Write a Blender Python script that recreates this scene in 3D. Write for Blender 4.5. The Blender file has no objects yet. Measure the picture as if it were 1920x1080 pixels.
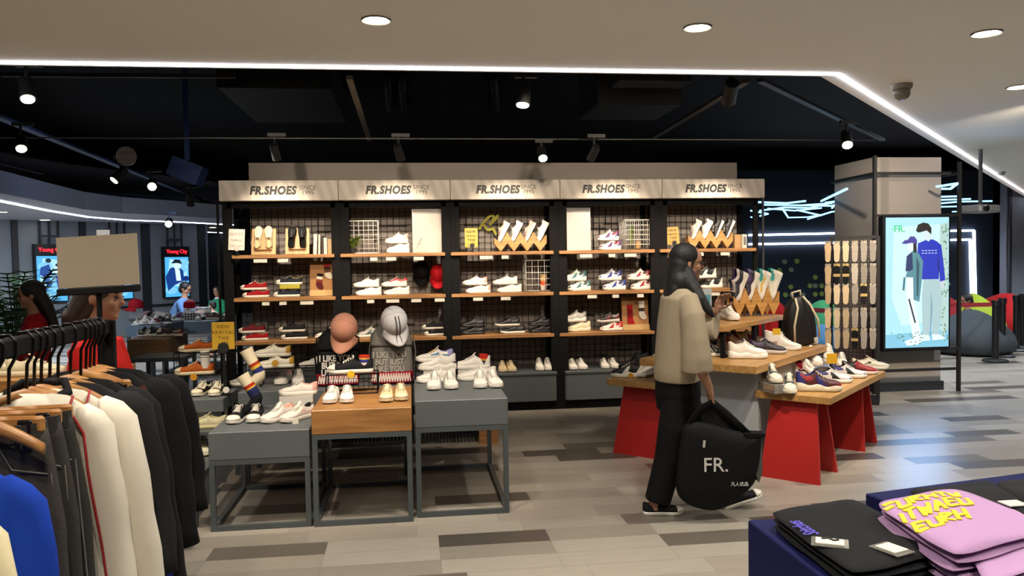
import bpy, math, random
from mathutils import Vector, Matrix, Euler
random.seed(7)
PI = math.pi
S = bpy.context.scene
COL = S.collection
R = math.radians
# ---------------------------------------------------------------- camera model
F = 1500.0
EYE = Vector((0, 0, 1.58))
_yaw, _pitch, _roll = R(7.1), math.atan(55 / F), math.atan(.0155)
_f = Vector((math.sin(_yaw) * math.cos(_pitch), math.cos(_yaw) * math.cos(_pitch), -math.sin(_pitch)))
_r = Vector((math.cos(_yaw), -math.sin(_yaw), 0))
_u = _r.cross(_f)
_R = _r * math.cos(_roll) - _u * math.sin(_roll)
_U = _u * math.cos(_roll) + _r * math.sin(_roll)
cam = bpy.data.cameras.new('camera')
cam.lens = F / 1920 * 36
cam.sensor_width = 36
cam.clip_start = .05
camo = bpy.data.objects.new('camera', cam)
COL.objects.link(camo)
mw = Matrix((( _R.x, _U.x, -_f.x, EYE.x), (_R.y, _U.y, -_f.y, EYE.y), (_R.z, _U.z, -_f.z, EYE.z), (0, 0, 0, 1)))
camo.matrix_world = mw
S.camera = camo


def ray(x, y): return _f + _R * ((x - 960) / F) - _U * ((y - 540) / F)
def az(x, y, z): d = ray(x, y); return EYE + d * ((z - EYE.z) / d.z)
def ay(x, y, Y): d = ray(x, y); return EYE + d * (Y / d.y)
def ad(x, y, D): return EYE + ray(x, y) * D


# ---------------------------------------------------------------- materials
MATS = {}


def hx(c):
    if isinstance(c, str):
        c = c.lstrip('#')
        v = [int(c[i:i + 2], 16) / 255 for i in (0, 2, 4)]
        return tuple(x / 12.92 if x <= .04045 else ((x + .055) / 1.055) ** 2.4 for x in v) + (1,)
    return tuple(c) + (1,)


def M(c, rough=.55, metal=0, bump=0, scale=60, spec=None, var=0, alpha=1, trans=0, sheen=0):
    k = (c, rough, metal, bump, scale, var, alpha, trans)
    if k in MATS: return MATS[k]
    m = bpy.data.materials.new('paint_' + str(c).replace('#', ''))
    m.use_nodes = True
    n = m.node_tree.nodes; l = m.node_tree.links
    b = n['Principled BSDF']
    b.inputs['Base Color'].default_value = hx(c)
    b.inputs['Roughness'].default_value = rough
    b.inputs['Metallic'].default_value = metal
    if rough >= .7: b.inputs['Specular IOR Level'].default_value = .2
    if alpha < 1: b.inputs['Alpha'].default_value = alpha
    if trans: b.inputs['Transmission Weight'].default_value = trans
    if bump or var:
        tc = n.new('ShaderNodeTexCoord'); nz = n.new('ShaderNodeTexNoise')
        nz.inputs['Scale'].default_value = scale
        l.new(tc.outputs['Object'], nz.inputs['Vector'])
        if bump:
            bp = n.new('ShaderNodeBump'); bp.inputs['Strength'].default_value = bump; bp.inputs['Distance'].default_value = .004
            l.new(nz.outputs['Fac'], bp.inputs['Height']); l.new(bp.outputs['Normal'], b.inputs['Normal'])
        if var:
            mx = n.new('ShaderNodeMix'); mx.data_type = 'RGBA'
            a = hx(c)
            mx.inputs['A'].default_value = tuple(x * (1 - var) for x in a[:3]) + (1,)
            mx.inputs['B'].default_value = tuple(min(1, x * (1 + var)) for x in a[:3]) + (1,)
            l.new(nz.outputs['Fac'], mx.inputs['Factor']); l.new(mx.outputs['Result'], b.inputs['Base Color'])
    MATS[k] = m
    return m


def EM(c, s):
    k = ('em', c, s)
    if k in MATS: return MATS[k]
    m = bpy.data.materials.new('glow_' + str(c).replace('#', ''))
    m.use_nodes = True
    b = m.node_tree.nodes['Principled BSDF']
    b.inputs['Base Color'].default_value = (.02, .02, .02, 1)
    b.inputs['Emission Color'].default_value = hx(c)
    b.inputs['Emission Strength'].default_value = s
    MATS[k] = m
    return m


def WOOD(c1, c2, scale=1.0, rough=.45, axis='X'):
    k = ('wood', c1, c2, scale, axis)
    if k in MATS: return MATS[k]
    m = bpy.data.materials.new('wood_' + str(c1).replace('#', ''))
    m.use_nodes = True
    n = m.node_tree.nodes; l = m.node_tree.links
    b = n['Principled BSDF']; b.inputs['Roughness'].default_value = rough
    tc = n.new('ShaderNodeTexCoord'); mp = n.new('ShaderNodeMapping'); nz = n.new('ShaderNodeTexNoise')
    s = {'X': (1.5, 22, 22), 'Y': (22, 1.5, 22), 'Z': (22, 22, 1.5)}[axis]
    mp.inputs['Scale'].default_value = tuple(v * scale for v in s)
    nz.inputs['Scale'].default_value = 2.2; nz.inputs['Detail'].default_value = 6; nz.inputs['Distortion'].default_value = .6
    cr = n.new('ShaderNodeValToRGB')
    cr.color_ramp.elements[0].color = hx(c1); cr.color_ramp.elements[1].color = hx(c2)
    cr.color_ramp.elements[0].position = .35; cr.color_ramp.elements[1].position = .65
    l.new(tc.outputs['Object'], mp.inputs['Vector']); l.new(mp.outputs['Vector'], nz.inputs['Vector'])
    l.new(nz.outputs['Fac'], cr.inputs['Fac']); l.new(cr.outputs['Color'], b.inputs['Base Color'])
    MATS[k] = m
    return m


# ---------------------------------------------------------------- mesh building
class MB:
    def __init__(s): s.v = []; s.f = []; s.m = []; s.cm = 0

    def mat(s, i): s.cm = i; return s

    def add(s, vs, fs, mi=None):
        o = len(s.v)
        s.v += [tuple(v) for v in vs]
        for f in fs: s.f.append(tuple(i + o for i in f)); s.m.append(s.cm if mi is None else mi)
        return s

    def box(s, c, d, rot=None, bev=0):
        hx_, hy, hz = d[0] / 2, d[1] / 2, d[2] / 2
        c = Vector(c)
        if bev > 0:
            b = min(bev, hx_ * .9, hy * .9, hz * .9)
            P = []; idx = {}
            for sx in (-1, 1):
                for sy in (-1, 1):
                    for sz in (-1, 1):
                        for a in range(3):
                            p = Vector((sx * (hx_ - b), sy * (hy - b), sz * (hz - b)))
                            p[a] += (sx, sy, sz)[a] * b
                            idx[(sx, sy, sz, a)] = len(P); P.append(p)
            Fc = []
            for a in range(3):
                o1, o2 = (a + 1) % 3, (a + 2) % 3
                for sg in (-1, 1):
                    q = []
                    for (p1, p2) in ((-1, -1), (1, -1), (1, 1), (-1, 1)):
                        k = [0, 0, 0]; k[a] = sg; k[o1] = p1; k[o2] = p2
                        q.append(idx[(k[0], k[1], k[2], a)])
                    Fc.append(q if sg > 0 else q[::-1])
                for p1 in (-1, 1):
                    for p2 in (-1, 1):
                        k0 = [0, 0, 0]; k0[a] = -1; k0[o1] = p1; k0[o2] = p2
                        k1 = list(k0); k1[a] = 1
                        q = [idx[(*k0, o1)], idx[(*k1, o1)], idx[(*k1, o2)], idx[(*k0, o2)]]
                        Fc.append(q if p1 * p2 < 0 else q[::-1])
            for sx in (-1, 1):
                for sy in (-1, 1):
                    for sz in (-1, 1):
                        q = [idx[(sx, sy, sz, a)] for a in range(3)]
                        Fc.append(q if sx * sy * sz > 0 else q[::-1])
        else:
            P = [Vector((x * hx_, y * hy, z * hz)) for x in (-1, 1) for y in (-1, 1) for z in (-1, 1)]
            Fc = [(0, 1, 3, 2), (4, 6, 7, 5), (0, 4, 5, 1), (2, 3, 7, 6), (0, 2, 6, 4), (1, 5, 7, 3)]
        if rot is not None:
            if not isinstance(rot, Matrix): rot = Euler(rot).to_matrix()
            P = [rot @ p for p in P]
        return s.add([p + c for p in P], Fc)

    def beam(s, a, b, w, h=None):
        """a square bar from a to b"""
        a = Vector(a); b = Vector(b); d = b - a; L = d.length
        if L < 1e-6: return s
        h = w if h is None else h
        z = d / L
        up = Vector((0, 0, 1)) if abs(z.z) < .95 else Vector((0, 1, 0))
        x = up.cross(z).normalized(); y = z.cross(x)
        P = []
        for p in (a, b):
            for sx, sy in ((-1, -1), (1, -1), (1, 1), (-1, 1)): P.append(p + x * sx * w / 2 + y * sy * h / 2)
        return s.add(P, [(3, 2, 1, 0), (4, 5, 6, 7), (0, 1, 5, 4), (1, 2, 6, 5), (2, 3, 7, 6), (3, 0, 4, 7)])

    def tube(s, pts, r, n=8, cap=True):
        """round tube through points, r a number or a list"""
        pts = [Vector(p) for p in pts]
        rings = []
        px = None
        for i, p in enumerate(pts):
            if i == 0: d = pts[1] - p
            elif i == len(pts) - 1: d = p - pts[-2]
            else: d = (pts[i + 1] - p).normalized() + (p - pts[i - 1]).normalized()
            d = d.normalized() if d.length > 1e-9 else Vector((0, 0, 1))
            if px is None:
                a = Vector((0, 0, 1)) if abs(d.z) < .9 else Vector((1, 0, 0))
                px = a.cross(d).normalized()
            else:
                px = (px - d * px.dot(d))
                px = px.normalized() if px.length > 1e-6 else Vector((1, 0, 0))
            py = d.cross(px)
            rr = r[i] if isinstance(r, (list, tuple)) else r
            if not isinstance(rr, (list, tuple)): rr = (rr, rr)
            rings.append([p + px * math.cos(2 * PI * k / n) * rr[0] + py * math.sin(2 * PI * k / n) * rr[1] for k in range(n)])
        return s.loft(rings, cap)

    def loft(s, rings, cap=True, close=True, mf=None):
        n = len(rings[0]); V = []; Fc = []; mi = []
        for rg in rings: V += rg
        o = len(s.v)
        s.v += [tuple(v) for v in V]
        for i in range(len(rings) - 1):
            for k in range(n if close else n - 1):
                k2 = (k + 1) % n
                s.f.append((o + i * n + k, o + i * n + k2, o + (i + 1) * n + k2, o + (i + 1) * n + k))
                s.m.append(s.cm if mf is None else mf(i, k))
        if cap:
            s.f.append(tuple(o + k for k in range(n))[::-1]); s.m.append(s.cm)
            s.f.append(tuple(o + (len(rings) - 1) * n + k for k in range(n))); s.m.append(s.cm)
        return s

    def cyl(s, c, r, h, n=16, axis='Z', r2=None):
        c = Vector(c); a = {'X': Vector((1, 0, 0)), 'Y': Vector((0, 1, 0)), 'Z': Vector((0, 0, 1))}[axis] * (h / 2)
        return s.tube([c - a, c + a], [r, r if r2 is None else r2], n)

    def lathe(s, prof, n=20, c=(0, 0, 0), cap=True):
        c = Vector(c)
        return s.loft([[c + Vector((r * math.cos(2 * PI * k / n), r * math.sin(2 * PI * k / n), z)) for k in range(n)] for r, z in prof], cap)

    def ell(s, c, r, n=14, m=9, rot=None, f=None):
        c = Vector(c); rings = []
        rm = Euler(rot).to_matrix() if rot is not None else None
        for i in range(m):
            th = PI * (i + .35) / (m - .3)
            rg = []
            for k in range(n):
                p = Vector((r[0] * math.sin(th) * math.cos(2 * PI * k / n), r[1] * math.sin(th) * math.sin(2 * PI * k / n), -r[2] * math.cos(th)))
                if f: p = f(p)
                if rm: p = rm @ p
                rg.append(c + p)
            rings.append(rg)
        return s.loft(rings)

    def prism(s, poly, d, frame=None, off=0):
        """polygon (x,z list) extruded along +y by d; frame: function (x,y,z)->Vector"""
        n = len(poly)
        fr = frame or (lambda x, y, z: Vector((x, y, z)))
        V = [fr(x, off, z) for x, z in poly] + [fr(x, off + d, z) for x, z in poly]
        Fc = [tuple(range(n)), tuple(range(n, 2 * n))[::-1]]
        for k in range(n): k2 = (k + 1) % n; Fc.append((k, k + n, k2 + n, k2))
        return s.add(V, Fc)

    def build(s, name, mats, parent=None, smooth=False, loc=None, rot=None, sub=0, solid=0, auto=None):
        me = bpy.data.meshes.new(name)
        me.from_pydata(s.v, [], s.f)
        if not isinstance(mats, (list, tuple)): mats = [mats]
        for m in mats: me.materials.append(m)
        if len(mats) > 1: me.polygons.foreach_set('material_index', s.m)
        if smooth: me.polygons.foreach_set('use_smooth', [True] * len(me.polygons))
        me.update()
        if auto is not None and smooth: me.set_sharp_from_angle(angle=R(auto))
        o = bpy.data.objects.new(name, me)
        COL.objects.link(o)
        if parent is not None: o.parent = parent
        if loc is not None: o.location = loc
        if rot is not None: o.rotation_euler = rot
        if solid:
            md = o.modifiers.new('t', 'SOLIDIFY'); md.thickness = solid; md.offset = 0
        if sub:
            md = o.modifiers.new('s', 'SUBSURF'); md.levels = sub; md.render_levels = sub
        return o


def thing(name, label, cat, loc=(0, 0, 0), rz=0, group=None):
    o = bpy.data.objects.new(name, None)
    COL.objects.link(o)
    o.empty_display_size = .05
    o.location = loc
    o.rotation_euler = rz if isinstance(rz, (tuple, Euler)) else (0, 0, rz)
    return tag(o, label, cat, group)


def tag(o, label, cat, group=None):
    o['label'] = label; o['category'] = cat
    if group: o['group'] = group
    return o


def struct(o, label=None):
    o['kind'] = 'structure'
    if label: o['label'] = label
    return o


def copy_tree(o, parent=None):
    c = o.copy(); COL.objects.link(c); c.parent = parent
    for ch in list(o.children): copy_tree(ch, c)
    return c


_tc = {}


def text_mesh(name, txt, size, mat, parent, loc, rot=(PI / 2, 0, 0), shear=0, bold=0, ext=.0015, align='CENTER', sx=1.0, sp=1.0, label=None):
    """lettering as a mesh, standing in the local XZ plane by default"""
    k = (txt, size, shear, bold, ext, align, sp)
    if k not in _tc:
        cu = bpy.data.curves.new(name, 'FONT')
        cu.body = txt; cu.size = size; cu.shear = shear; cu.offset = bold; cu.extrude = ext
        cu.align_x = align; cu.align_y = 'CENTER'; cu.resolution_u = 3; cu.space_character = sp; cu.space_line = .8
        t = bpy.data.objects.new(name, cu); COL.objects.link(t)
        dg = bpy.context.evaluated_depsgraph_get()
        me = bpy.data.meshes.new_from_object(t.evaluated_get(dg))
        bpy.data.objects.remove(t); _tc[k] = me
    me = _tc[k].copy(); me.materials.clear(); me.materials.append(mat)
    o = bpy.data.objects.new(name, me); COL.objects.link(o)
    o.parent = parent; o.location = loc; o.rotation_euler = rot; o.scale = (sx, 1, 1)
    if label: o['label'] = label
    return o


def spot(loc, target, power, ang=60, blend=.6, color=(1, .82, .62), r=.03):
    l = bpy.data.lights.new('spot_light', 'SPOT')
    l.energy = power; l.spot_size = R(ang); l.spot_blend = blend; l.color = color; l.shadow_soft_size = r
    o = bpy.data.objects.new('spot_light', l); COL.objects.link(o)
    o.location = loc
    o.rotation_euler = (Vector(target) - Vector(loc)).to_track_quat('-Z', 'Y').to_euler()
    return o


def area(loc, size, power, color=(1, .9, .78), rot=(0, 0, 0), sy=None):
    l = bpy.data.lights.new('area_light', 'AREA')
    l.energy = power; l.size = size; l.color = color
    if sy: l.shape = 'RECTANGLE'; l.size_y = sy
    o = bpy.data.objects.new('area_light', l); COL.objects.link(o)
    o.location = loc; o.rotation_euler = rot
    return o


def interp(tab, t):
    for (a, va), (b, vb) in zip(tab, tab[1:]):
        if t <= b:
            k = (t - a) / (b - a) if b > a else 0
            k = max(0, min(1, k))
            return va + (vb - va) * k
    return tab[-1][1]
# ================================================================ floor
def floor_material():
    m = bpy.data.materials.new('vinyl_planks'); m.use_nodes = True
    n = m.node_tree.nodes; l = m.node_tree.links; b = n['Principled BSDF']
    def math_(op, a=None, b_=None):
        x = n.new('ShaderNodeMath'); x.operation = op
        for i, v in enumerate((a, b_)):
            if v is None: continue
            if isinstance(v, (int, float)): x.inputs[i].default_value = v
            else: l.new(v, x.inputs[i])
        return x.outputs[0]
    tc = n.new('ShaderNodeTexCoord'); sp = n.new('ShaderNodeSeparateXYZ'); l.new(tc.outputs['Object'], sp.inputs[0])
    yy = math_('DIVIDE', math_('ADD', sp.outputs['Y'], .005), .19)
    row = math_('FLOOR', yy)
    w1 = n.new('ShaderNodeTexWhiteNoise'); w1.noise_dimensions = '1D'; l.new(row, w1.inputs['W'])
    off = math_('MULTIPLY', math_('FLOOR', math_('MULTIPLY', w1.outputs['Value'], 5)), .2)
    xx = math_('ADD', math_('DIVIDE', math_('ADD', sp.outputs['X'], -.243), .62), off)
    col = math_('FLOOR', xx)
    cb = n.new('ShaderNodeCombineXYZ'); l.new(col, cb.inputs[0]); l.new(row, cb.inputs[1]); cb.inputs[2].default_value = 3
    wn = n.new('ShaderNodeTexWhiteNoise'); wn.noise_dimensions = '3D'; l.new(cb.outputs[0], wn.inputs['Vector'])
    cr = n.new('ShaderNodeValToRGB'); cr.color_ramp.interpolation = 'CONSTANT'
    e = cr.color_ramp.elements
    e[0].position = 0; e[0].color = hx('#9f988c')
    e[1].position = .34; e[1].color = hx('#958d81')
    for p, c in ((.6, '#8a8378'), (.81, '#645d54'), (.91, '#4e4842')):
        q = e.new(p); q.color = hx(c)
    l.new(wn.outputs['Value'], cr.inputs['Fac'])
    mp = n.new('ShaderNodeMapping'); mp.inputs['Scale'].default_value = (3, 18, 1); l.new(tc.outputs['Object'], mp.inputs[0])
    nz = n.new('ShaderNodeTexNoise'); nz.inputs['Scale'].default_value = 2.5; nz.inputs['Detail'].default_value = 8; l.new(mp.outputs[0], nz.inputs['Vector'])
    mx = n.new('ShaderNodeMix'); mx.data_type = 'RGBA'; mx.blend_type = 'MULTIPLY'; mx.inputs['Factor'].default_value = .45
    cr2 = n.new('ShaderNodeValToRGB'); cr2.color_ramp.elements[0].position = .3; cr2.color_ramp.elements[0].color = (.72, .71, .7, 1); cr2.color_ramp.elements[1].position = .7
    l.new(nz.outputs['Fac'], cr2.inputs['Fac'])
    l.new(cr.outputs['Color'], mx.inputs['A']); l.new(cr2.outputs['Color'], mx.inputs['B'])
    # thin joint lines
    fy = math_('FRACT', yy); fx = math_('FRACT', xx)
    g = math_('MAXIMUM', math_('LESS_THAN', fy, .02), math_('LESS_THAN', fx, .004))
    mj = n.new('ShaderNodeMix'); mj.data_type = 'RGBA'; l.new(math_('MULTIPLY', g, .5), mj.inputs['Factor'])
    l.new(mx.outputs['Result'], mj.inputs['A']); mj.inputs['B'].default_value = (.05, .045, .04, 1)
    l.new(mj.outputs['Result'], b.inputs['Base Color'])
    b.inputs['Roughness'].default_value = .34
    bp = n.new('ShaderNodeBump'); bp.inputs['Strength'].default_value = .12; bp.inputs['Distance'].default_value = .002
    l.new(nz.outputs['Fac'], bp.inputs['Height']); l.new(bp.outputs['Normal'], b.inputs['Normal'])
    return m


fb = MB(); fb.box((2, 10, -.05), (46, 32, .1))
struct(fb.build('floor', floor_material()))

# ================================================================ ceilings
plaster = M('#ecece2', .85)
CE = [Vector((-7, 5.03, 0)), Vector((2.70, 5.03, 0)), Vector((13.9, 16.6, 0)), Vector((22, 16.6, 0)), Vector((22, -5, 0)), Vector((-7, -5, 0))]
ZC = 2.75
cb = MB()
cb.add([(p.x, p.y, ZC) for p in CE] + [(p.x, p.y, ZC + .45) for p in CE],
       [(0, 1, 2, 3, 4, 5), (11, 10, 9, 8, 7, 6)] + [(k, (k + 1) % 6, (k + 1) % 6 + 6, k + 6) for k in range(6)])
struct(cb.build('ceiling', plaster))
LEDM = EM('#f3efff', 9)
def led_run(name, pts, w=.013, z=ZC - .008, mat=None, label=None, cat='light', grp=None):
    b = MB()
    for a, c in zip(pts, pts[1:]):
        b.beam((a[0], a[1], z), (c[0], c[1], z), w, .012)
    o = b.build(name, mat or LEDM)
    return tag(o, label, cat, grp)
led_run('light_strip', [(-6.9, 4.935), (2.76, 4.935), (13.9, 16.43)], label='long bright white strip of light set along the edge of the plaster ceiling', cat='light strip')

black = M('#0b0c0e', .8)
ub = MB(); ub.box((3, 12, 3.95), (50, 34, .1)); struct(ub.build('ceiling', black), 'black open ceiling above the pipes')
# outer walls of the hall
wm = M('#2c3138', .8, bump=.15, scale=40)
for nm, c, d in (('wall_back', (3, 26, 2), (50, .2, 4)), ('wall_left', (-21, 10, 2), (.2, 34, 4)), ('wall_right', (24, 10, 2), (.2, 34, 4)), ('wall_front', (3, -5.2, 2), (50, .2, 4))):
    b = MB(); b.box(c, d); struct(b.build(nm, M('#23262b', .85)))

# grey partition behind the shoe shelves
pb = MB(); pb.box((.99, 8.72, 1.31), (5.32, .12, 2.62))
struct(pb.build('wall_partition', M('#8f8780', .8, bump=.1, scale=30)))

# ---------------------------------------------------------------- left far zone
# grey wall running at 45 degrees with three screens
WD = Vector((.7071, .7071, 0)); WN = Vector((.7071, -.7071, 0))
W0 = ad(98, 458, 17.0); W0 = Vector((W0.x, W0.y, 0))
def wallpt(x, y, off=0.0):
    """pixel on the far grey wall plane, moved off the wall by off"""
    d = ray(x, y); t = ((W0 - EYE).dot(WN) + off) / d.dot(WN)
    return EYE + d * t
def ws(p): return (p - W0).dot(WD)
a0 = ws(wallpt(-150, 500)); a1 = ws(wallpt(391, 500))
frW = lambda s_, o_, z: W0 + WD * s_ + WN * o_ + Vector((0, 0, z))
lw = MB()
lw.add([frW(s_, o_, z) for s_ in (a0, a1) for o_ in (0, -.15) for z in (0, 3.2)], [(0, 1, 3, 2), (4, 6, 7, 5), (0, 4, 5, 1), (2, 3, 7, 6), (1, 5, 7, 3)])
struct(lw.build('wall_screens', M('#757b80', .75, bump=.4, scale=90)))
tr = MB()
for px_, w_ in ((28, .12), (155, .14), (273, .2), (378, .2)):
    s0 = ws(wallpt(px_, 480))
    tr.add([frW(s0 + ds, o_, z) for ds in (-w_ / 2, w_ / 2) for o_ in (0, .04) for z in (0, 3.1)], [(0, 1, 3, 2), (4, 6, 7, 5), (0, 4, 5, 1), (2, 3, 7, 6), (1, 5, 7, 3)])
zl = wallpt(300, 572).z
tr.beam(frW(a0, .03, zl), frW(a1, .03, zl), .05, .05)
struct(tr.build('trim_1', M('#14161b', .6)))
# white curved ceiling of the far zone
zc2 = 2.53
edge_near = [(-220, 318), (0, 362), (90, 380), (160, 393), (230, 400), (330, 405), (440, 412)]
edge_far = [(-220, 385), (0, 414), (100, 421), (200, 426), (300, 430), (440, 436)]
cn = [az(x, y, zc2) for x, y in edge_near]; cf = [az(x, y, zc2) for x, y in edge_far]
# near curve is clamped in depth so that the slab stays a real thick slab
cc = MB()
pol = cn + cf[::-1]
n_ = len(pol)
cc.add([(p.x, p.y, zc2) for p in pol] + [(p.x, p.y, zc2 + .3) for p in pol], [tuple(range(n_))[::-1], tuple(range(n_, 2 * n_))] + [((k + 1) % n_, k, k + n_, (k + 1) % n_ + n_) for k in range(n_)])
struct(cc.build('ceiling', M('#c4c8d4', .8)), 'white curved ceiling over the far zone')
led_b = EM('#e9eaff', 7)
led_run('light_strip', [tuple(az(x, y + 1.5, zc2 - .01)[:2]) for x, y in edge_far], z=zc2 - .012, w=.06, mat=led_b, label='straight white light strip along the far edge of the curved ceiling at left', cat='light strip')
led_run('light_strip', [tuple(az(x, y, zc2 - .01)[:2]) for x, y in ((-220, 335), (0, 377), (90, 395), (165, 407), (240, 413), (330, 416), (440, 422))], z=zc2 - .012, w=.05, mat=led_b, label='curved white light strip along the near edge of the curved ceiling at left', cat='light strip')

# ---------------------------------------------------------------- right far zone
dk = M('#222c38', .8, bump=.3, scale=50)
YW = 16.5
xl = ay(1380, 500, YW).x; xr = ay(1862, 500, YW).x; xr2 = ay(2150, 500, YW).x
b = MB(); b.box(((xl + xr) / 2, YW + .1, 1.7), (xr - xl, .2, 3.4)); struct(b.build('wall_games', dk))
b = MB(); b.box(((xr + xr2) / 2, YW - .3, 1.7), (xr2 - xr, .2, 3.4))
struct(b.build('wall_grey', M('#737880', .8, bump=.1, scale=30)))
b = MB(); q = ay(1893, 500, YW - .43); b.box((q.x, q.y, 1.7), (.06, .06, 3.4)); struct(b.build('trim_2', M('#25282e', .6)))
LEDW = EM('#e6ecff', 6)
def yline(pts, label, Y=YW - .04, w=.045):
    b = MB()
    P = [ay(x, y, Y) for x, y in pts]
    for a, c in zip(P, P[1:]): b.beam(a, c, w, .04)
    tag(b.build('light_strip', LEDW), label, 'light strip', 'wall light strips')
yline([(1404, 441), (1588, 437), (1826, 432), (1829, 562)], 'outer white neon line framing the dark far wall, turning down at its right end')
yline([(1404, 458), (1588, 455), (1819, 449), (1822, 560)], 'inner white neon line on the dark far wall just below the outer one')
# zigzag neon lines hung under the dark ceiling
NE = EM('#86c4f4', 2.1)
neon = [
    [(1412, 388), (1421, 379), (1475, 381), (1510, 377)], [(1408, 395), (1440, 401), (1425, 405)], [(1425, 395), (1470, 389), (1520, 390), (1588, 372)],
    [(1408, 407), (1420, 408)], [(1467, 391), (1478, 408), (1515, 407), (1545, 402)], [(1495, 394), (1540, 404)], [(1514, 411), (1560, 397), (1588, 395)],
    [(1540, 377), (1588, 354)], [(1548, 380), (1588, 375)], [(1500, 385), (1560, 386), (1588, 380)], [(1560, 390), (1565, 384)],
    [(1756, 350), (1795, 344), (1782, 354), (1756, 354)], [(1756, 369), (1800, 368)], [(1756, 375), (1820, 373)], [(1756, 382), (1800, 378), (1860, 377)], [(1756, 388), (1830, 386)], [(1785, 397), (1872, 394)],
    [(1430, 384), (1500, 385), (1560, 381)], [(1440, 391), (1490, 395), (1540, 390)],
]
neon_txt = ['left end below the sign board', 'hooked over itself near the shelf post', 'rising toward the column', 'shortest one at the shelf end', 'with a thick bent corner', 'slanting down to the right', 'hanging lowest near the column', 'bright and steep beside the column', 'thin and touching the column', 'long middle one of the tangle', 'tiny one near the column', 'bent like a hook right of the column', 'upper of the pair right of the column', 'lower of the pair right of the column', 'bent over the projector', 'just left of the projector', 'passing the projector arm', 'flat across the middle of the tangle', 'dipping below the flat one']
for pts, tx in zip(neon, neon_txt):
    P = [az(x, y, 2.24 + .006 * neon.index(pts)) for x, y in pts]
    P = [p if p.y < 16.3 else EYE + (p - EYE) * (16.3 / p.y) for p in P]
    b = MB()
    for a, c in zip(P, P[1:]): b.beam(a, c, .022, .022)
    tag(b.build('neon_tube', NE), 'pale blue neon line under the dark ceiling, ' + tx, 'neon light', 'zigzag neon lights')
# round green pegs on the dark wall
gp = []
for cx_, cy_ in ((1415, 492), (1471, 491), (1494, 490), (1461, 507), (1483, 506), (1528, 520), (1482, 538), (1528, 536), (1540, 536), (1472, 553), (1484, 553), (1528, 552), (1540, 551), (1516, 568), (1531, 583), (1546, 600), (1452, 530), (1440, 545), (1518, 536), (1505, 553)):
    gp.append(ay(cx_, cy_, YW - .02))
pm = [M('#7f9444', .5), M('#76806e', .5)]
for i, p in enumerate(gp):
    b = MB(); b.cyl(p, .052, .05, 14, 'Y')
    tag(b.build('wall_peg', pm[i % 3 == 1]), ('yellow green' if i % 3 != 1 else 'pale grey green') + ' round peg on the dark far wall beside the shelves', 'peg', 'round pegs on the dark wall')

# ================================================================ column
cx0, cx1, cy0 = 5.195, 6.02, 8.50
COLM = M('#8d8883', .7)
cb = MB(); cb.box(((cx0 + cx1) / 2, cy0 + .42, 1.33), (cx1 - cx0, .84, 2.66)); struct(cb.build('column', COLM))
cb = MB(); cb.box(((cx0 + cx1) / 2 - .01, cy0 + .41, .05), (cx1 - cx0 + .05, .9, .1)); struct(cb.build('baseboard_column', M('#20242b', .5)))
BM = M('#0c0d0f', .6)
fr = thing('column_frame', 'black steel tube frame standing around the grey column', 'frame', (5.2, 8.34, 0))
def fbeam(nm, a, b_, w=.035):
    bb = MB(); bb.beam(Vector(a) - Vector((5.2, 8.34, 0)), Vector(b_) - Vector((5.2, 8.34, 0)), w); return bb.build(nm, BM, fr)
pr_ = az(1797, 733, 0)
yf = pr_.y
fbeam('post', (pr_.x, yf, 0), (pr_.x, yf, ay(1797, 303, yf).z))
xl_ = ay(1640, 400, yf).x
fbeam('post', (xl_, yf, 0), (xl_, yf, 2.66))
for yy_ in (325, 404, 655, 694):
    z_ = ay(1700, yy_, yf).z
    fbeam('crossbar', (xl_, yf, z_), (pr_.x if yy_ != 325 else cx1, yf, z_), .03)
z_ = ay(1700, 325, yf).z
fbeam('crossbar', (xl_, yf, z_), (cx0 - .03, cy0 + .85, z_ - .0), .03)
p0 = ay(1797, 325, yf)
fbeam('crossbar', (p0.x, yf, p0.z), (p0.x + .1, yf + 3.2, p0.z), .025)

# light box with the poster
def lightbox(name, label, c, rz, w, h, d=.07, pic=None, bright=4.0, top=.0):
    t = thing(name, label, 'screen', c, rz)
    b = MB(); b.box((0, d / 2 + .002, h / 2), (w + .05, d, h + .05), bev=.006); b.build('casing', M('#0d0f14', .35), t)
    pic(t, w, h, bright)
    return t


def flat(parent, name, polys, y=-.003, step=.0006):
    """coloured flat shapes of a backlit picture; polys = [(colour, strength, [(x,z)...])]"""
    b = MB(); ms = []; yy = y
    for c, s_, pg in polys:
        m = EM(c, s_)
        if m not in ms: ms.append(m)
        b.add([(x, yy, z) for x, z in pg], [tuple(range(len(pg)))], ms.index(m)); yy -= step
    return b.build(name, ms, parent)


def oval(cx, cz, rx, rz, n=14, a=0):
    return [(cx + rx * math.cos(2 * PI * k / n) * math.cos(a) - rz * math.sin(2 * PI * k / n) * math.sin(a), cz + rx * math.cos(2 * PI * k / n) * math.sin(a) + rz * math.sin(2 * PI * k / n) * math.cos(a)) for k in range(n)]


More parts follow.
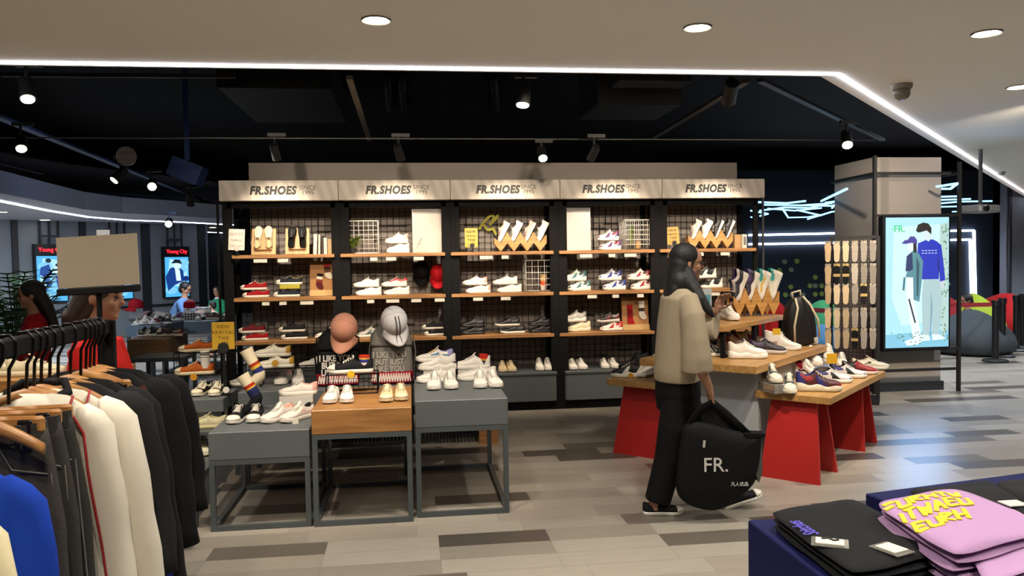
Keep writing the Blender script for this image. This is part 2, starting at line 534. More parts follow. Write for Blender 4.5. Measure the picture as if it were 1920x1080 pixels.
def main_pic(t, w, h, s_):
    # pixel helper: poster spans x 1660-1779, y 407-653
    q = lambda x, y: ((x - 1719.5) / 119 * w, (653 - y) / 246 * h)
    P = lambda *a: [q(a[i], a[i + 1]) for i in range(0, len(a), 2)]
    sc = lambda c, k=1.0: (c, s_ * k)
    L = [(*sc('#b4ecff'), P(1660, 407, 1779, 407, 1779, 653, 1660, 653))]
    L.append((*sc('#d2f7ff'), P(1675, 425, 1762, 420, 1765, 600, 1690, 612, 1672, 560)))
    L.append((*sc('#8fd6f2', .9), P(1660, 628, 1779, 620, 1779, 653, 1660, 653)))
    L.append((*sc('#c3e3dc', .9), P(1762, 420, 1777, 416, 1778, 620, 1766, 640, 1760, 560)))
    rnd = random.Random(3)
    for k in range(60):
        x = rnd.uniform(1760, 1777); y = rnd.uniform(420, 640); L.append((*sc('#7fb48c', .6), [q(x + 1.6 * math.cos(a), y + 2.2 * math.sin(a)) for a in (0, 1.5, 3, 4.5)]))
    # man: trousers, jumper, head
    L.append((*sc('#b9d8dc', .9), P(1727, 522, 1758, 524, 1762, 560, 1757, 630, 1744, 632, 1742, 575, 1738, 632, 1726, 628, 1724, 560)))
    L.append((*sc('#86b2c2', .8), P(1741, 545, 1744, 575, 1741, 632, 1739, 632, 1741, 575)))
    L.append((*sc('#e6fbff', 1), P(1724, 628, 1738, 630, 1740, 640, 1722, 641)))
    L.append((*sc('#e6fbff', 1), P(1743, 628, 1758, 629, 1770, 638, 1744, 640)))
    L.append((*sc('#1436d8', .75), P(1716, 456, 1726, 452, 1733, 449, 1744, 449, 1752, 453, 1760, 460, 1764, 490, 1768, 526, 1758, 529, 1756, 505, 1756, 524, 1724, 524, 1722, 500, 1715, 480)))
    L.append((*sc('#0c22a8', .6), P(1754, 470, 1757, 505, 1755, 520, 1753, 500)))
    L.append((*sc('#d8e4e8', .9), P(1758, 529, 1766, 527, 1765, 541, 1759, 541)))
    L.append((*sc('#dff2f4', .95), P(1728, 430, 1740, 428, 1741, 446, 1736, 453, 1728, 448, 1724, 441)))
    L.append((*sc('#0f1626', .25), P(1712, 432, 1716, 421, 1726, 417, 1735, 419, 1741, 427, 1741, 440, 1737, 436, 1732, 432, 1722, 435, 1716, 436)))
    for r_, y_ in ((0, 469), (1, 474)):
        for k in range(5): L.append((*sc('#d0dcff', .9), P(1723 + k * 6, y_, 1727 + k * 6, y_, 1727 + k * 6, y_ + 1.6, 1723 + k * 6, y_ + 1.6)))
    # woman: trousers, coat, face, cap
    L.append((*sc('#eefcff', 1), P(1694, 520, 1708, 520, 1710, 575, 1722, 628, 1722, 642, 1708, 640, 1700, 600, 1694, 560)))
    L.append((*sc('#2c4a66', .4), P(1697, 560, 1700, 560, 1712, 605, 1709, 606)))
    L.append((*sc('#2c4a8c', .5), P(1694, 480, 1706, 470, 1706, 510, 1692, 508)))
    L.append((*sc('#6fb6c6', .6), P(1704, 470, 1716, 474, 1725, 490, 1722, 530, 1718, 566, 1707, 562, 1706, 520, 1692, 519, 1694, 510, 1706, 505)))
    L.append((*sc('#3f8496', .45), P(1712, 480, 1718, 495, 1716, 555, 1713, 556, 1712, 520)))
    L.append((*sc('#5ba4b6', .55), P(1692, 519, 1690, 545, 1686, 543, 1688, 520)))
    L.append((*sc('#27303c', .3), P(1706, 455, 1712, 458, 1713, 474, 1706, 472)))
    L.append((*sc('#eafcff', 1), P(1696, 455, 1706, 456, 1706, 468, 1701, 473, 1696, 468)))
    L.append((*sc('#5a4fc4', .6), P(1684, 456, 1690, 450, 1696, 449, 1700, 443, 1708, 443, 1713, 450, 1713, 458, 1703, 455, 1692, 457)))
    L.append((*sc('#eefcff', 1), P(1690, 640, 1708, 634, 1722, 642, 1714, 647, 1694, 648)))
    for k in range(26):
        x = rnd.uniform(1664, 1730); y = rnd.uniform(622, 648); L.append((*sc('#7fb48c', .5), [q(x + 2 * math.cos(a), y + 1.2 * math.sin(a)) for a in (0, 1.5, 3, 4.5)]))
    flat(t, 'poster', L)
    x_, z_ = q(1682, 429)
    text_mesh('logo', 'FR.', .105, EM('#0fa05c', 1.4), t, (x_, -.04, z_), bold=.001, ext=.001)
    b = MB(); b.box((q(1668.5, 429)[0], -.04, z_), (.018, .002, .007)); b.build('logo_bar', EM('#0fa05c', 1.4), t)


yb = yf - .09
pA = ay(1660, 653, yb); pB = ay(1779, 407, yb)
lightbox('light_box', 'tall backlit poster of a couple on the grey column, green letters at its top', ((pA.x + pB.x) / 2, yb, pA.z), 0, pB.x - pA.x, pB.z - pA.z, .1, main_pic, .72)

# far screens on the grey wall
def far_pic(seed):
    def pic(t, w, h, s_):
        rnd = random.Random(seed)
        L = [('#4fb4f4', s_, [(-w / 2, 0), (w / 2, 0), (w / 2, h), (-w / 2, h)])]
        L.append(('#a9e0ff', s_, [(-w * .45, h * .3), (w * .4, h * .22), (w * .48, h * .9), (-w * .3, h * .95)]))
        for k in range(3): x, z = rnd.uniform(-.3, .3) * w, rnd.uniform(.1, .9) * h; L.append(('#7cc8f6', s_, oval(x, z, w * .25, h * .1)))
        if seed == 1:
            L += [('#0b4fae', s_ * .7, [(-.38 * w, .75 * h), (-.1 * w, .82 * h), (0, .6 * h), (-.2 * w, .5 * h), (-.42 * w, .6 * h)]), ('#1a5fc0', s_ * .6, [(-.3 * w, .5 * h), (-.1 * w, .5 * h), (0, .38 * h), (-.2 * w, .24 * h), (-.42 * w, .25 * h), (-.2 * w, .36 * h)]),
                  ('#14304a', s_ * .4, oval(-.12 * w, .9 * h, .1 * w, .05 * h)), ('#d4f0ff', s_, [(.1 * w, .75 * h), (.35 * w, .78 * h), (.3 * w, .55 * h), (.1 * w, .55 * h)]), ('#0b3fae', s_ * .7, [(.1 * w, .55 * h), (.34 * w, .55 * h), (.38 * w, .25 * h), (.2 * w, .18 * h)]), ('#14304a', s_ * .4, oval(.22 * w, .8 * h, .12 * w, .04 * h))]
        elif seed == 2:
            L += [('#0f4aa6', s_ * .6, [(-.5 * w, .5 * h), (-.3 * w, .72 * h), (0, .78 * h), (.25 * w, .66 * h), (.3 * w, .4 * h), (-.1 * w, .3 * h), (-.4 * w, .15 * h)]), ('#cfeeff', s_, oval(0, .78 * h, .17 * w, .09 * h)), ('#10243c', s_ * .35, [(-.25 * w, .84 * h), (-.1 * w, .94 * h), (.12 * w, .93 * h), (.22 * w, .82 * h), (0, .85 * h)]),
                  ('#d7f2ff', s_, [(-.1 * w, .7 * h), (.1 * w, .68 * h), (.15 * w, .4 * h), (-.05 * w, .4 * h)]), ('#123e9a', s_ * .5, oval(.36 * w, .45 * h, .13 * w, .07 * h))]
        else:
            L += [('#0f4aa6', s_ * .6, oval(0, .5 * h, .2 * w, .3 * h))]
        flat(t, 'picture', L, step=.002)
    return pic


rzW = PI / 4
for i, (xa, xb, ya, yb_, sd, lb) in enumerate((
        (71, 127, 480, 565, 1, 'blue lit screen of two posing figures on the far grey wall, red lettering above it'),
        (311, 355, 482, 556, 2, 'blue lit screen of one capped figure on the far grey wall, red lettering above it'),
        (203, 249, 482, 560, 3, 'blue lit screen hidden almost wholly behind the clear sign holder'))):
    pa = wallpt(xa, yb_, .16); pb_ = wallpt(xb, yb_, .16); pt = wallpt((xa + xb) / 2, ya, .16); pm_ = (pa + pb_) / 2
    w = (pb_ - pa).length; h = pt.z - pm_.z
    t = lightbox('wall_screen', lb, (pm_.x, pm_.y, pm_.z), rzW, w, h, .12, far_pic(sd), .8)
    t['group'] = 'wall screens'
    b = MB(); b.box((0, .05, h + .13), (w + .05, .13, .24)); b.build('sign_box', M('#0a0b0f', .4), t)
    text_mesh('lettering', 'Young City', .12, EM('#ff2030', 1.3), t, (0, -.03, h + .13), bold=.004, sx=.95)
    b = MB()
    zt = 3.05 - pm_.z
    for xx in (-.3, 0, .3): b.beam((xx * w, .06, h + .25), (xx * w, .06, zt), .035)
    b.beam((-.3 * w, .06, h + .42), (.3 * w, .06, h + .42), .04)
    b.build('hanger', M('#101216', .5), t)
# ================================================================ shoe shelving, five bays side by side
BX = [-1.848, -.708, .396, 1.516, 2.594, 3.713]
YS = 8.16                       # front edge of the shelf boards
ROWZ = [1.655, 1.228, .795]     # tops of the three boards
CABZ = .40                      # top of the base cabinets
blk = M('#070708', .8)
SHELFW = WOOD('#8a6038', '#a87b4c', .8, .42)
GREYC = M('#565a5c', .5, var=.06, scale=5)
SIGNM = None
def sign_material():
    m = bpy.data.materials.new('sign_board'); m.use_nodes = True
    n = m.node_tree.nodes; l = m.node_tree.links; b = n['Principled BSDF']; b.inputs['Roughness'].default_value = .6
    tc = n.new('ShaderNodeTexCoord'); mp = n.new('ShaderNodeMapping'); mp.inputs['Rotation'].default_value = (0, R(18), 0)
    wv = n.new('ShaderNodeTexWave'); wv.wave_type = 'BANDS'; wv.bands_direction = 'X'; wv.wave_profile = 'TRI'
    wv.inputs['Scale'].default_value = 3.2; wv.inputs['Distortion'].default_value = 3; wv.inputs['Detail'].default_value = 1; wv.inputs['Detail Scale'].default_value = .6
    cr = n.new('ShaderNodeValToRGB'); cr.color_ramp.interpolation = 'CONSTANT'
    cr.color_ramp.elements[0].color = hx('#aca498'); cr.color_ramp.elements[1].color = hx('#b9b1a6'); cr.color_ramp.elements[1].position = .5
    l.new(tc.outputs['Object'], mp.inputs[0]); l.new(mp.outputs[0], wv.inputs['Vector']); l.new(wv.outputs['Fac'], cr.inputs['Fac']); l.new(cr.outputs['Color'], b.inputs['Base Color'])
    return m
SIGNM = sign_material()
ink = M('#15130f', .6); ink2 = M('#4c4740', .6)
wire_blk = M('#050505', .8)
ordn = ['leftmost', 'second', 'middle', 'fourth', 'rightmost']
rg = random.Random(5)
for i in range(5):
    x0, x1 = BX[i], BX[i + 1]; w = x1 - x0; cx = (x0 + x1) / 2
    t = thing('shoe_shelf', ['leftmost shoe shelf bay of black frame, wood boards and grey cupboards', 'second shoe shelf bay from the left, behind the pink and white caps', 'middle shoe shelf bay with yellow ribbon hanging in it', 'fourth shoe shelf bay, with white poster at its top left', 'rightmost shoe shelf bay, partly hidden by the walking woman'][i], 'shelf', (cx, YS, 0), 0, 'shoe shelf bays')
    # posts
    for sx in (-1, 1):
        b = MB()
        px_ = sx * (w / 2 - .045)
        b.box((px_, .06, 1.1), (.088 if not (sx > 0 and i == 4) else .05, .04, 2.2)); b.box((px_, .48, 1.1), (.05, .04, 2.2))
        b.box((px_, .27, .42), (.03, .4, .03)); b.box((px_, .27, 2.15), (.03, .4, .03))
        b.build('post', blk, t)
    b = MB(); b.box((0, .27, 2.17), (w - .09, .44, .03)); b.box((0, .06, 2.15), (w - .09, .04, .06)); b.build('top_rail', blk, t)
    # wire grid back
    b = MB()
    nx = int((w - .12) / .065)
    xs = [-(w - .12) / 2 + k * (w - .12) / nx for k in range(nx + 1)]
    for k, x in enumerate(xs): b.box((x, .478, 1.29), (.0045, .0045, 1.74))
    nz = 26
    for k in range(nz + 1): b.box((0, .472, .42 + k * 1.74 / nz), (w - .12, .0045, .0045))
    # second, coarser panel with random bars, as the photo's doubled grid
    for k in range(12):
        xx = rg.choice(xs[2:-3]); zz = .45 + rg.randint(0, 30) * .05; b.box((xx + .06, .464, zz), (.16, .007, .007)); b.box((xx, .464, zz + .07), (.007, .007, .15))
    b.build('wire_grid', wire_blk, t)
    # boards and their price tags
    for r_, z in enumerate(ROWZ):
        xa, xb = -w / 2 + .0, w / 2 - .06
        if i == 4: xb = w / 2 - .06
        if i == 0: xa = -w / 2 + .09
        yo = 0 if r_ == 0 else .03
        b = MB(); b.box(((xa + xb) / 2, yo + .19, z - .0175), (xb - xa, .38, .035), bev=.003)
        sh = b.build('shelf_board', SHELFW, t)
        if r_ < 2:
            n_ = rg.choice((2, 3, 4)); px0 = xa + .1
            for k in range(n_):
                ww = rg.choice((.07, .1, .13)); px0 += rg.uniform(.08, .2)
                if px0 + ww > xb: break
                b = MB(); b.box((px0 + ww / 2, yo + .008, z - .058), (ww, .003, .036), rot=(R(-12), 0, 0))
                b.build('price_tag', M('#b9b2a5', .6), sh); px0 += ww
    # base cupboard
    b = MB(); b.box((0, .22, .235), (w - .09, .42, .27), bev=.004); b.build('cupboard_body', GREYC, t)
    b = MB(); b.box((0, .21, CABZ - .015), (w - .085, .46, .03), bev=.004); b.build('cupboard_top', M('#4d5254', .45), t)
    b = MB(); b.box((0, .24, .05), (w - .12, .38, .10)); b.build('plinth', M('#0d0d0f', .7), t)
    dw = (w - .1) * .66
    for (xa, xb) in ((-w / 2 + .05, -w / 2 + .05 + (w - .1) * (.34 if i % 2 == 0 else .66)), (-w / 2 + .05 + (w - .1) * (.34 if i % 2 == 0 else .66), w / 2 - .05)):
        b = MB(); b.box(((xa + xb) / 2, 0, .235), (xb - xa - .008, .02, .275), bev=.003); b.build('cupboard_door', GREYC, t)
    # header sign
    b = MB()
    xa = -w / 2 - (.0 if i else .0)
    b.box((0, -.02, 2.282), (w - .004, .12, .198), bev=.004); sg = b.build('sign_board', SIGNM, t)
    # lettering sits at the photographed place in each bay
    lx = [511, 727, 933, 1131, 1323][i]; P = ay(lx, 357, YS - .085)
    l1 = text_mesh('lettering', 'FR.SHOES', .108, ink, sg, (P.x - cx, -.082, 2.279), shear=.2, bold=.0058, sx=.88, ext=.001, sp=1.1)
    P2 = ay([577, 790, 991, 1187, 1378][i], 357, YS - .085)
    text_mesh('small_lettering', 'SINCE\n1995', .058, ink2, sg, (P2.x - cx, -.082, 2.283), bold=0, ext=.0008, sx=1.05)
# thin steel pole at the ends
for px_, lb in ((1409, 'right'),):
    p = ay(px_, 400, YS - .06)
    b = MB(); b.box((3.735, YS + .02, 1.1), (.02, .02, 2.2)); tag(b.build('steel_pole', M('#4a4c50', .4, .6)), 'thin steel pole at the right end of the shoe shelves', 'pole')
p = ay(420, 480, YS + .1)
b = MB(); b.box((-1.885, YS + .02, 1.1), (.02, .02, 2.2)); tag(b.build('steel_pole', blk), 'thin black pole at the left end of the shoe shelves', 'pole')
# ================================================================ shoes
SOLEW = [(0, .02), (.03, .55), (.1, .74), (.25, .76), (.4, .74), (.55, .84), (.7, .98), (.8, 1.0), (.88, .92), (.95, .68), (.985, .4), (1, .1)]
LACEM = {}
SHOEC = {}


def shoe_parts(style, L=.28):
    """geometry of one shoe, toe towards +X, centre at the origin, sole on z=0; returns {part: MB}"""
    k = L / .28
    hw = .049
    chunky = style in ('chunky', 'runner')
    n = 40
    ts = [i / (n - 1) for i in range(n)]
    ts = [(.5 - .5 * math.cos(PI * t)) * .5 + t * .5 for t in ts]
    soleh = {'canvas': lambda t: .026, 'court': lambda t: .030, 'skate': lambda t: .027, 'slipon': lambda t: .018,
             'chunky': lambda t: .052 - .022 * t + .006 * math.sin(t * 17), 'runner': lambda t: .042 - .02 * t, 'high': lambda t: .030}[style]
    toe_sp = lambda t: .010 * max(0, (t - .75) / .25) ** 2
    collar = {'canvas': [(0, .078), (.06, .080), (.2, .064), (.34, .070), (.42, .088), (.46, .088)],
              'skate': [(0, .080), (.06, .082), (.2, .066), (.34, .072), (.42, .092), (.46, .092)],
              'court': [(0, .086), (.06, .088), (.2, .070), (.34, .078), (.42, .098), (.46, .098)],
              'slipon': [(0, .066), (.06, .068), (.2, .056), (.34, .060), (.42, .072), (.46, .074)],
              'chunky': [(0, .108), (.06, .112), (.2, .092), (.34, .104), (.42, .125), (.46, .125)],
              'runner': [(0, .098), (.06, .100), (.2, .082), (.34, .090), (.42, .108), (.46, .108)],
              'high': [(0, .150), (.06, .152), (.2, .140), (.34, .140), (.42, .146), (.46, .14)]}[style]
    top = {'slipon': [(.42, .074), (.5, .070), (.6, .064), (.75, .055), (.88, .044), (.96, .030), (1, .020)],
           'chunky': [(.42, .125), (.5, .108), (.6, .092), (.72, .078), (.85, .072), (.95, .060), (1, .044)],
           'runner': [(.42, .108), (.5, .094), (.6, .080), (.72, .066), (.85, .058), (.95, .046), (1, .034)],
           'high': [(.42, .146), (.46, .135), (.55, .098), (.65, .076), (.78, .062), (.88, .054), (.96, .044), (1, .032)]}.get(
        style, [(.42, .094), (.5, .084), (.6, .072), (.72, .060), (.85, .054), (.95, .044), (1, .032)])
    X = lambda t: (t - .5) * .28
    out = {}
    # sole: outsole + midsole as one wrapped slab
    so = MB(); rings = []
    for t in ts:
        w = interp(SOLEW, t) * hw * (1.08 if chunky else 1.02) + .001
        h = soleh(t); z0 = toe_sp(t)
        x = X(t) * (1.03 if chunky else 1.01)
        b_ = .004 if not chunky else .007
        rings.append([Vector((x, y, z)) * 1 for y, z in ((-w + b_, z0), (-w, z0 + b_), (-w * 1.0, z0 + h * .55), (-w * .97, z0 + h - .002), (-w * .9, z0 + h), (0, z0 + h + .001), (w * .9, z0 + h), (w * .97, z0 + h - .002), (w, z0 + h * .55), (w, z0 + b_), (w - b_, z0), (0, z0))])
    so.loft(rings)
    out['sole'] = so
    # upper
    up = MB(); li = MB(); nu = 9
    rings = []; inn = []
    meta = []
    for t in ts:
        w = interp(SOLEW, t) * hw * .96 + .0008
        z0 = toe_sp(t) + soleh(t) - .004
        if t < .44:
            zc = interp(collar, t) + (soleh(t) - .026) * (.3 if chunky else 0); wt = .026 * min(1, (t + .02) / .10) ** .5 if t < .1 else .026 + .002 * math.sin(t * 7)
            if style == 'high': wt *= 1.12
        else:
            zc = interp(top, t); wt = w * interp([(.44, .50), (.55, .48), (.7, .50), (.9, .5), (1, .4)], t)
        pts = []
        for q in range(nu):
            g = q / (nu - 1)
            e = g ** 1.7 if t < .5 else g ** 2.2
            pts.append((w + (wt - w) * e + .003 * math.sin(g * PI), z0 + (zc - z0) * (g if t < .5 else math.sin(g * PI / 2) * .82)))
        if t >= .44:
            zt = pts[-1][1]
            crown = [(wt * .62, zc * .985 if zc > zt else zt), (0, zc)]
        else: crown = None
        meta.append((t, crown is None)); inn.append((pts, crown, z0, wt))
    # shell rows (both sides), crown only in front
    sides = {}
    V = []; idx = []
    for i, (pts, crown, z0, wt) in enumerate(inn):
        x = X(meta[i][0]); row = []
        for y, z in pts: row.append(len(V)); V.append((x, -y, z))
        if crown: 
            row.append(len(V)); V.append((x, -crown[0][0], crown[0][1])); row.append(len(V)); V.append((x, 0, crown[1][1])); row.append(len(V)); V.append((x, crown[0][0], crown[0][1]))
        else: row += [None] * 3
        for y, z in pts[::-1]: row.append(len(V)); V.append((x, y, z))
        idx.append(row)
    Fc = []; FI = []
    for i in range(n - 1):
        for q in range(len(idx[i]) - 1):
            a, b_, c, d = idx[i][q], idx[i + 1][q], idx[i + 1][q + 1], idx[i][q + 1]
            if None in (a, b_, c, d): continue
            Fc.append((a, b_, c, d))
            tm = (ts[i] + ts[i + 1]) / 2; side = min(q, len(idx[i]) - 2 - q) / (nu - 1); FI.append((tm, side))
    Fc.append(tuple(a for a in idx[0] if a is not None)); FI.append((0, .5))
    Fc.append(tuple(a for a in idx[-1] if a is not None)[::-1]); FI.append((1, .5))
    out['upper'] = (V, Fc, FI)
    # lining: inner trough from the collar edge
    rings = []
    ii = [i for i in range(n) if meta[i][1]]
    ii.append(ii[-1] + 1)
    for i in ii:
        pts, crown, z0, wt = inn[i]; t = ts[i]; x = X(t); wc = pts[-1][0]; zc = pts[-1][1]
        zf = soleh(t) + .008
        rings.append([Vector((x, -wc, zc)), Vector((x, -wc * .86, zc + .003)), Vector((x, -wc * .8, zc - .012)), Vector((x, -wc * .8, zf)), Vector((x, wc * .8, zf)), Vector((x, wc * .8, zc - .012)), Vector((x, wc * .86, zc + .003)), Vector((x, wc, zc))])
    li.loft(rings, cap=True, close=False)
    out['lining'] = li
    # tongue
    if style != 'slipon':
        tg = MB(); r2 = []
        tz = interp(collar, .42)
        for k_, (t, dz, ww) in enumerate(((.38, .020, .014), (.42, .014, .018), (.48, .006, .02), (.56, .004, .018))):
            zz = (tz if t < .44 else interp(top, t)) + dz
            r2.append([Vector((X(t), -ww, zz - .004)), Vector((X(t), -ww * .5, zz)), Vector((X(t), ww * .5, zz)), Vector((X(t), ww, zz - .004)), Vector((X(t) + .004, 0, zz - .008))])
        tg.loft(r2); out['tongue'] = tg
        lc = MB()
        rows = 5 if style != 'high' else 6
        for k_ in range(rows):
            t = .445 + k_ * .052; zz = interp(top, t) + .006 - .0006 * k_; ww = .021 + .001 * k_
            lc.tube([(X(t) - .004, -ww, zz - .008), (X(t), -ww * .5, zz), (X(t), ww * .5, zz), (X(t) - .004, ww, zz - .008)], .0032, 5)
            if k_ < rows - 1: lc.tube([(X(t), -ww * .8, zz - .003), (X(t + .052), ww * .8, zz - .006)], .0026, 4)
        lc.tube([(X(.44), .003, interp(top, .44) + .01), (X(.42), .02, interp(top, .44) + .014), (X(.45), .03, interp(top, .44) - .004)], .0024, 4)
        lc.tube([(X(.44), -.003, interp(top, .44) + .01), (X(.43), -.022, interp(top, .44) + .012), (X(.46), -.03, interp(top, .44) - .006)], .0024, 4)
        out['laces'] = lc
    if style == 'canvas':
        tc_ = MB(); r3 = []
        for t in [.83, .87, .91, .95, .98, 1.0]:
            w = interp(SOLEW, t) * hw * .98 + .002; z0 = toe_sp(t) + .02; zc = interp(top, t) + .003
            r3.append([Vector((X(t) + .002, s_ * w * a, z0 + (zc - z0) * b_)) for s_, a, b_ in ((-1, 1, 0), (-1, .98, .45), (-1, .8, .82), (-1, .42, .98), (1, 0, 1.02), (1, .42, .98), (1, .8, .82), (1, .98, .45), (1, 1, 0))])
        tc_.loft(r3); out['toe_cap'] = tc_
    for key in out:
        o_ = out[key]
        if isinstance(o_, tuple): out[key] = ([(v[0] * k, v[1] * k, v[2] * k) for v in o_[0]], o_[1], o_[2])
        else: o_.v = [(v[0] * k, v[1] * k, v[2] * k) for v in o_.v]
    return out


PANEL = {
    'plain': lambda t, s: 0,
    'heel': lambda t, s: 1 if t < .13 else 0,
    'wave': lambda t, s: 1 if (.12 < t < .62 and .25 < s < .62 and abs(s - (.5 - .25 * math.sin((t - .12) * 9))) < .13) else 0,
    'stripes': lambda t, s: 1 if (.30 < t < .62 and s < .9 and int((t + s * .18) * 24) % 3 == 0) else 0,
    'swoosh': lambda t, s: 1 if (.15 < t < .65 and abs(s - (.25 + .8 * (.5 - t))) < .17) else 0,
    'heelwave': lambda t, s: 2 if t < .16 else (1 if (.16 < t < .6 and .3 < s < .55) else 0),
    'multi': lambda t, s: (lambda q: 1 if q < .15 else (2 if (q < .38 and s > .50 + .12 * math.sin(q * 16)) else (1 if (abs(q - .5) < .11 - .10 * s and s < .7) else (2 if q > .90 and s < .6 else 0))))(t + .16 * (s - .4)),
    'multi2': lambda t, s: (lambda q: 1 if (q < .42 and s > .42 + .15 * math.sin(q * 12)) else (2 if (.22 < q < .68 and s < .24 + .10 * math.sin(q * 10)) else 0))(t + .1 * s),
    'toe': lambda t, s: 1 if t > .70 else (2 if t < .18 else 0),
    'top': lambda t, s: 1 if s > .6 and t < .7 else 0,
}


def shoe_meshes(style, L, pal, pattern):
    key = (style, L, pal, pattern)
    if key in SHOEC: return SHOEC[key]
    gk = ('geo', style, L)
    if gk not in SHOEC: SHOEC[gk] = shoe_parts(style, L)
    g = SHOEC[gk]
    up, sole, lace, lining, a1, a2 = pal
    fab = .25 if style in ('canvas', 'runner') else .08
    rough = .75 if style == 'canvas' else .5
    MM = lambda c, r_=rough, bp=0: M(c, r_, bump=bp, scale=220)
    res = []
    V, Fc, FI = g['upper']
    me = bpy.data.meshes.new('upper'); me.from_pydata(V, [], Fc)
    for c in (up, a1, a2): me.materials.append(MM(c, rough, fab))
    pf = PANEL[pattern]
    me.polygons.foreach_set('material_index', [pf(t, s) for t, s in FI])
    me.polygons.foreach_set('use_smooth', [True] * len(Fc)); me.update()
    res.append(('upper', me))
    for nm, c, r_ in (('sole', sole, .5), ('lining', lining, .85), ('tongue', up, rough), ('laces', lace, .7), ('toe_cap', sole, .45)):
        if nm not in g: continue
        b = g[nm]
        me = bpy.data.meshes.new(nm); me.from_pydata(b.v, [], b.f); me.materials.append(M(c, r_))
        me.polygons.foreach_set('use_smooth', [True] * len(b.f)); me.update()
        if nm == 'sole': me.set_sharp_from_angle(angle=R(55))
        res.append((nm, me))
    SHOEC[key] = res
    return res


def shoe(style, pal, loc, rz, label, group=None, L=.265, pattern='plain', rot=None, cat='shoe', name=None, flip=False):
    nm = name or {'canvas': 'canvas_sneaker', 'court': 'low_sneaker', 'skate': 'skate_shoe', 'slipon': 'slip_on_shoe', 'chunky': 'chunky_sneaker', 'runner': 'running_shoe', 'high': 'high_top_sneaker'}[style]
    pal = tuple(pal) + ('#ffffff',) * 0
    t = thing(nm, label, cat, loc, rot if rot is not None else rz, group)
    for pn, me in shoe_meshes(style, L, pal, pattern):
        o = bpy.data.objects.new(pn, me); COL.objects.link(o); o.parent = t
    return t


# palettes: upper, sole, laces, lining, accent 1, accent 2
W_ = '#d9d4ca'; OW = '#cfc8ba'
PAL = dict(
    red=('#8c1216', '#d6cfc2', '#ded8cc', '#c2b8aa', '#8c1216', '#8c1216'),
    darkred=('#5a1216', '#cfc6ba', '#6a2a2a', '#221512', '#5a1216', '#5a1216'),
    navy=('#20242e', '#d9d3c4', '#cfc8ba', '#d0c050', '#20242e', '#20242e'),
    black=('#141416', '#cfc8ba', '#1a1a1c', '#141416', '#141416', '#141416'),
    allblack=('#121214', '#17171a', '#1a1a1c', '#141416', '#26262a', '#26262a'),
    blackw=('#161618', '#ddd8cc', '#e0dacd', '#161618', '#ddd8cc', '#161618'),
    white=('#ddd8cf', '#e2ddd4', '#e2ddd4', '#cfc9be', '#ddd8cf', '#ddd8cf'),
    whitepink=('#dcd2c8', '#e2dad0', '#e2ddd4', '#dca898', '#dca898', '#dca898'),
    whiteblack=('#ddd8cf', '#e2ddd4', '#e2ddd4', '#2c2a28', '#1c1a1a', '#1c1a1a'),
    whitered=('#dcd6cc', '#e0dad0', '#e0dad0', '#b8504c', '#b02a2c', '#b02a2c'),
    cream=('#cdc2a2', '#d8cdb0', '#ddd4bb', '#c6bb9c', '#cdc2a2', '#c7a24a'),
    beige=('#c9b48c', '#d4c4a2', '#ddd0b2', '#bba57c', '#c9b48c', '#c9b48c'),
    orange=('#a8541c', '#d9cca8', '#ddd2ba', '#5a2a18', '#a8541c', '#a8541c'),
    greywhite=('#a8a69e', '#d6d0c4', '#d6d0c4', '#6a6a66', '#4c5654', '#35403e'),
    bluewhite=('#d4d4da', '#dedad2', '#dedad2', '#2c3450', '#2a3a86', '#243058'),
    redwhite=('#d8d0c8', '#dcd4ca', '#dcd4ca', '#701c22', '#8c1c26', '#501820'),
    purplewhite=('#cfc8c8', '#dcd6ce', '#dcd6ce', '#3c2450', '#5a3468', '#7a2034'),
    greenwhite=('#c8cfc6', '#d8d2c4', '#d8d2c4', '#3a5a5a', '#3f6a6c', '#2a3a3c'),
    blackred=('#2a2426', '#c8beb4', '#8c8480', '#2a2426', '#6a2a2c', '#8c857c'),
)
# ================================================================ shoes on the shelf boards
ROWN = ['top', 'middle', 'lower']
YF = YS + .16
def on_row(px_, row):
    z = ROWZ[row]
    p = ay(px_, 500, YF)
    return Vector((p.x, YF + (0 if row == 0 else .02), z))
LFT = PI   # toe to the left
def sh1(style, pal, px_, row, label, pattern='plain', dz=0, rz=LFT + .08, L=.262, dy=0, grp=None):
    p = on_row(px_, row)
    p.z += dz + .001; p.y += dy
    return shoe(style, PAL[pal] if isinstance(pal, str) else pal, p, rz, label, grp or 'shoes on the ' + ROWN[row] + ' shelf row', L, pattern)
BH = {'canvas': .082, 'court': .089, 'skate': .084, 'chunky': .116, 'runner': .102, 'slipon': .07}
def stack(style, pal, px_, row, desc, where, pattern='plain', pal2=None, off=2, L=.262, style2=None, pattern2=None, d2=None):
    """two shoes of a pair standing one on the other"""
    sh1(style, pal2 or pal, px_ + off, row, 'lower %s %s' % (d2 or desc, where), pattern2 or pattern, L=L)
    sh1(style2 or style, pal, px_ - off, row, 'upper %s %s' % (desc, where), pattern, dz=BH[style] * L / .28 + .0, L=L, rz=LFT + .03)

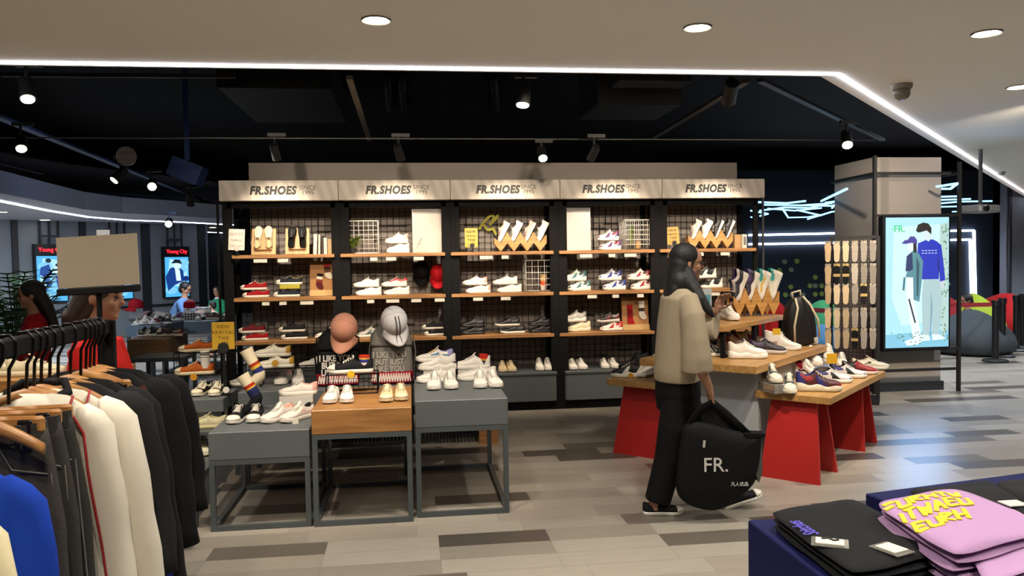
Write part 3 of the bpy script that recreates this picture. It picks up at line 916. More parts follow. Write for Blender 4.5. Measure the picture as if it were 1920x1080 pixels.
# bay 1
stack('canvas', 'red', 476, 1, 'red canvas sneaker of the stacked pair', 'on the middle board, leftmost bay')
sh1('canvas', 'navy', 536, 1, 'navy canvas sneaker under the yellow shoe box on the middle board')
b = MB(); b.box((0, 0, .021), (.2, .1, .042), bev=.004)
p = on_row(543, 1)
tag(b.build('shoe_box', M('#a9a02c', .6), loc=(p.x, p.y, p.z + .082)), 'small yellow green box between two navy sneakers on the middle board', 'box')
sh1('canvas', 'navy', 541, 1, 'navy canvas sneaker standing on the yellow box on the middle board', dz=.124)
stack('canvas', 'darkred', 471, 2, 'dark red canvas sneaker, stacked', 'on the lower board, leftmost bay', pal2='red', d2='bright red canvas sneaker, stacked', off=3)
stack('canvas', 'black', 546, 2, 'black canvas sneaker of the stacked pair', 'on the lower board, leftmost bay', pal2='blackw', off=2)
# bay 2
stack('chunky', 'whitepink', 746, 0, 'white chunky sneaker with pink heel', 'on the top board beside the tall poster', 'heel', pal2='white', L=.235, off=1)
stack('court', 'white', 688, 1, 'plain white sneaker of the left stack', 'on the middle board, second bay', L=.262)
stack('court', 'whitered', 741, 1, 'white sneaker with red tongue, right stack', 'on the middle board, second bay', L=.262, pattern='top', pal2='white')
sh1('runner', 'whitered', 612, 2, 'white and crimson running shoe half hidden behind the pink cap', 'multi', dz=.0)
sh1('runner', 'greywhite', 690, 2, 'grey running shoe on the lower board between the two backpacks', 'multi')
stack('canvas', 'black', 812, 2, 'black low shoe, stacked', 'on the lower board, right end of second bay', pal2='blackw', off=2, L=.23)
# bay 3
stack('court', 'whitepink', 893, 1, 'white sneaker with pink heel, left stack', 'on the middle board, middle bay', 'heel', off=3)
stack('court', 'white', 951, 1, 'white sneaker of the stack beside the wire cube', 'on the middle board, middle bay', off=4)
stack('skate', 'allblack', 884, 2, 'all black low shoe of the left stack', 'on the lower board, middle bay', off=0)
stack('skate', 'black', 955, 2, 'black white-soled shoe of the centre stack', 'on the lower board, middle bay', pal2='blackw', off=5)
stack('skate', 'allblack', 1011, 2, 'all black shoe of the right stack', 'on the lower board, middle bay', off=1, L=.24)
# bay 4
stack('chunky', 'purplewhite', 1142, 0, 'white and purple chunky sneaker', 'on the top board, fourth bay', 'multi', L=.24, off=2)
stack('chunky', 'greenwhite', 1082, 1, 'cream and dark green chunky sneaker', 'on the middle board, fourth bay', 'multi', off=4, L=.25)
stack('chunky', 'bluewhite', 1148, 1, 'white and blue chunky sneaker', 'on the middle board, fourth bay', 'multi', off=4, L=.25)
stack('chunky', 'redwhite', 1201, 1, 'white and dark red chunky sneaker', 'on the middle board, fourth bay', 'multi', off=3, L=.25)
stack('chunky', 'greywhite', 1081, 2, 'pale grey chunky sneaker', 'on the lower board, fourth bay', pal2='cream', off=4, L=.25, d2='cream chunky sneaker')
stack('runner', 'blackred', 1143, 2, 'black and beige sneaker', 'on the lower board beside the sock board', 'multi', pal2='whitered', off=3, L=.25, d2='white and red sneaker')
# bay 5
stack('chunky', 'blackw', 1328, 1, 'black and white chunky sneaker', 'on the middle board behind the woman', 'multi', off=6, L=.26)
sh1('runner', 'blackred', 1330, 2, 'black and red sneaker on the lower board, right end', 'multi')

# pairs standing toes forward on the cupboards
def pair(style, pal, pxa, pxb, y, z, Y, desc, grp, L=.265, pattern='plain', toe=-PI / 2, fan=.06, order=('left', 'right')):
    """two shoes side by side seen from the front; y unused when Y is given"""
    for k, px_ in enumerate((pxa, pxb)):
        p = ay(px_, y, Y); p.z = z + .001
        shoe(style, PAL[pal] if isinstance(pal, str) else pal, p, toe + (fan if k else -fan), '%s %s' % (order[k], desc), grp, L, pattern)
YC = YS + .17
GC = 'pairs on the grey cupboards'
pair('court', 'beige', 942, 958, 700, CABZ, YC, 'shoe of the beige laced pair on the grey cupboard, middle bay', GC)
pair('chunky', 'whiteblack', 1011, 1027, 700, CABZ, YC, 'shoe of the black and white pair on the cupboard, middle bay', GC, pattern='multi2', L=.25)
pair('court', 'white', 1073, 1090, 700, CABZ, YC, 'shoe of the white pair on the cupboard, fourth bay, left one', GC)
pair('court', 'white', 1133, 1150, 700, CABZ, YC, 'shoe of the white pair on the cupboard, fourth bay, right one', GC, L=.25)
pair('court', 'white', 1203, 1220, 700, CABZ, YC, 'shoe of the white pair on the cupboard just left of the woman', GC, L=.25)
# ================================================================ things standing on the shelf boards
ACR = M('#d9d5cc', .25, alpha=.93)
def stick_letters(parent, w, h, rows, mat, y=-.004, seed=1, ch=None):
    """handwritten rows on a small card"""
    for k, tx in enumerate(rows):
        text_mesh('writing', tx, min(h / (len(rows) + 1) * .95, w / (.8 * len(tx)) * .88), mat, parent, (0, y, h * (1 - (k + .9) / (len(rows) + .6))), ext=.0004, bold=.0006, sp=1.25)


def card(pxc, pyb, w, h, Y, z, label, col, rows, tilt=0, disc='#17181a', post=.05, loc=None, ink_='#3a3424'):
    P = loc or Vector((ay(pxc, pyb, Y).x, Y, z))
    t = thing('sign_card', label, 'sign', P, 0)
    h0 = post
    c = bpy.data.objects.new('card', None)
    b = MB(); b.box((0, 0, h / 2), (w, .004, h), bev=.0015); cd = b.build('card', M(col, .5), t, loc=(0, 0, h0), rot=(R(-5), R(tilt), 0))
    stick_letters(cd, w, h, rows, M(ink_, .6))
    b = MB(); b.cyl((w * .05, -.008, h0 + .015), .024 if h < .3 else .03, .008, 20, 'Y'); b.build('clip_disc', M(disc, .4), t, smooth=True, auto=40)
    b = MB(); b.cyl((w * .05, 0, h0 / 2), .004, h0, 8); b.cyl((w * .05, 0, .003), .03, .006, 18); b.build('foot', M('#17181a', .4), t)
    return t
NEWROWS = ['NEW', 'ARRIVAL', 'THE', 'LIFE']
card(443, 468, .155, .21, YS + .02, ROWZ[0], 'small white paper card in a round clip at the left end of the top board', '#d9d2c6', ['NOTE', 'PLEASE', 'TRY ON'], 2, '#cfc9be', ink_='#a8a196')
card(884, 465, .135, .20, YS + .16, ROWZ[0], 'yellow lettered card in a round black clip, top board of the middle bay', '#c8a83a', NEWROWS)
card(1263, 458, .135, .19, YS + .16, ROWZ[0], 'yellow lettered card in a round black clip, top board of the rightmost bay', '#b98f38', NEWROWS, -3)

# slanted wooden stands, each with a pair of slip-ons
BIRCH = WOOD('#a98355', '#c29c69', .7, .5, 'Z')
def slant(pxc, label, pal, nm):
    P = on_row(pxc, 0)
    t = thing('slanted_stand', label, 'display stand', P, 0, 'slanted wooden stands')
    an = R(-14)
    b = MB(); b.box((0, 0, .135), (.24, .014, .27), bev=.002); b.build('board', BIRCH, t, rot=(an, 0, 0), loc=(0, .0, .003))
    b = MB(); b.box((0, -.02, .05), (.17, .035, .012), bev=.002); b.build('ledge', BIRCH, t, rot=(an, 0, 0), loc=(0, 0, .003))
    b = MB(); b.beam((0, .11, .004), (0, .06, .2), .03, .01); b.build('strut', BIRCH, t)
    for s_ in (-1, 1):
        m = Matrix.Translation(P) @ Matrix.Rotation(an, 4, 'X') @ Matrix.Translation((s_ * .05, -.013, .062 + .118)) @ Matrix.Rotation(-PI / 2, 4, 'Y') @ Matrix.Rotation(PI / 2, 4, 'Z') @ Matrix.Rotation(0, 4, 'X')
        # toe up, sole against the board
        X = Vector((0, 0, 1)); Z = Vector((0, -1, 0)); Y = Z.cross(X)
        base = Matrix((X, Y, Z)).transposed().to_4x4()
        mm = Matrix.Translation(P) @ Matrix.Rotation(an, 4, 'X') @ Matrix.Translation((s_ * .053, -.012, .058 + .118)) @ Matrix.Rotation(-.06 * s_, 4, 'Y') @ base
        shoe('slipon', PAL[pal] if isinstance(pal, str) else pal, mm.to_translation(), 0, '%s slip-on shoe, %s of the pair on a slanted wooden stand' % (nm, 'left' if s_ < 0 else 'right'), 'slip-ons on slanted stands', .235, 'plain', mm.to_euler())
slant(495, 'slanted wooden stand holding the white slip-on shoes, top board', ('#d8cdb4', '#cbbd9e', '#ffffff', '#c9b48c', '#d8cdb4', '#d8cdb4'), 'white')
slant(558, 'slanted wooden stand holding the black slip-on shoes, top board', ('#0d0d0f', '#15151a', '#ffffff', '#0c0c0c', '#0d0d0f', '#0d0d0f'), 'black')

# books
for px_, w, h, c, lean, lb in ((591, .034, .205, '#cfc8bb', -3, 'white book leaning at the left of the book row'), (599, .022, .20, '#bdb6a8', -2, 'thin grey white book second in the row'), (605, .014, .19, '#3c3632', 0, 'thin dark book in the middle of the row'),
                               (611, .035, .165, '#d2cabc', 0, 'short white book with blank spine in the row'), (620, .05, .155, '#b09467', 0, 'short tan book at the right end of the row')):
    P = on_row(px_, 0)
    t = thing('book', lb, 'book', P, (0, R(-lean), 0), 'books on the top board')
    b = MB(); b.box((0, .07, h / 2), (w, .14, h), bev=.002); cv = b.build('cover', M(c, .5), t)
    b = MB(); b.box((0, .075, h / 2), (w * .8, .136, h * 1.004)); b.build('pages', M('#e0dac8', .8), t)

# white wire grids and cages
wm_ = M('#e6e2da', .4)
def wire_panel(b, o, u, v, nu_, nv_, r=.0022, edge=.0045):
    o, u, v = Vector(o), Vector(u), Vector(v)
    for k in range(nu_ + 1):
        q = edge if k in (0, nu_) else r; b.tube([o + u * (k / nu_), o + u * (k / nu_) + v], q, 5)
    for k in range(nv_ + 1):
        q = edge if k in (0, nv_) else r; b.tube([o + v * (k / nv_), o + v * (k / nv_) + u], q, 5)
P = on_row(678, 0)
t = thing('wire_grid_panel', 'white wire grid panel standing on the top board behind the small plant', 'wire grid', P)
b = MB(); wire_panel(b, (-.172, .05, .006), (.344, 0, 0), (0, 0, .33), 7, 7, .0024, .006); b.build('grid', wm_, t, smooth=True)
b = MB(); b.tube([(-.172, .05, .006), (-.172, .14, .006), (.172, .14, .006), (.172, .05, .006)], .004, 6); b.build('foot', wm_, t, smooth=True)
def cage(pxc, row, w, h, d, label, nw=5, nh=5, nd=4):
    P = on_row(pxc, row)
    t = thing('wire_cube', label, 'wire cube', P, 0, 'white wire cubes')
    for nm, o, u, v, a, c_ in (('front_grid', (-w / 2, -.05, .006), (w, 0, 0), (0, 0, h), nw, nh), ('rear_grid', (-w / 2, d - .05, .006), (w, 0, 0), (0, 0, h), nw, nh),
                               ('side_grid', (-w / 2, -.05, .006), (0, d, 0), (0, 0, h), nd, nh), ('side_grid', (w / 2, -.05, .006), (0, d, 0), (0, 0, h), nd, nh), ('base_grid', (-w / 2, -.05, .006), (w, 0, 0), (0, d, 0), nw, nd)):
        b = MB(); wire_panel(b, o, u, v, a, c_); b.build(nm, wm_, t, smooth=True)
    return t, P
cage(1014, 1, .325, .325, .25, 'white wire cube on the middle board with a striped sock in it')
cage(1200, 0, .33, .31, .25, 'white wire cube at the right end of the top board, fourth bay', 7, 6)
# rolled sock in the first cube
def sockfoot(name, label, P, h, cols, rot=(0, 0, 0), foot=.0, r=.036, footlen=.11, cat='sock'):
    """sock on a foot form: leg rises from the foot; cols = [(upto fraction, colour)] bands from the foot upward; foot points to +X"""
    t = thing(name, label, cat, P, rot)
    ms = []; b = MB()
    def mi(c):
        m = M(c, .85, bump=.25, scale=260)
        if m not in ms: ms.append(m)
        return ms.index(m)
    rings = []; tab = []
    path = [(footlen, .018, .012, .024), (footlen * .92, .020, .024, .034), (footlen * .6, .026, .03, .038), (footlen * .3, .036, .038, .038), (.02, .045, .044, .036), (-.012, .062, .04, .035), (-.010, .09, .034, .032)] if foot else []
    fr_ = []
    for x, z, rz_, ry in path: fr_.append((Vector((x, 0, z)), Vector((1, 0, 0)), rz_, ry))
    nl = 14
    z0 = .09 if foot else 0
    for k in range(nl + 1):
        g = k / nl; z = z0 + (h - z0) * g
        fr_.append((Vector((-.010 if foot else 0, 0, z)), Vector((0, 0, 1)), r * (.82 + .25 * g), r * (.82 + .25 * g)))
    np_ = len(path)
    rings = []
    for i, (c, ax, ra, rb) in enumerate(fr_):
        if foot and i < np_:
            ang = PI / 2 * (1 - i / (np_)) if i > 2 else PI / 2
            nrm = Vector((-math.cos(PI / 2 - ang), 0, math.sin(PI / 2 - ang))).normalized() if i > 2 else Vector((0, 0, 1))
            # ring plane spanned by y and nrm
            up_ = Vector((0, 0, 1)) if i <= 2 else Vector((math.cos(ang) * 1, 0, math.sin(ang)))
            rings.append([c + Vector((0, 1, 0)) * rb * math.cos(2 * PI * q / 14) + up_ * ra * math.sin(2 * PI * q / 14) for q in range(14)])
        else:
            rings.append([c + Vector((0, 1, 0)) * rb * math.cos(2 * PI * q / 14) + Vector((1, 0, 0)) * ra * math.sin(2 * PI * q / 14) for q in range(14)])
    nR = len(rings)
    def mf(i, k):
        g = 0 if i < np_ else (i - np_ + .5) / nl
        for lim, c in cols:
            if g <= lim: return mi(c)
        return mi(cols[-1][1])
    mi(cols[0][1])
    b.loft(rings, True, True, mf)
    b.build('knit', ms, t, smooth=True)
    return t
P = on_row(1020, 1)
sockfoot('ankle_sock', 'short striped sock standing inside the wire cube on the middle board', P + Vector((0, .05, .012)), .17, [(.3, '#d8d2c4'), (.45, '#c8442c'), (.6, '#d8642c'), (1, '#c9a878')], r=.034)

# posters in clear holders
def poster(pxa, pxb, pyt, row, label, cols, Y=YS + .12):
    z = ROWZ[row]; a = ay(pxa, pyt, Y); c = ay(pxb, pyt, Y); w = c.x - a.x; h = a.z - z
    t = thing('poster_holder', label, 'poster', ((a.x + c.x) / 2, Y, z), (R(-2), 0, 0))
    b = MB(); b.box((0, 0, h / 2 + .002), (w, .006, h)); b.box((0, .03, .003), (w, .07, .005)); b.build('acrylic', M('#bdb7ac', .2), t)
    b = MB(); b.box((0, -.0045, h * .395 + .004), (w * .98, .002, h * .77)); b.build('sheet', M(cols[0], .6), t)
    b = MB(); b.box((0, -.0045, h * .89), (w * .98, .002, h * .2)); b.build('band', M(cols[1], .5), t)
    return t, w, h
t, w_, h_ = poster(772, 837, 381, 0, 'tall pale poster in a clear holder at the right end of the second bay', ('#b7afa6', '#857f79'))
for k, tx in enumerate(('fashion life', 'wear your own street style', 'with shoes of every day', 'since 1995')):
    text_mesh('writing', tx, .022, M('#b0a89e', .7), t, (0, -.006, h_ * (.66 - .07 * k)), ext=.0003)
b = MB(); b.tube([(-w_ * .38, -.007, h_ * .08), (-w_ * .33, -.007, h_ * .2), (-w_ * .22, -.007, h_ * .3)], .0022, 4); b.tube([(-w_ * .36, -.007, h_ * .14), (-w_ * .24, -.007, h_ * .2)], .0018, 4); b.build('drawing', M('#8a8a78', .7), t)
t, w_, h_ = poster(1050, 1107, 379, 0, 'white poster in a clear holder at the left end of the fourth bay', ('#beb8b0', '#6f6b67'))
text_mesh('writing', 'Love', .06, M('#c9bfa8', .7), t, (0, -.006, h_ * .36), ext=.0003, shear=.3)
b = MB(); b.box((w_ * .2, -.006, h_ * .93), (w_ * .4, .001, h_ * .06)); b.build('green_label', M('#6e8a7a', .6), t)

# brown boards with flat socks
def sockboard(pxa, pxb, pyt, row, label, socks):
    Y = YS + .18
    z = ROWZ[row]; a = ay(pxa, pyt, Y); c = ay(pxb, pyt, Y); w = c.x - a.x; h = a.z - z
    t = thing('sock_board', label, 'display board', ((a.x + c.x) / 2, Y, z), (R(-6), 0, 0))
    b = MB(); b.box((0, 0, h / 2), (w, .02, h), bev=.002); b.build('board', M('#9a6f45', .7, var=.08, scale=9), t)
    b = MB(); b.box((0, -.02, .03), (w, .03, .06)); b.build('ledge', M('#b99a68', .7), t)
    for (x, z0, l, rt, cols, lb) in socks:
        s_ = thing('flat_sock', lb, 'sock', (0, 0, 0), 0, 'socks on display boards')
        s_.matrix_world = Matrix.Translation(((a.x + c.x) / 2, Y, z)) @ Matrix.Rotation(R(-6), 4, 'X') @ Matrix.Translation((x * w, -.012, z0 * h)) @ Matrix.Rotation(R(rt), 4, 'Y')
        n_ = len(cols)
        bb = MB()
        outl = [(-.03, 1), (.03, 1), (.029, .55), (.032, .38), (.05, .18), (.045, .04), (.02, 0), (-.005, .06), (-.028, .22), (-.03, .5)]
        ms = [M(c_, .85) for c_ in cols]
        bb.prism([(x_, z_ * l) for x_, z_ in outl][::-1], .008, off=-.008); bb.build('foot', ms[0], s_)
        for k in range(1, n_):
            bb = MB(); zz = l * (1 - (k - .5) / (n_ + 1.5)); bb.box((0, -.0045, zz), (.0605, .0095, l / (n_ + 1.5) * 1.02)); bb.build('band', ms[k], s_)
sockboard(580, 632, 490, 1, 'brown board with two dark socks on the middle board, leftmost bay', [(-.2, .2, .16, 8, ('#4a1418', '#1c1414', '#d8c8b0', '#6a3020'), 'dark red sock on the brown board, the lower left one'), (.17, .48, .15, -6, ('#e0d4c0', '#8c1c1e', '#3a2418', '#5a3a20'), 'white footed sock with red band on the brown board, upper right')])
sockboard(1166, 1216, 557, 2, 'brown board with a red and a white sock, beside the woman on the lower board', [(-.2, .06, .25, 0, ('#8c0f16', '#8c0f16', '#6a0d12', '#6a0d12'), 'long dark red sock on the brown board beside the woman'), (.24, .3, .2, 0, ('#d8d0c4', '#d8d0c4', '#d8d0c4', '#3a3028'), 'white sock with dark cuff on the brown board beside the woman')])

# small plants
def leafy(name, label, P, r, h, n, col, pot=None, seed=1, cat='plant', lw=.012, potc='#2a2a2a'):
    rnd = random.Random(seed)
    t = thing(name, label, cat, P)
    zt = 0
    if pot:
        b = MB(); b.lathe([(pot * .7, 0), (pot, pot * 1.5), (pot * .88, pot * 1.5), (pot * .8, pot * 1.2)], 16); b.build('pot', M(potc, .5), t, smooth=True, auto=40); zt = pot * 1.2
    b = MB()
    for k in range(n):
        a = rnd.uniform(0, 2 * PI); rr = r * rnd.uniform(.35, 1); hh = h * rnd.uniform(.4, 1)
        p0 = Vector((0, 0, zt)); p2 = Vector((rr * math.cos(a), rr * math.sin(a), zt + hh)); p1 = (p0 + p2) / 2 + Vector((0, 0, hh * .25))
        d = (p2 - p1).normalized(); sd = d.cross(Vector((0, 0, 1))).normalized() * lw * rnd.uniform(.7, 1.2)
        b.add([p0, p1 - sd, p1 + sd * .0 + Vector((0, 0, .003)), p1 + sd, p2], [(0, 1, 2), (0, 2, 3), (1, 4, 2), (2, 4, 3)])
    b.build('leaves', M(col, .55), t)
    return t
leafy('potted_plant', 'small green leafy plant in a dark pot before the white wire grid', on_row(661, 0) + Vector((0, -.02, 0)), .15, .15, 130, '#6f8a3c', .038, 2, lw=.009)
leafy('potted_plant', 'small green plant standing inside the wire cube on the top board', on_row(1185, 0) + Vector((0, .02, .01)), .045, .24, 40, '#6a7a3a', .025, 4)
P = on_row(1197, 0); b = MB(); b.box((0, 0, .04), (.05, .05, .08), bev=.006)
tag(b.build('paper_cup', M('#b78c55', .6), loc=P + Vector((.01, .05, .01))), 'small tan paper box inside the wire cube on the top board', 'box')

# yellow ribbon on the wire back of the middle bay
b = MB()
Yr = YS + .44
zz = lambda pts: [ay(x, y, Yr - .004 * k) for k, (x, y) in enumerate(pts)]
for pts in (zz([(898, 430), (908, 415), (922, 402), (927, 408), (918, 422), (930, 410), (934, 402), (936, 425), (934, 444)]), zz([(905, 420), (915, 432), (925, 428), (930, 440)])):
    for a_, c_ in zip(pts, pts[1:]): b.beam(a_, c_, .004, .028)
tag(b.build('ribbon', M('#97921f', .6)), 'yellow green ribbon twisted into a letter shape on the wire back', 'ribbon')

# zigzag wooden racks with shoes standing heel up
def zigzag(P, rz, w, h, n, label, mat, d=.09):
    t = thing('zigzag_rack', label, 'shoe rack', P, rz, 'zigzag wooden shoe racks')
    poly = []
    p_ = w / n
    th = h * .62
    # lower outline: feet at the valleys, upper outline: peaks and valleys
    up = []; lo = []
    for k in range(n + 1):
        up.append((k * p_, h if True else 0))
        if k < n: up.append((k * p_ + p_ * .5, h * .45))
    lo = []
    for k in range(n):
        lo.append((k * p_ + p_ * .5, 0))
        if k < n - 1: lo.append((k * p_ + p_, h * .45))
    up[0] = (-.0, h * .72); up[-1] = (w, h * .72) if False else (w, h * .85)
    pts = up + [(w, h * .40)] + lo[::-1] + [(0, h * .36)]
    # two plates with a strip between them per slope
    for y0 in (0, d - .012):
        b = MB()
        # build as quads column by column to keep it clean
        xs = sorted(set([round(x, 5) for x, _ in up] + [round(x, 5) for x, _ in lo] + [0, round(w, 5)]))
        fu = lambda x: interp(sorted(up), x)
        L_ = sorted(lo + [(0, h * .42), (w, h * .42)])
        fl = lambda x: interp(L_, x)
        for xa, xb in zip(xs, xs[1:]):
            V = [(xa - w / 2, y0, fl(xa)), (xb - w / 2, y0, fl(xb)), (xb - w / 2, y0, fu(xb)), (xa - w / 2, y0, fu(xa))]
            V += [(x, y0 + .012, z) for x, y, z in V]
            b.add(V, [(0, 1, 2, 3), (7, 6, 5, 4), (3, 2, 6, 7), (1, 0, 4, 5)] + ([(0, 3, 7, 4)] if xa == xs[0] else []) + ([(2, 1, 5, 6)] if xb == xs[-1] else []))
        b.build('zigzag_plate', mat, t)
    b = MB()
    for (xa, za_), (xb, zb_) in zip(up, up[1:]):
        b.beam((xa - w / 2, d / 2, za_ - .007), (xb - w / 2, d / 2, zb_ - .007), d - .02, .008)
    b.build('cross_boards', mat, t)
    return t
def zig_shoes(P, rz, w, h, n, items, d, L, grp, tail, lean=62, lift=0):
    """one shoe in each valley, toe down to the left, heel up to the right"""
    p_ = w / n
    for k, (st, pal, pat, desc) in enumerate(items):
        xv = -w / 2 + k * p_ + p_ * .5
        A = Matrix.Translation(P) @ Matrix.Rotation(rz, 4, 'Z') @ Matrix.Translation((xv, d / 2, h * .45 + .004 + lift)) @ Matrix.Rotation(R(-lean), 4, 'Y')
        # shoe along +X after rotation points up to the right; toe must be down: flip
        A = A @ Matrix.Translation((L * .46, 0, 0)) @ Matrix.Rotation(PI, 4, 'Z')
        shoe(st, PAL[pal] if isinstance(pal, str) else pal, A.to_translation(), 0, desc + ' ' + tail, grp, L, pat, A.to_euler())
ZW = WOOD('#a87a45', '#c2955a', .8, .45)
P = on_row(976, 0) + Vector((0, -.03, 0))
zw = ay(1025, 450, YF).x - ay(927, 450, YF).x
zigzag(P, 0, zw, .20, 4, 'zigzag wooden rack on the top board of the middle bay', ZW, .09)
zig_shoes(P, 0, zw, .20, 4, [('court', 'whitepink', 'top', 'white sneaker with pink top, first'), ('court', 'white', 'plain', 'plain white sneaker, second'), ('court', ('#c9a096', '#dcd4ca', '#dcd4ca', '#b58878', '#c9a096', '#c9a096'), 'plain', 'pink sneaker, third'), ('court', 'white', 'plain', 'plain white sneaker, fourth')], .09, .235, 'sneakers in the zigzag rack, middle bay', 'in the middle bay zigzag rack')
P = on_row(1331, 0) + Vector((0, -.03, 0))
zw = .50
zigzag(P, 0, zw, .20, 4, 'zigzag wooden rack on the top board of the rightmost bay', ZW, .09)
zig_shoes(P, 0, zw, .20, 4, [('court', ('#b9aca4', '#d8d0c6', '#dcd4ca', '#8a7a70', '#b9aca4', '#b9aca4'), 'plain', 'greyish pink sneaker, first'), ('court', 'white', 'plain', 'white sneaker, second'), ('runner', 'blackw', 'plain', 'black white-soled sneaker, third'), ('runner', 'blackw', 'plain', 'black white-soled sneaker, fourth')], .09, .235, 'sneakers in the zigzag rack, rightmost bay', 'in the rightmost bay zigzag rack')
P = on_row(1385, 0)
b = MB(); b.box((0, 0, .075), (.07, .06, .15), bev=.004); tag(b.build('gift_box', M('#a8865a', .6), loc=P + Vector((0, .05, 0))), 'tan paper box right of the zigzag rack, rightmost bay', 'box')
b = MB(); b.box((0, 0, .075), (.05, .05, .15), bev=.004); o = b.build('gift_box', M('#cfc8bb', .6), loc=on_row(1395, 0)); tag(o, 'white box with grey printed face at the right end of the top board', 'box')
b = MB(); b.box((0, -.0265, .08), (.03, .002, .09)); b.build('printed_face', M('#6c6c70', .5), o)

# caps
def cap(name, label, P, rot, col, crease=None, brimc=None, sz=1.0, grp='baseball caps', button=None):
    t = thing(name, label, 'cap', P, rot, grp)
    mc = M(col, .75, bump=.15, scale=200)
    b = MB(); rings = []
    n_ = 24
    prof = [(.094, 0), (.096, .02), (.094, .05), (.084, .08), (.062, .104), (.032, .117), (.006, .121)]
    for r_, z in prof:
        rings.append([Vector((r_ * 1.02 * math.cos(2 * PI * k / n_) * (1 + .02 * math.cos(2 * PI * k / n_)), r_ * .9 * math.sin(2 * PI * k / n_), z + .006 * max(0, math.cos(2 * PI * k / n_)) * (z / .1))) * sz for k in range(n_)])
    inner = [[v * .97 for v in rings[0]]]
    b.loft(rings); b.build('crown', mc, t, smooth=True)
    b = MB(); rings = []
    for j in range(7):
        g = j / 6
        row = []
        for k in range(13):
            a = -1.12 + 2.24 * k / 12
            rr = .086 + g * (.075 * math.cos(a * 1.15) + .004)
            x = rr * math.cos(a) * 1.05; y = (.086 + g * .012) * math.sin(a) * 1.02
            z = .010 - g * .022 - .05 * (y / .09) ** 2 * g * .6 - .004 * g
            row.append(Vector((x, y, z)) * sz)
        rings.append(row)
    top_ = rings; V = []
    b.loft(rings, cap=False, close=False)
    bo = b.build('brim', M(brimc or col, .75), t, smooth=True, solid=.004)
    b = MB(); b.ell((0, 0, .122 * sz), (.007 * sz, .007 * sz, .004 * sz), 8, 5); b.build('button', mc, t, smooth=True)
    b = MB()
    for k in range(3):
        a = k * PI / 3 + PI / 6
        pts = [Vector((r_ * 1.03 * math.cos(a) * s_, r_ * .91 * math.sin(a) * s_, z + .0015)) * sz for s_ in (1,) for r_, z in prof] + [Vector((-r_ * 1.03 * math.cos(a), -r_ * .91 * math.sin(a), z + .0015)) * sz for r_, z in prof[::-1]]
        b.tube(pts, .0012, 4)
    b.build('seams', mc, t)
    if crease:
        b = MB()
        for s_ in (-1, 1):
            pts = [Vector((r_ * 1.10 * math.cos(.13 * s_ * (.094 / max(r_, .03)) * .9), r_ * .98 * math.sin(.13 * s_ * (.094 / max(r_, .03)) * .9), z * 1.06 + .008)) * sz for r_, z in prof[:-1]]
            pts = [Vector((.158, .016 * s_, -.014)) * sz, Vector((.125, .015 * s_, -.002)) * sz] + pts
            for a_, c_ in zip(pts, pts[1:]): b.beam(a_, c_, .005, .005)
        b.build('stripes', M(crease, .7), t)
    return t
def capmat(fwd, up):
    X = Vector(fwd).normalized(); Z = Vector(up); Z = (Z - X * Z.dot(X)).normalized(); Y = Z.cross(X)
    return Matrix((X, Y, Z)).transposed().to_euler()
P = ay(789, 508, YS + .40)
cap('baseball_cap', 'glossy black cap hanging on the wire back of the second bay', P + Vector((0, .03, 0)), capmat((.1, -.35, -1), (.1, -1, .1)), '#0c0c0e')
P = ay(822, 514, YS + .33)
cap('baseball_cap', 'bright red cap hanging right of the black cap on the wire back', P + Vector((0, 0, -.01)), capmat((-.1, -.75, -.9), (0, -.7, .9)), '#b3121c', sz=1.0)
# ================================================================ left display tables
GT = M('#565b5d', .5, var=.05, scale=4); GF = M('#4c5255', .45, .2)
OAK = WOOD('#8a5f34', '#a87843', .7, .4)
def display_table(label, x0, x1, y0, y1, zt, ah, mat, frame=GF, name='display_table', fw=.03, top=None, legs=True, grp='left display tables'):
    w, d = x1 - x0, y1 - y0
    t = thing(name, label, 'display table', ((x0 + x1) / 2, (y0 + y1) / 2, 0), 0, grp)
    b = MB(); b.box((0, 0, zt - ah / 2), (w, d, ah), bev=.004); b.build('top', mat, t)
    if legs:
        for sx in (-1, 1):
            for sy in (-1, 1):
                b = MB(); b.box((sx * (w / 2 - fw / 2 - .001), sy * (d / 2 - fw / 2 - .001), (zt - ah) / 2), (fw, fw, zt - ah)); b.build('leg', frame, t)
        for zz, nm in ((fw / 2, 'base_rail'), (zt - ah - fw / 2, 'top_rail')):
            for s_ in (-1, 1):
                b = MB(); b.box((0, s_ * (d / 2 - fw / 2), zz), (w - 2 * fw, fw * .96, fw)); b.build(nm, frame, t)
                b = MB(); b.box((s_ * (w / 2 - fw / 2), 0, zz), (fw * .96, d - 2 * fw, fw)); b.build(nm, frame, t)
    return t
display_table('low grey display table with steel frame at the front left, rainbow sock on it', -1.205, -.625, 4.835, 5.72, .587, .165, GT)
display_table('wood fronted display table on a steel frame, third from the clothes rail', -.61, -.02, 4.82, 5.66, .698, .145, OAK)
display_table('tall grey display table crowded with white sneakers, on a steel frame', 0.0, .572, 4.885, 6.02, .72, .165, GT)
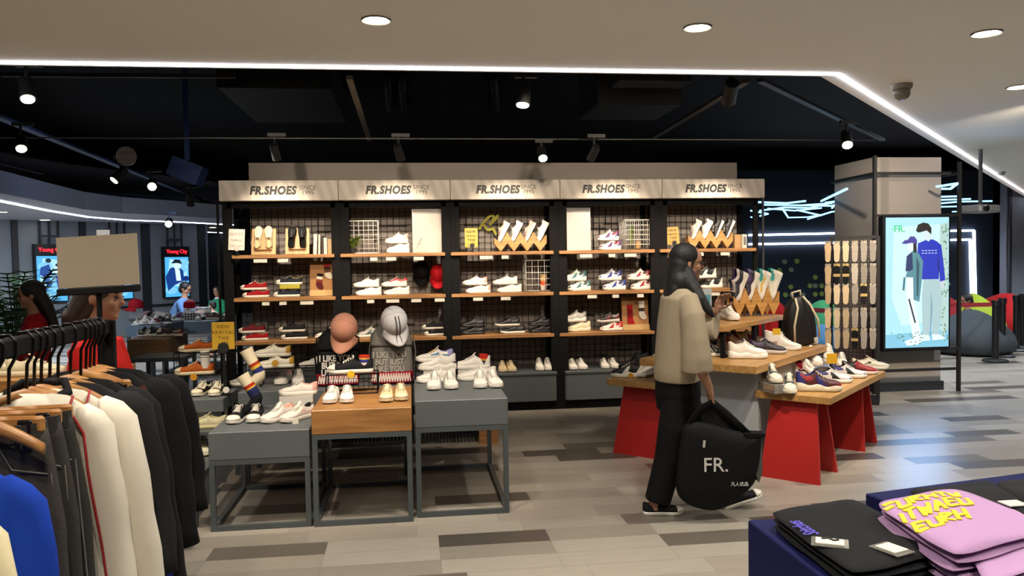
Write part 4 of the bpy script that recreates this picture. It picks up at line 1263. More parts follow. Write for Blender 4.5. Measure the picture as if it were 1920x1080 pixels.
# stepped plinths behind
def plinth(label, x0, x1, y0, y1, z1, z0=0, mat=GT, name='display_plinth'):
    b = MB(); b.box(((x0 + x1) / 2, (y0 + y1) / 2, (z0 + z1) / 2), (x1 - x0, y1 - y0, z1 - z0), bev=.004)
    o = b.build(name, mat); return tag(o, label, 'display plinth', 'grey display plinths')
PB = az(438, 738, .66)
plinth('grey plinth behind the low table, white pair and backpacks on it', -1.245, -.02, 5.85, 6.35, .66, .46)
o = bpy.data.objects.get('display_plinth')
for sx in (-1.2, -.07):
    for sy in (5.89, 6.31): b = MB(); b.box((sx, sy, .23), (.03, .03, .46)); b.build('leg', GF, o)
tl = thing('display_steps', 'grey stepped display stand at the far left, orange sneakers on its top', 'display stand', (-1.62, 5.3, 0), 0)
b = MB(); b.box((0, .62, .60), (.62, .46, .09), bev=.003); b.build('upper_step', GT, tl)
b = MB(); b.box((0, .46, .445), (.62, .5, .02)); b.build('middle_shelf', GF, tl)
b = MB(); b.box((.0, -.02, .26), (.62, .70, .05), bev=.003); b.build('lower_step', GT, tl)
for sx in (-1, 1):
    for y_ in (-.35, .83): b = MB(); b.box((sx * .3, y_, .28 if y_ > 0 else .12), (.03, .03, .56 if y_ > 0 else .24)); b.build('leg', GF, tl)
b = MB(); wire_panel(b, (-.29, .3, .29), (.58, 0, 0), (0, 0, .145), 24, 6, .0015, .003); b.build('wire_mesh', wire_blk, tl)

# shoes and props; D(px,py,z) gives the point on a top of height z
TL, TW, TR, ZL, ZM, ZR, ZP = 'low grey table', 'wooden table', 'tall grey table', .587, .698, .72, .66
def tshoe(style, pal, px_, py_, z, rz, label, grp, L=.26, pattern='plain', dz=.001, rot=None):
    p = az(px_, py_, z); p.z += dz
    return shoe(style, PAL[pal] if isinstance(pal, str) else pal, p, rz, label, grp, L, pattern, rot)
def tabove(style, pal, px_, Y, z, rz, label, grp, L=.26, pattern='plain'):
    p = ay(px_, 600, Y); p.z = z
    return shoe(style, PAL[pal] if isinstance(pal, str) else pal, p, rz, label, grp, L, pattern)
FW = -PI / 2
g = 'shoes on the left display tables'
# low table
p1 = az(446, 800, ZL); p2 = az(478, 798, ZL)
tshoe('canvas', 'blackw', 447, 789, ZL, FW - .12, 'left black canvas sneaker with white toe cap below the rainbow socks', g, .262)
tshoe('canvas', 'blackw', 480, 787, ZL, FW + .02, 'right black canvas sneaker with white toe cap below the rainbow socks', g, .262)
tshoe('court', 'whitepink', 521, 788, ZL, FW - .55, 'white and pink sneaker lowest at the left of the pile on the low table', g, .27, 'heel')
tshoe('court', ('#d9cfc4', '#ddd4c8', '#ddd6cc', '#1a1816', '#d9ab9c', '#1a1816'), 558, 787, ZL, FW - .6, 'white sneaker with black wavy mark and round tag on the low table', g, .275, 'wave')
b = MB(); p = az(560, 772, ZL) ; b.box((0, 0, .045), (.22, .12, .09)); tag(b.build('shoe_riser', M('#c8c4bc', .3), loc=(ay(556, 700, 5.55).x, 5.56, ZL)), 'small pale riser under the topmost pink white sneaker on the low table', 'riser')
tabove('court', 'whitepink', 556, 5.56, ZL + .091, LFT + .1, 'white and pink sneaker topmost on the pile of the low table', g, .255, 'heel')
b = MB(); pp = az(553, 793, ZL); b.cyl((0, 0, 0), .02, .003, 18, 'Y'); tag(b.build('round_tag', M('#d9d2c4', .5), loc=ay(554, 791, pp.y - .03) ), 'round white tag leaning on the sneaker with the black wavy mark', 'tag')
# rainbow socks on feet above the low table
BND = [(.45, '#d8cdb0'), (.50, '#27306a'), (.58, '#27306a'), (.63, '#c9a43c'), (.70, '#a8321e'), (.76, '#a8321e'), (1, '#d8cdb0')]
P0 = az(458, 770, ZL)
def sockleg(label, pts, r, cols, name='display_sock', grp='display socks'):
    """sock drawn over a path of world points, cols by fraction of the path"""
    t = thing(name, label, 'sock', pts[0], 0, grp)
    q = [Vector(p) - Vector(pts[0]) for p in pts]
    # resample
    L = [0]
    for a, c in zip(q, q[1:]): L.append(L[-1] + (c - a).length)
    n_ = 30; P_ = []; Rr = []
    for k in range(n_ + 1):
        s_ = L[-1] * k / n_
        for j in range(len(q) - 1):
            if s_ <= L[j + 1] + 1e-9:
                f_ = (s_ - L[j]) / (L[j + 1] - L[j]); P_.append(q[j].lerp(q[j + 1], f_)); Rr.append(r[j] + (r[j + 1] - r[j]) * f_); break
    for _ in range(2): P_ = [P_[0]] + [(P_[i - 1] + P_[i] * 2 + P_[i + 1]) / 4 for i in range(1, len(P_) - 1)] + [P_[-1]]
    ms = []
    for lim, c in cols:
        m = M(c, .85, bump=.3, scale=240)
        if m not in ms: ms.append(m)
    b = MB(); b.tube(P_, Rr, 16)
    b.m = []
    for i in range(len(P_) - 1):
        g_ = (i + .5) / n_
        c = next((c for lim, c in cols if g_ <= lim), cols[-1][1])
        b.m += [ms.index(M(c, .85, bump=.3, scale=240))] * 16
    b.m += [ms.index(M(cols[0][1], .85, bump=.3, scale=240)), ms.index(M(cols[-1][1], .85, bump=.3, scale=240))]
    b.build('knit', ms, t, smooth=True, auto=60)
    # hollow cuff
    return t
Ys = 5.28
Q = lambda x, y, dy=0: ay(x, y, Ys + dy)
sockleg('lower striped sock with black foot plunging into the black canvas sneaker', [Q(458, 778, -.02), Q(466, 768), Q(478, 756), Q(482, 746), Q(473, 732), Q(463, 717), Q(454, 703)], [.018, .03, .036, .037, .036, .038, .043], [(.50, '#14151a'), (.62, '#1d2446'), (.66, '#27306a'), (.70, '#c9a43c'), (.77, '#a8321e'), (1, '#d8cdb0')])
Ys = 5.42
sockleg('upper striped sock with cream foot, behind the black footed sock', [Q(469, 729), Q(476, 718), Q(486, 707), Q(487, 699), Q(478, 685), Q(469, 670), Q(461, 655)], [.020, .032, .038, .037, .036, .038, .044], [(.42, '#d8cdb0'), (.5, '#27306a'), (.54, '#27306a'), (.60, '#c9a43c'), (.68, '#a8321e'), (1, '#d8cdb0')])
# black wire risers
def wire_riser(label, cx, cy, z, w, d, h, rz=0, net=False, grp='black wire shoe risers'):
    t = thing('wire_riser', label, 'riser', (cx, cy, z), rz, grp)
    b = MB(); wire_panel(b, (-w / 2, -d / 2, h - .004), (w, 0, 0), (0, d, 0), 9, 3, .0016, .004); b.build('top_grid', wire_blk, t)
    for sx in (-1, 1):
        b = MB(); wire_panel(b, (sx * w / 2, -d / 2, .004), (0, d, 0), (0, 0, h - .008), 2, 3, .0016, .004); b.build('side_frame', wire_blk, t)
    if net:
        b = MB(); wire_panel(b, (-w / 2, d / 2, .004), (w, 0, 0), (0, 0, h - .008), 10, 5, .0016, .004); b.build('rear_grid', wire_blk, t)
        b = MB(); b.beam((-w / 2, -d / 2, .005), (w / 2, -d / 2, .005), .006); b.build('base_bar', wire_blk, t)
    return t
# plinth things: z .66, Y 5.9-6.3
def rise(px_, Y, z, w, h, label, d=.12, net=False, rz=0):
    p = ay(px_, 600, Y); return wire_riser(label, p.x, Y, z, w, d, h, rz, net)
# wood table
tshoe('canvas', 'white', 622, 752, ZM, FW - .08, 'left white laced sneaker at the front of the wooden table', g, .25)
tshoe('canvas', 'white', 651, 751, ZM, FW + .05, 'right white laced sneaker at the front of the wooden table', g, .25)
tshoe('canvas', 'beige', 726, 749, ZM, FW - .03, 'left beige laced sneaker at the front right of the wooden table', g, .25)
tshoe('canvas', 'beige', 752, 747, ZM, FW + .05, 'right beige laced sneaker at the front right of the wooden table', g, .25)
pr1 = ay(661, 700, 5.45)
wire_riser('black wire riser on the wooden table under the sneaker with rainbow sock', pr1.x, 5.45, ZM, .335, .17, .135, 0, True)
shoe('canvas', PAL['blackw'], (pr1.x - .01, 5.42, ZM + .137), PI + .06, 'black sneaker with a yellow round tag, rainbow sock in it', g, .30, 'plain')
RB = [(.3, '#d8cdb0'), (.45, '#27306a'), (.6, '#2a3a8c'), (.75, '#c9a43c'), (1, '#b02a1c')]
Ys = 5.42
sockleg('short rainbow sock rising from the black sneaker on the wire riser', [Q(683, 690), Q(683, 682), Q(683, 666)], [.03, .034, .037], [(.45, '#d8cdc8'), (.6, '#2a2f6c'), (.7, '#2a3a8c'), (.82, '#c9a43c'), (1, '#b02a1c')])
b = MB(); b.cyl((0, 0, 0), .024, .004, 20, 'Y'); tag(b.build('round_tag', M('#d0ad1e', .5), loc=ay(658, 702, 5.34)), 'round yellow tag on the black sneaker with the rainbow sock', 'tag')
# tall grey table
tshoe('court', 'white', 815, 727, ZR, FW - .10, 'left white sneaker of the front pair, left side of the tall grey table', g, .265)
tshoe('court', 'white', 844, 726, ZR, FW + .06, 'right white sneaker of the front pair, left side of the tall grey table', g, .265)
tshoe('court', 'white', 900, 724, ZR, FW - .05, 'left white sneaker of the front pair, right side of the tall grey table', g, .265)
tshoe('court', 'white', 925, 723, ZR, FW + .14, 'right white sneaker of the front pair, right side of the tall grey table', g, .265)
tshoe('court', 'white', 818, 716, ZR, LFT + .2, 'white sneaker lying lowest behind the left front pair, tall grey table', g, .28)
tshoe('chunky', 'white', 820, 709, ZR, LFT + .05, 'white chunky sneaker at the back left of the tall grey table', g, .27, 'plain', .06)
b = MB(); pp = az(820, 709, ZR); b.box((0, 0, .03), (.2, .1, .058)); tag(b.build('shoe_riser', M('#c8c4bc', .3), loc=pp), 'low pale riser under the white chunky sneaker on the tall grey table', 'riser')
tshoe('court', 'white', 894, 712, ZR, LFT + .1, 'white sneaker lying lowest behind the right front pair, tall grey table', g, .28)
tshoe('court', 'white', 884, 706, ZR, LFT + .05, 'white sneaker holding the red topped sock, tall grey table', g, .28, 'plain', .06)
b = MB(); pp = az(884, 706, ZR); b.box((0, 0, .03), (.2, .1, .058)); tag(b.build('shoe_riser', M('#c8c4bc', .3), loc=pp), 'low pale riser under the sneaker with the red topped sock', 'riser')
Ys = pp.y
sockleg('red topped rainbow sock rising from a white sneaker on the tall table', [Q(906, 690), Q(906, 680), Q(907, 664)], [.03, .034, .036], [(.35, '#1d2340'), (.55, '#1d2a55'), (.7, '#c9983c'), (1, '#c02a22')])
pr2 = ay(815, 680, 5.85)
wire_riser('black wire riser at the back of the tall table under a white blue sneaker', pr2.x + .01, 5.85, ZR, .30, .12, .12)
shoe('court', ('#d6d2ca', '#dedad2', '#c9a85a', '#8a86b4', '#4a7a9c', '#8a86b4'), (pr2.x, 5.83, ZR + .122), PI + .05, 'white sneaker with blue wave and yellow laces on a wire riser', g, .27, 'heelwave')

# on the plinth behind the low table
gp_ = 'shoes on the grey plinths'
tshoe('court', 'whitered', 532, 718, ZP, FW - .15, 'left white sneaker with red lining on the plinth behind the low table', gp_, .262)
tshoe('court', 'white', 560, 717, ZP, FW + .1, 'right white sneaker of the pair on the plinth behind the low table', gp_, .262)
pr3 = ay(520, 690, 6.12)
wire_riser('black wire riser on the plinth under the cream yellow heeled sneakers', pr3.x + .12, 6.15, ZP, .48, .14, .135)
CY = ('#cdc8b6', '#d8d2c2', '#d8d2c2', '#6a5a3c', '#b58a2c', '#b58a2c')
shoe('skate', CY, (pr3.x - .01, 6.12, ZP + .136), PI + .05, 'lower cream skate shoe with mustard heel and round tag, on a wire riser', gp_, .27, 'heel')
pq = ay(510, 660, 6.12)
shoe('skate', CY, (pq.x, 6.14, ZP + .136 + .081), PI + .04, 'upper cream skate shoe with mustard heel, stacked on its mate', gp_, .27, 'heel')
b = MB(); b.cyl((0, 0, 0), .025, .004, 20, 'Y'); tag(b.build('round_tag', M('#b58a2c', .5), loc=ay(516, 681, 6.04)), 'round mustard tag on the lower cream skate shoe', 'tag')
tshoe('court', 'white', 594, 713, ZP, LFT, 'white sneaker toe showing behind the black backpack, on the plinth', gp_, .26, 'plain', .1)
b = MB(); pp = az(600, 713, ZP); b.box((0, 0, .05), (.2, .1, .098)); tag(b.build('shoe_riser', M('#3a3c3e', .5), loc=az(596, 713, ZP)), 'dark riser behind the black backpack under a white sneaker', 'riser')
tshoe('court', 'greywhite', 462, 722, ZP, LFT, 'grey sneaker at the left of the plinth, behind the upper striped sock', gp_, .24)
# left stepped stand
gs = 'shoes on the stepped stand'
ZS = .645
pl = ay(392, 740, 5.78)
for px_, s_ in ((379, 'left'), (407, 'right')):
    tshoe('canvas', ('#1a1a1c', '#d8cfb6', '#e0d9c4', '#1a1a1c', '#d8cfb6', '#1a1a1c'), px_, 739, ZS, FW + (-.15 if s_ == 'left' else .02), s_ + ' black cream-laced sneaker on the stepped stand before the wire riser', gs, .25, 'top')
tshoe('canvas', 'cream', 336, 735, ZS, FW + .2, 'cream shoe beside the black jacket on the stepped stand', gs, .25)
pr4 = ay(372, 690, 6.05)
wire_riser('black wire riser on the stepped stand under the lower orange sneaker', pr4.x, 6.05, ZS, .36, .14, .13, .1)
shoe('canvas', PAL['orange'], (pr4.x - .02, 6.03, ZS + .131), PI + .1, 'lower orange suede sneaker with a striped white sock in it', gs, .275)
b = MB(); b.cyl((0, 0, 0), .024, .004, 20, 'Y'); tag(b.build('round_tag', M('#c98a1e', .5), loc=ay(363, 707, 5.94)), 'round orange tag under the lower orange sneaker', 'tag')
Ys = 6.03
sockleg('white sock with thin black rings in the lower orange sneaker', [Q(386, 690), Q(385, 678), Q(384, 658)], [.032, .032, .034], [(.62, '#d8d2c8'), (.68, '#1c1c1e'), (.76, '#d8d2c8'), (.82, '#1c1c1e'), (.88, '#d8d2c8'), (.93, '#1c1c1e'), (1, '#d8d2c8')])
pr5 = ay(377, 660, 6.35)
wire_riser('taller black wire riser at the back under the upper orange sneaker', pr5.x + .06, 6.38, ZS, .5, .13, .26, 0)
shoe('canvas', PAL['orange'], (pr5.x - .03, 6.36, ZS + .262), PI + .25, 'upper orange suede sneaker on the taller wire riser', gs, .265)
p = ay(384, 792, 5.62)
shoe('skate', ('#b9b28e', '#c3b98e', '#c9c2a2', '#a8a078', '#b9b28e', '#b9b28e'), (p.x, 5.66, .456), PI, 'pale olive low shoe on the middle shelf of the stepped stand', gs, .27)
p = az(378, 852, .286)
shoe('court', ('#cfcaae', '#cfc9b2', '#d6d0b2', '#b9b48c', '#1c1c1c', '#1c1c1c'), (p.x, p.y + .05, .287), FW + .35, 'pale green sneaker with three black stripes on the lowest step', gs, .27, 'stripes')
# yellow sign on a stand
pz = az(424, 738, ZS)
t = thing('sign_stand', 'tall yellow NEW sign with black disc clip on the stepped stand', 'sign', (ay(424, 730, 5.9).x, 5.86, ZS))
zc = ay(424, 655, 5.86).z - ZS; zt_ = ay(424, 604, 5.86).z - ZS
b = MB(); b.box((0, 0, (zc + zt_) / 2), (.155, .005, zt_ - zc), bev=.002); cd = b.build('card', M('#c39b2a', .5), t)
for k, tx in enumerate(NEWROWS): text_mesh('writing', tx, .034, M('#8a6a1c', .6), t, (0, -.005, zt_ - .03 - k * .04), ext=.0004, sp=1.3, bold=.0006)
b = MB(); b.cyl((.0, -.008, zc + .012), .038, .010, 24, 'Y'); b.build('clip_disc', M('#232426', .4), t, smooth=True, auto=40)
b = MB(); b.cyl((0, 0, zc / 2), .009, zc, 10); b.build('pole', M('#1a1b1d', .4), t)
b = MB(); b.cyl((0, 0, .006), .045, .012, 20); b.build('base', M('#1a1b1d', .4), t)
b = MB(); b.cyl((0, 0, 0), .022, .006, 20, 'Y'); tag(b.build('round_tag', M('#d8d4cc', .4), loc=ay(424, 731, 5.80)), 'round white tag at the foot of the yellow sign stand', 'tag')

# ---------------------------------------------------------------- backpacks with caps
def backpack(label, P, w, h, d, col, printed, rows, band, tilt=0):
    t = thing('backpack', label, 'backpack', P, (R(-4), 0, R(tilt)), 'backpacks on the plinth')
    mc = M(col, .75, bump=.5, scale=14); ml = M(band[0], .7)
    def ring(z, kw, kd, n_=22):
        out = []
        for k in range(n_):
            a = 2 * PI * k / n_; c, s_ = math.cos(a), math.sin(a)
            e = .62
            out.append(Vector((w / 2 * kw * math.copysign(abs(c) ** e, c), d / 2 * kd * math.copysign(abs(s_) ** e, s_), z)))
        return out
    b = MB()
    zs = [(.0, .90, .86), (.02, .98, .98), (h * .25, 1.02, 1.06), (h * .45, 1.0, 1.05), (h * .62, .95, .98), (h * .76, .86, .84), (h * .88, .70, .62), (h * .96, .46, .4), (h, .16, .14)]
    b.loft([ring(z, a, c_) for z, a, c_ in zs]); b.build('body', mc, t, smooth=True, sub=1)
    b = MB(); hb = h * .185
    b.loft([ring(z, a, c_) for z, a, c_ in ((.004, .985, 1.0), (.02, 1.0, 1.03), (hb, 1.035, 1.08), (hb + .004, 1.0, 1.02))]); bd = b.build('base_band', ml, t, smooth=True, auto=50)
    # zigzag print on the band
    b = MB(); nz_ = 15
    for k in range(nz_):
        x0 = -w * .46 + k * w * .92 / nz_; x1 = x0 + w * .92 / nz_ / 2; x2 = x0 + w * .92 / nz_
        yy = lambda x: -d / 2 * 1.085 * (max(0, 1 - abs(x / (w / 2 * 1.04)) ** 3.2)) ** (1 / 3.2) - .001
        for xa, xb, za_, zb_ in ((x0, x1, .015, hb - .008), (x1, x2, hb - .008, .015)): b.beam((xa, yy(xa), za_), (xb, yy(xb), zb_), .009, .004)
    b.build('zigzag_print', M('#d9c9c0', .7), bd)
    # flap
    b = MB()
    fl = [ring(z, a, c_) for z, a, c_ in ((h * .60, .985, 1.03), (h * .64, 1.0, 1.05), (h * .78, .90, .90), (h * .9, .70, .64), (h * .975, .46, .42))]
    b.loft([r_[11:] + r_[:1] for r_ in fl], cap=False, close=False); b.build('flap', mc, t, smooth=True, solid=.006)
    b = MB(); b.tube([(-.03, .02, h * .96), (-.03, .02, h + .03), (0, .02, h + .045), (.03, .02, h + .03), (.03, .02, h * .96)], .006, 6); b.build('handle', mc, t, smooth=True)
    for s_ in (-1, 1):
        b = MB(); b.tube([(s_ * w * .28, d * .45, h * .9), (s_ * w * .50, d * .5, h * .8), (s_ * w * .56, d * .45, h * .5), (s_ * w * .50, d * .4, h * .1)], [(.022, .006)] * 4, 8); b.build('strap', mc, t, smooth=True)
    for k, tx in enumerate(rows):
        text_mesh('printed_words', tx, .062, M(printed, .6), t, (-.01, -d / 2 * 1.07, h * .46 - .052 * k), bold=.0022, ext=.0015, sx=.82)
    return t
Pb = ay(633, 722, 5.98)
def pdim(xa, xb, Y): return ay(xb, 700, Y).x - ay(xa, 700, Y).x
backpack('black backpack with white words under the pink cap', (ay(634, 700, 6.05).x, 6.05, ZP + .003), pdim(595, 674, 6.0), .43, .17, '#111214', '#d6d2ca', ['I LIKE YOU', 'BUT JUST', 'LIKE YOU'], ('#a01826',), 4)
backpack('grey backpack with pale words under the white striped cap', (ay(735, 700, 6.05).x, 6.05, ZP + .003), pdim(695, 774, 6.0), .46, .17, '#77756f', '#a19e96', ['I LIKE YOU', 'BUT JUST', 'LIKE YOU'], ('#a01826',), -3)
P = ay(643, 612, 5.93)
cap('baseball_cap', 'pink suede cap resting on the black backpack', P + Vector((.01, .035, -.03)), capmat((-.22, -.62, -.85), (-.05, -.8, .75)), '#c98f78', sz=1.13)
P = ay(738, 600, 5.93)
cap('baseball_cap', 'white cap with two dark stripes resting on the grey backpack', P + Vector((-.0, .035, -.025)), capmat((.28, -.6, -.85), (.1, -.85, .7)), '#d8d8dc', '#2a2c38', sz=1.13)
# more rising behind the wooden table: low box under wood table back edge
b = MB(); b.box((.62, 6.0, .19), (.16, .5, .38)); 
p = az(940, 818, 0)
tag(b.build('wooden_box', WOOD('#7d5630', '#93673a', .8), loc=(.0, 1.0, 0)), 'brown wooden box on the floor behind the tall grey table', 'box')
# low clothes bars with hangers seen dark below the tables
t = thing('low_garment_rail', 'low dark garment rail with a row of dark hangers, seen beneath the tables', 'garment rail', (-.05, 7.0, 0))
b = MB(); b.beam((-1.1, 0, .52), (.75, 0, .52), .03); b.build('rail', blk, t)
for x in (-1.1, .75): b = MB(); b.beam((x, 0, 0), (x, 0, .52), .03); b.build('post', blk, t)
b = MB()
for k in range(60): x = -1.05 + k * .03; b.box((x, 0, .27), (.018, .36, .44))
o = b.build('dark_garments', M('#0d0d0f', .9), t); o['kind'] = 'stuff'
# ================================================================ right display island, turned 45 degrees
E1 = Vector((.7071, .7071, 0)); E2 = Vector((-.7071, .7071, 0)); O_ = Vector((2.80, 5.11, 0))
AN = PI / 4
def fp(a, b_, z=0): v = O_ + E1 * a + E2 * b_; v.z = z; return v
OAKL = WOOD('#95703f', '#b58a52', .6, .4)
RED = M('#a81c17', .5); 
def slab(a0, a1, b0, b1, z, th, label, nm='table', grp='wood topped tables of the island'):
    c = fp((a0 + a1) / 2, (b0 + b1) / 2)
    t = thing(nm, label, 'display table', c, AN, grp)
    b = MB(); b.box((0, 0, z - th / 2), (a1 - a0, b1 - b0, th), bev=.003); b.build('table_top', OAKL, t)
    return t, c
def red_legs(t, xs, b0, b1, z, mat=RED):
    """splayed red panel legs, narrow at the top"""
    for x, s_ in xs:
        b = MB()
        h = z; wt = (b1 - b0)
        V = []
        for zz, yo, xo in ((0, .03, .10), (h, -.02, 0)):
            for sy in (-1, 1):
                for dx in (-.012, .012): V.append((x + s_ * xo + dx, sy * (wt / 2 + yo), zz))
        b.add(V, [(0, 2, 3, 1), (4, 5, 7, 6), (0, 1, 5, 4), (2, 6, 7, 3), (0, 4, 6, 2), (1, 3, 7, 5)])
        b.build('leg', mat, t)
t, c = slab(0, 1.52, -.01, .52, .60, .05, 'low table with oak top and red splayed legs at the right front of the island', 'display_table')
red_legs(t, ((-.70, -1), (-.50, 1), (.45, -1), (.62, 1)), -.18, .18, .55)
t, c = slab(-.06, 1.45, 1.22, 1.72, .60, .05, 'low oak topped table with red legs behind the walking woman', 'display_table')
red_legs(t, ((-.62, -1), (-.45, 1), (.5, -1), (.66, 1)), -.18, .18, .55)
# grey body and the middle top
t, c = slab(-.17, 1.48, .44, 1.36, .80, .055, 'raised middle top of the island on a grey body, holding sneakers', 'island_counter')
b = MB(); b.box((.0, -.02, .3725), (1.28, .76, .745), bev=.004); b.build('body', M('#9fa3a6', .6), t)
# upper board on black posts
c = fp(.80, 1.05)
t = thing('raised_shelf', 'oak board on black posts standing on the middle top, with the zigzag rack', 'shelf', (c.x, c.y, .80), AN)
UA0, UA1, UB0, UB1, UZ = -.10, 1.28, .60, 1.10, 1.045
b = MB(); b.box((0, 0, UZ - .80 - .02), (1.40, .50, .04), bev=.003); b.build('shelf_board', OAKL, t)
for x in (-.63, .0, .63):
    for y in (-.22, .22): b = MB(); b.box((x, y, (UZ - .84) / 2), (.035, .03, UZ - .84)); b.build('post', blk, t)
for y in (-.22, .22): b = MB(); b.box((0, y, .012), (1.24, .03, .024)); b.build('base_bar', blk, t)

gI = 'shoes on the display island'
def ish(style, pal, px_, py_, z, rz, label, L=.27, pattern='plain', grp=gI, dz=.002):
    p = az(px_, py_, z); p.z += dz
    return shoe(style, PAL[pal] if isinstance(pal, str) else pal, p, rz, label, grp, L, pattern)
# toe right in the picture is about -10 degrees in the world; toe to us is -PI/2
TR_ = R(-14); TF = R(-100)
ish('chunky', ('#cdc6b4', '#cfc7b2', '#d4ccba', '#6f8f92', '#2f3f44', '#9fb9b6'), 1449, 733, .60, TF + .0, 'cream and teal chunky sneaker on a clear block, left end of the low right table', .25, 'top', dz=.07)
b = MB(); b.box((0, 0, .034), (.12, .2, .066), bev=.003); tag(b.build('clear_block', M('#b9b6ae', .1, trans=.7), loc=az(1449, 735, .60) + Vector((0, 0, .002)), rot=(0, 0, .2)), 'clear plastic block under the cream and teal sneaker', 'block')
ish('chunky', ('#cdc6b4', '#cfc7b2', '#d4ccba', '#6f8f92', '#2f3f44', '#9fb9b6'), 1480, 735, .60, TF - .25, 'cream and teal chunky sneaker standing before its mate on the clear block', .26, 'top')
ish('chunky', ('#4a1c22', '#cfc6b0', '#d6cdb8', '#262a5c', '#262a6c', '#8c2024'), 1535, 733, .60, TR_ - .05, 'front blue heeled chunky sneaker with dark red panels on the low right table', .31, 'multi')
ish('chunky', 'redwhite', 1497, 700, .60, TF, 'white and red chunky sneaker beside the cream teal pair', .25, 'multi')
ish('chunky', 'redwhite', 1517, 712, .60, TF + .4, 'white sneaker with dark red collar in the middle of the low right table', .27, 'multi2', dz=.02)
ish('chunky', 'white', 1522, 694, .60, TF, 'tall white chunky sneaker seen from the front on the low right table', .31, dz=.05)
ish('chunky', 'white', 1553, 690, .60, TF - .2, 'white chunky sneaker with a yellow tag over it on the low right table', .31, dz=.05)
ish('runner', 'whitered', 1578, 686, .60, TF - .3, 'white sneaker with red collar near the rear of the low right table', .26, 'heel')
ish('runner', ('#d0cccc', '#d8d2c8', '#d8d2c8', '#1c1a20', '#1c1a20', '#2c2a6c'), 1562, 717, .60, TR_ - .1, 'white sneaker with navy sole patches, left one of two', .27, 'multi')
ish('runner', ('#d0cccc', '#d8d2c8', '#d8d2c8', '#1c1a20', '#1c1a20', '#2c2a6c'), 1590, 708, .60, TR_ - .1, 'white sneaker with navy sole patches, right one of two', .27, 'multi')
ish('runner', ('#8a1a1c', '#d0c4bc', '#d8d0c4', '#17151a', '#17151a', '#3a1218'), 1612, 701, .60, TR_ - .15, 'dark red and black sneaker near the far corner of the low right table', .27, 'multi2')
ish('skate', ('#cfc9b8', '#d6d0c0', '#d6d0c0', '#b9b2a0', '#1c1a1a', '#cfc9b8'), 1632, 692, .60, TR_ - .1, 'cream skate shoe with black wave at the far corner of the table', .29, 'wave')
b = MB(); b.box((0, 0, 0), (.08, .004, .07)); tag(b.build('price_card', M('#c9961e', .5), loc=az(1560, 672, .85), rot=(0, 0, .1)), 'small yellow card above the white sneakers on the low right table', 'card')
# middle tier
ish('chunky', 'white', 1402, 672, .80, TR_, 'all white chunky sneaker at the front of the middle top', .285)
ish('runner', ('#2a2630', '#b9b0a8', '#4a4250', '#2a2236', '#3a2a4a', '#1a181c'), 1440, 663, .80, TR_ - .05, 'dark purple black sneaker second along the middle top', .285, 'multi2')
ish('high', 'white', 1468, 656, .80, TR_ - .12, 'white high sneaker with a yellow tag third along the middle top', .285)
ish('runner', ('#1c1b1c', '#c9c0b4', '#2a2826', '#141414', '#4a4236', '#1c1b1c'), 1502, 646, .80, TR_ - .15, 'black sneaker with pale sole last along the middle top', .27, 'multi2')
b = MB(); b.box((0, 0, 0), (.06, .004, .05)); p = az(1454, 660, .80); tag(b.build('price_card', M('#d0a81e', .5), loc=(p.x, p.y - .02, .965), rot=(0, 0, -.2)), 'small yellow tag stuck on the white high sneaker', 'card')
ish('chunky', ('#cdb9ac', '#cfc2b4', '#d2b8b0', '#8c2a34', '#8c2a34', '#d0c8ba'), 1376, 655, .80, TR_ - .05, 'pink and dark red chunky sneaker behind the shelf post', .27, 'multi2')
ish('chunky', ('#cfc7ba', '#cfc5b8', '#d2cabb', '#c9a43c', '#8c2a34', '#c9b070'), 1405, 646, .80, TR_ - .05, 'pale sneaker with yellow lining behind the all white sneaker', .27, 'multi')
ish('runner', 'blackw', 1336, 668, .80, TR_, 'black white sneaker beside the woman on the middle top', .25, 'stripes')
# upper tier: zigzag rack
P = fp(.72, .70, UZ)
zz0 = az(1420, 598, UZ)
PZ = az(1419, 593, UZ); PZ.z = UZ + .001
ZW2 = WOOD('#a87a3f', '#c8975a', .8, .45)
zigzag(PZ, R(6), .44, .25, 4, 'large zigzag wooden rack on the raised shelf of the island', ZW2, .12)
zig_shoes(PZ, R(6), .44, .25, 4, [('chunky', ('#2a2634', '#d6cfc4', '#3a3250', '#4a3264', '#c9c0b8', '#4a3264'), 'top', 'dark purple chunky sneaker, first from left'), ('chunky', ('#262430', '#d6cfc4', '#3a3250', '#4a3264', '#4a3264', '#3a2a4c'), 'multi2', 'dark purple chunky sneaker, second'),
                                ('chunky', ('#cfc9b8', '#d6d0c4', '#d6d0c4', '#1f7f78', '#2f8f86', '#d0a830'), 'multi2', 'cream and green chunky sneaker, third'), ('chunky', ('#cfc9b8', '#d6d0c4', '#d6d0c4', '#1f7f78', '#2f8f86', '#cfc9b8'), 'multi2', 'cream and green chunky sneaker, fourth')], .12, .29, 'sneakers in the zigzag rack, island', 'in the zigzag rack of the island', 66)
for px_, py_, nm in ((1388, 548, 'dark purple sneaker'), (1426, 553, 'green cream sneaker')):
    p = az(1400, 598, UZ)
p = fp(-.0, .70, UZ + .001)
ish('chunky', 'white', 1368, 600, UZ, TF + .2, 'white laced sneaker at the near end of the raised shelf, by the hand', .26)
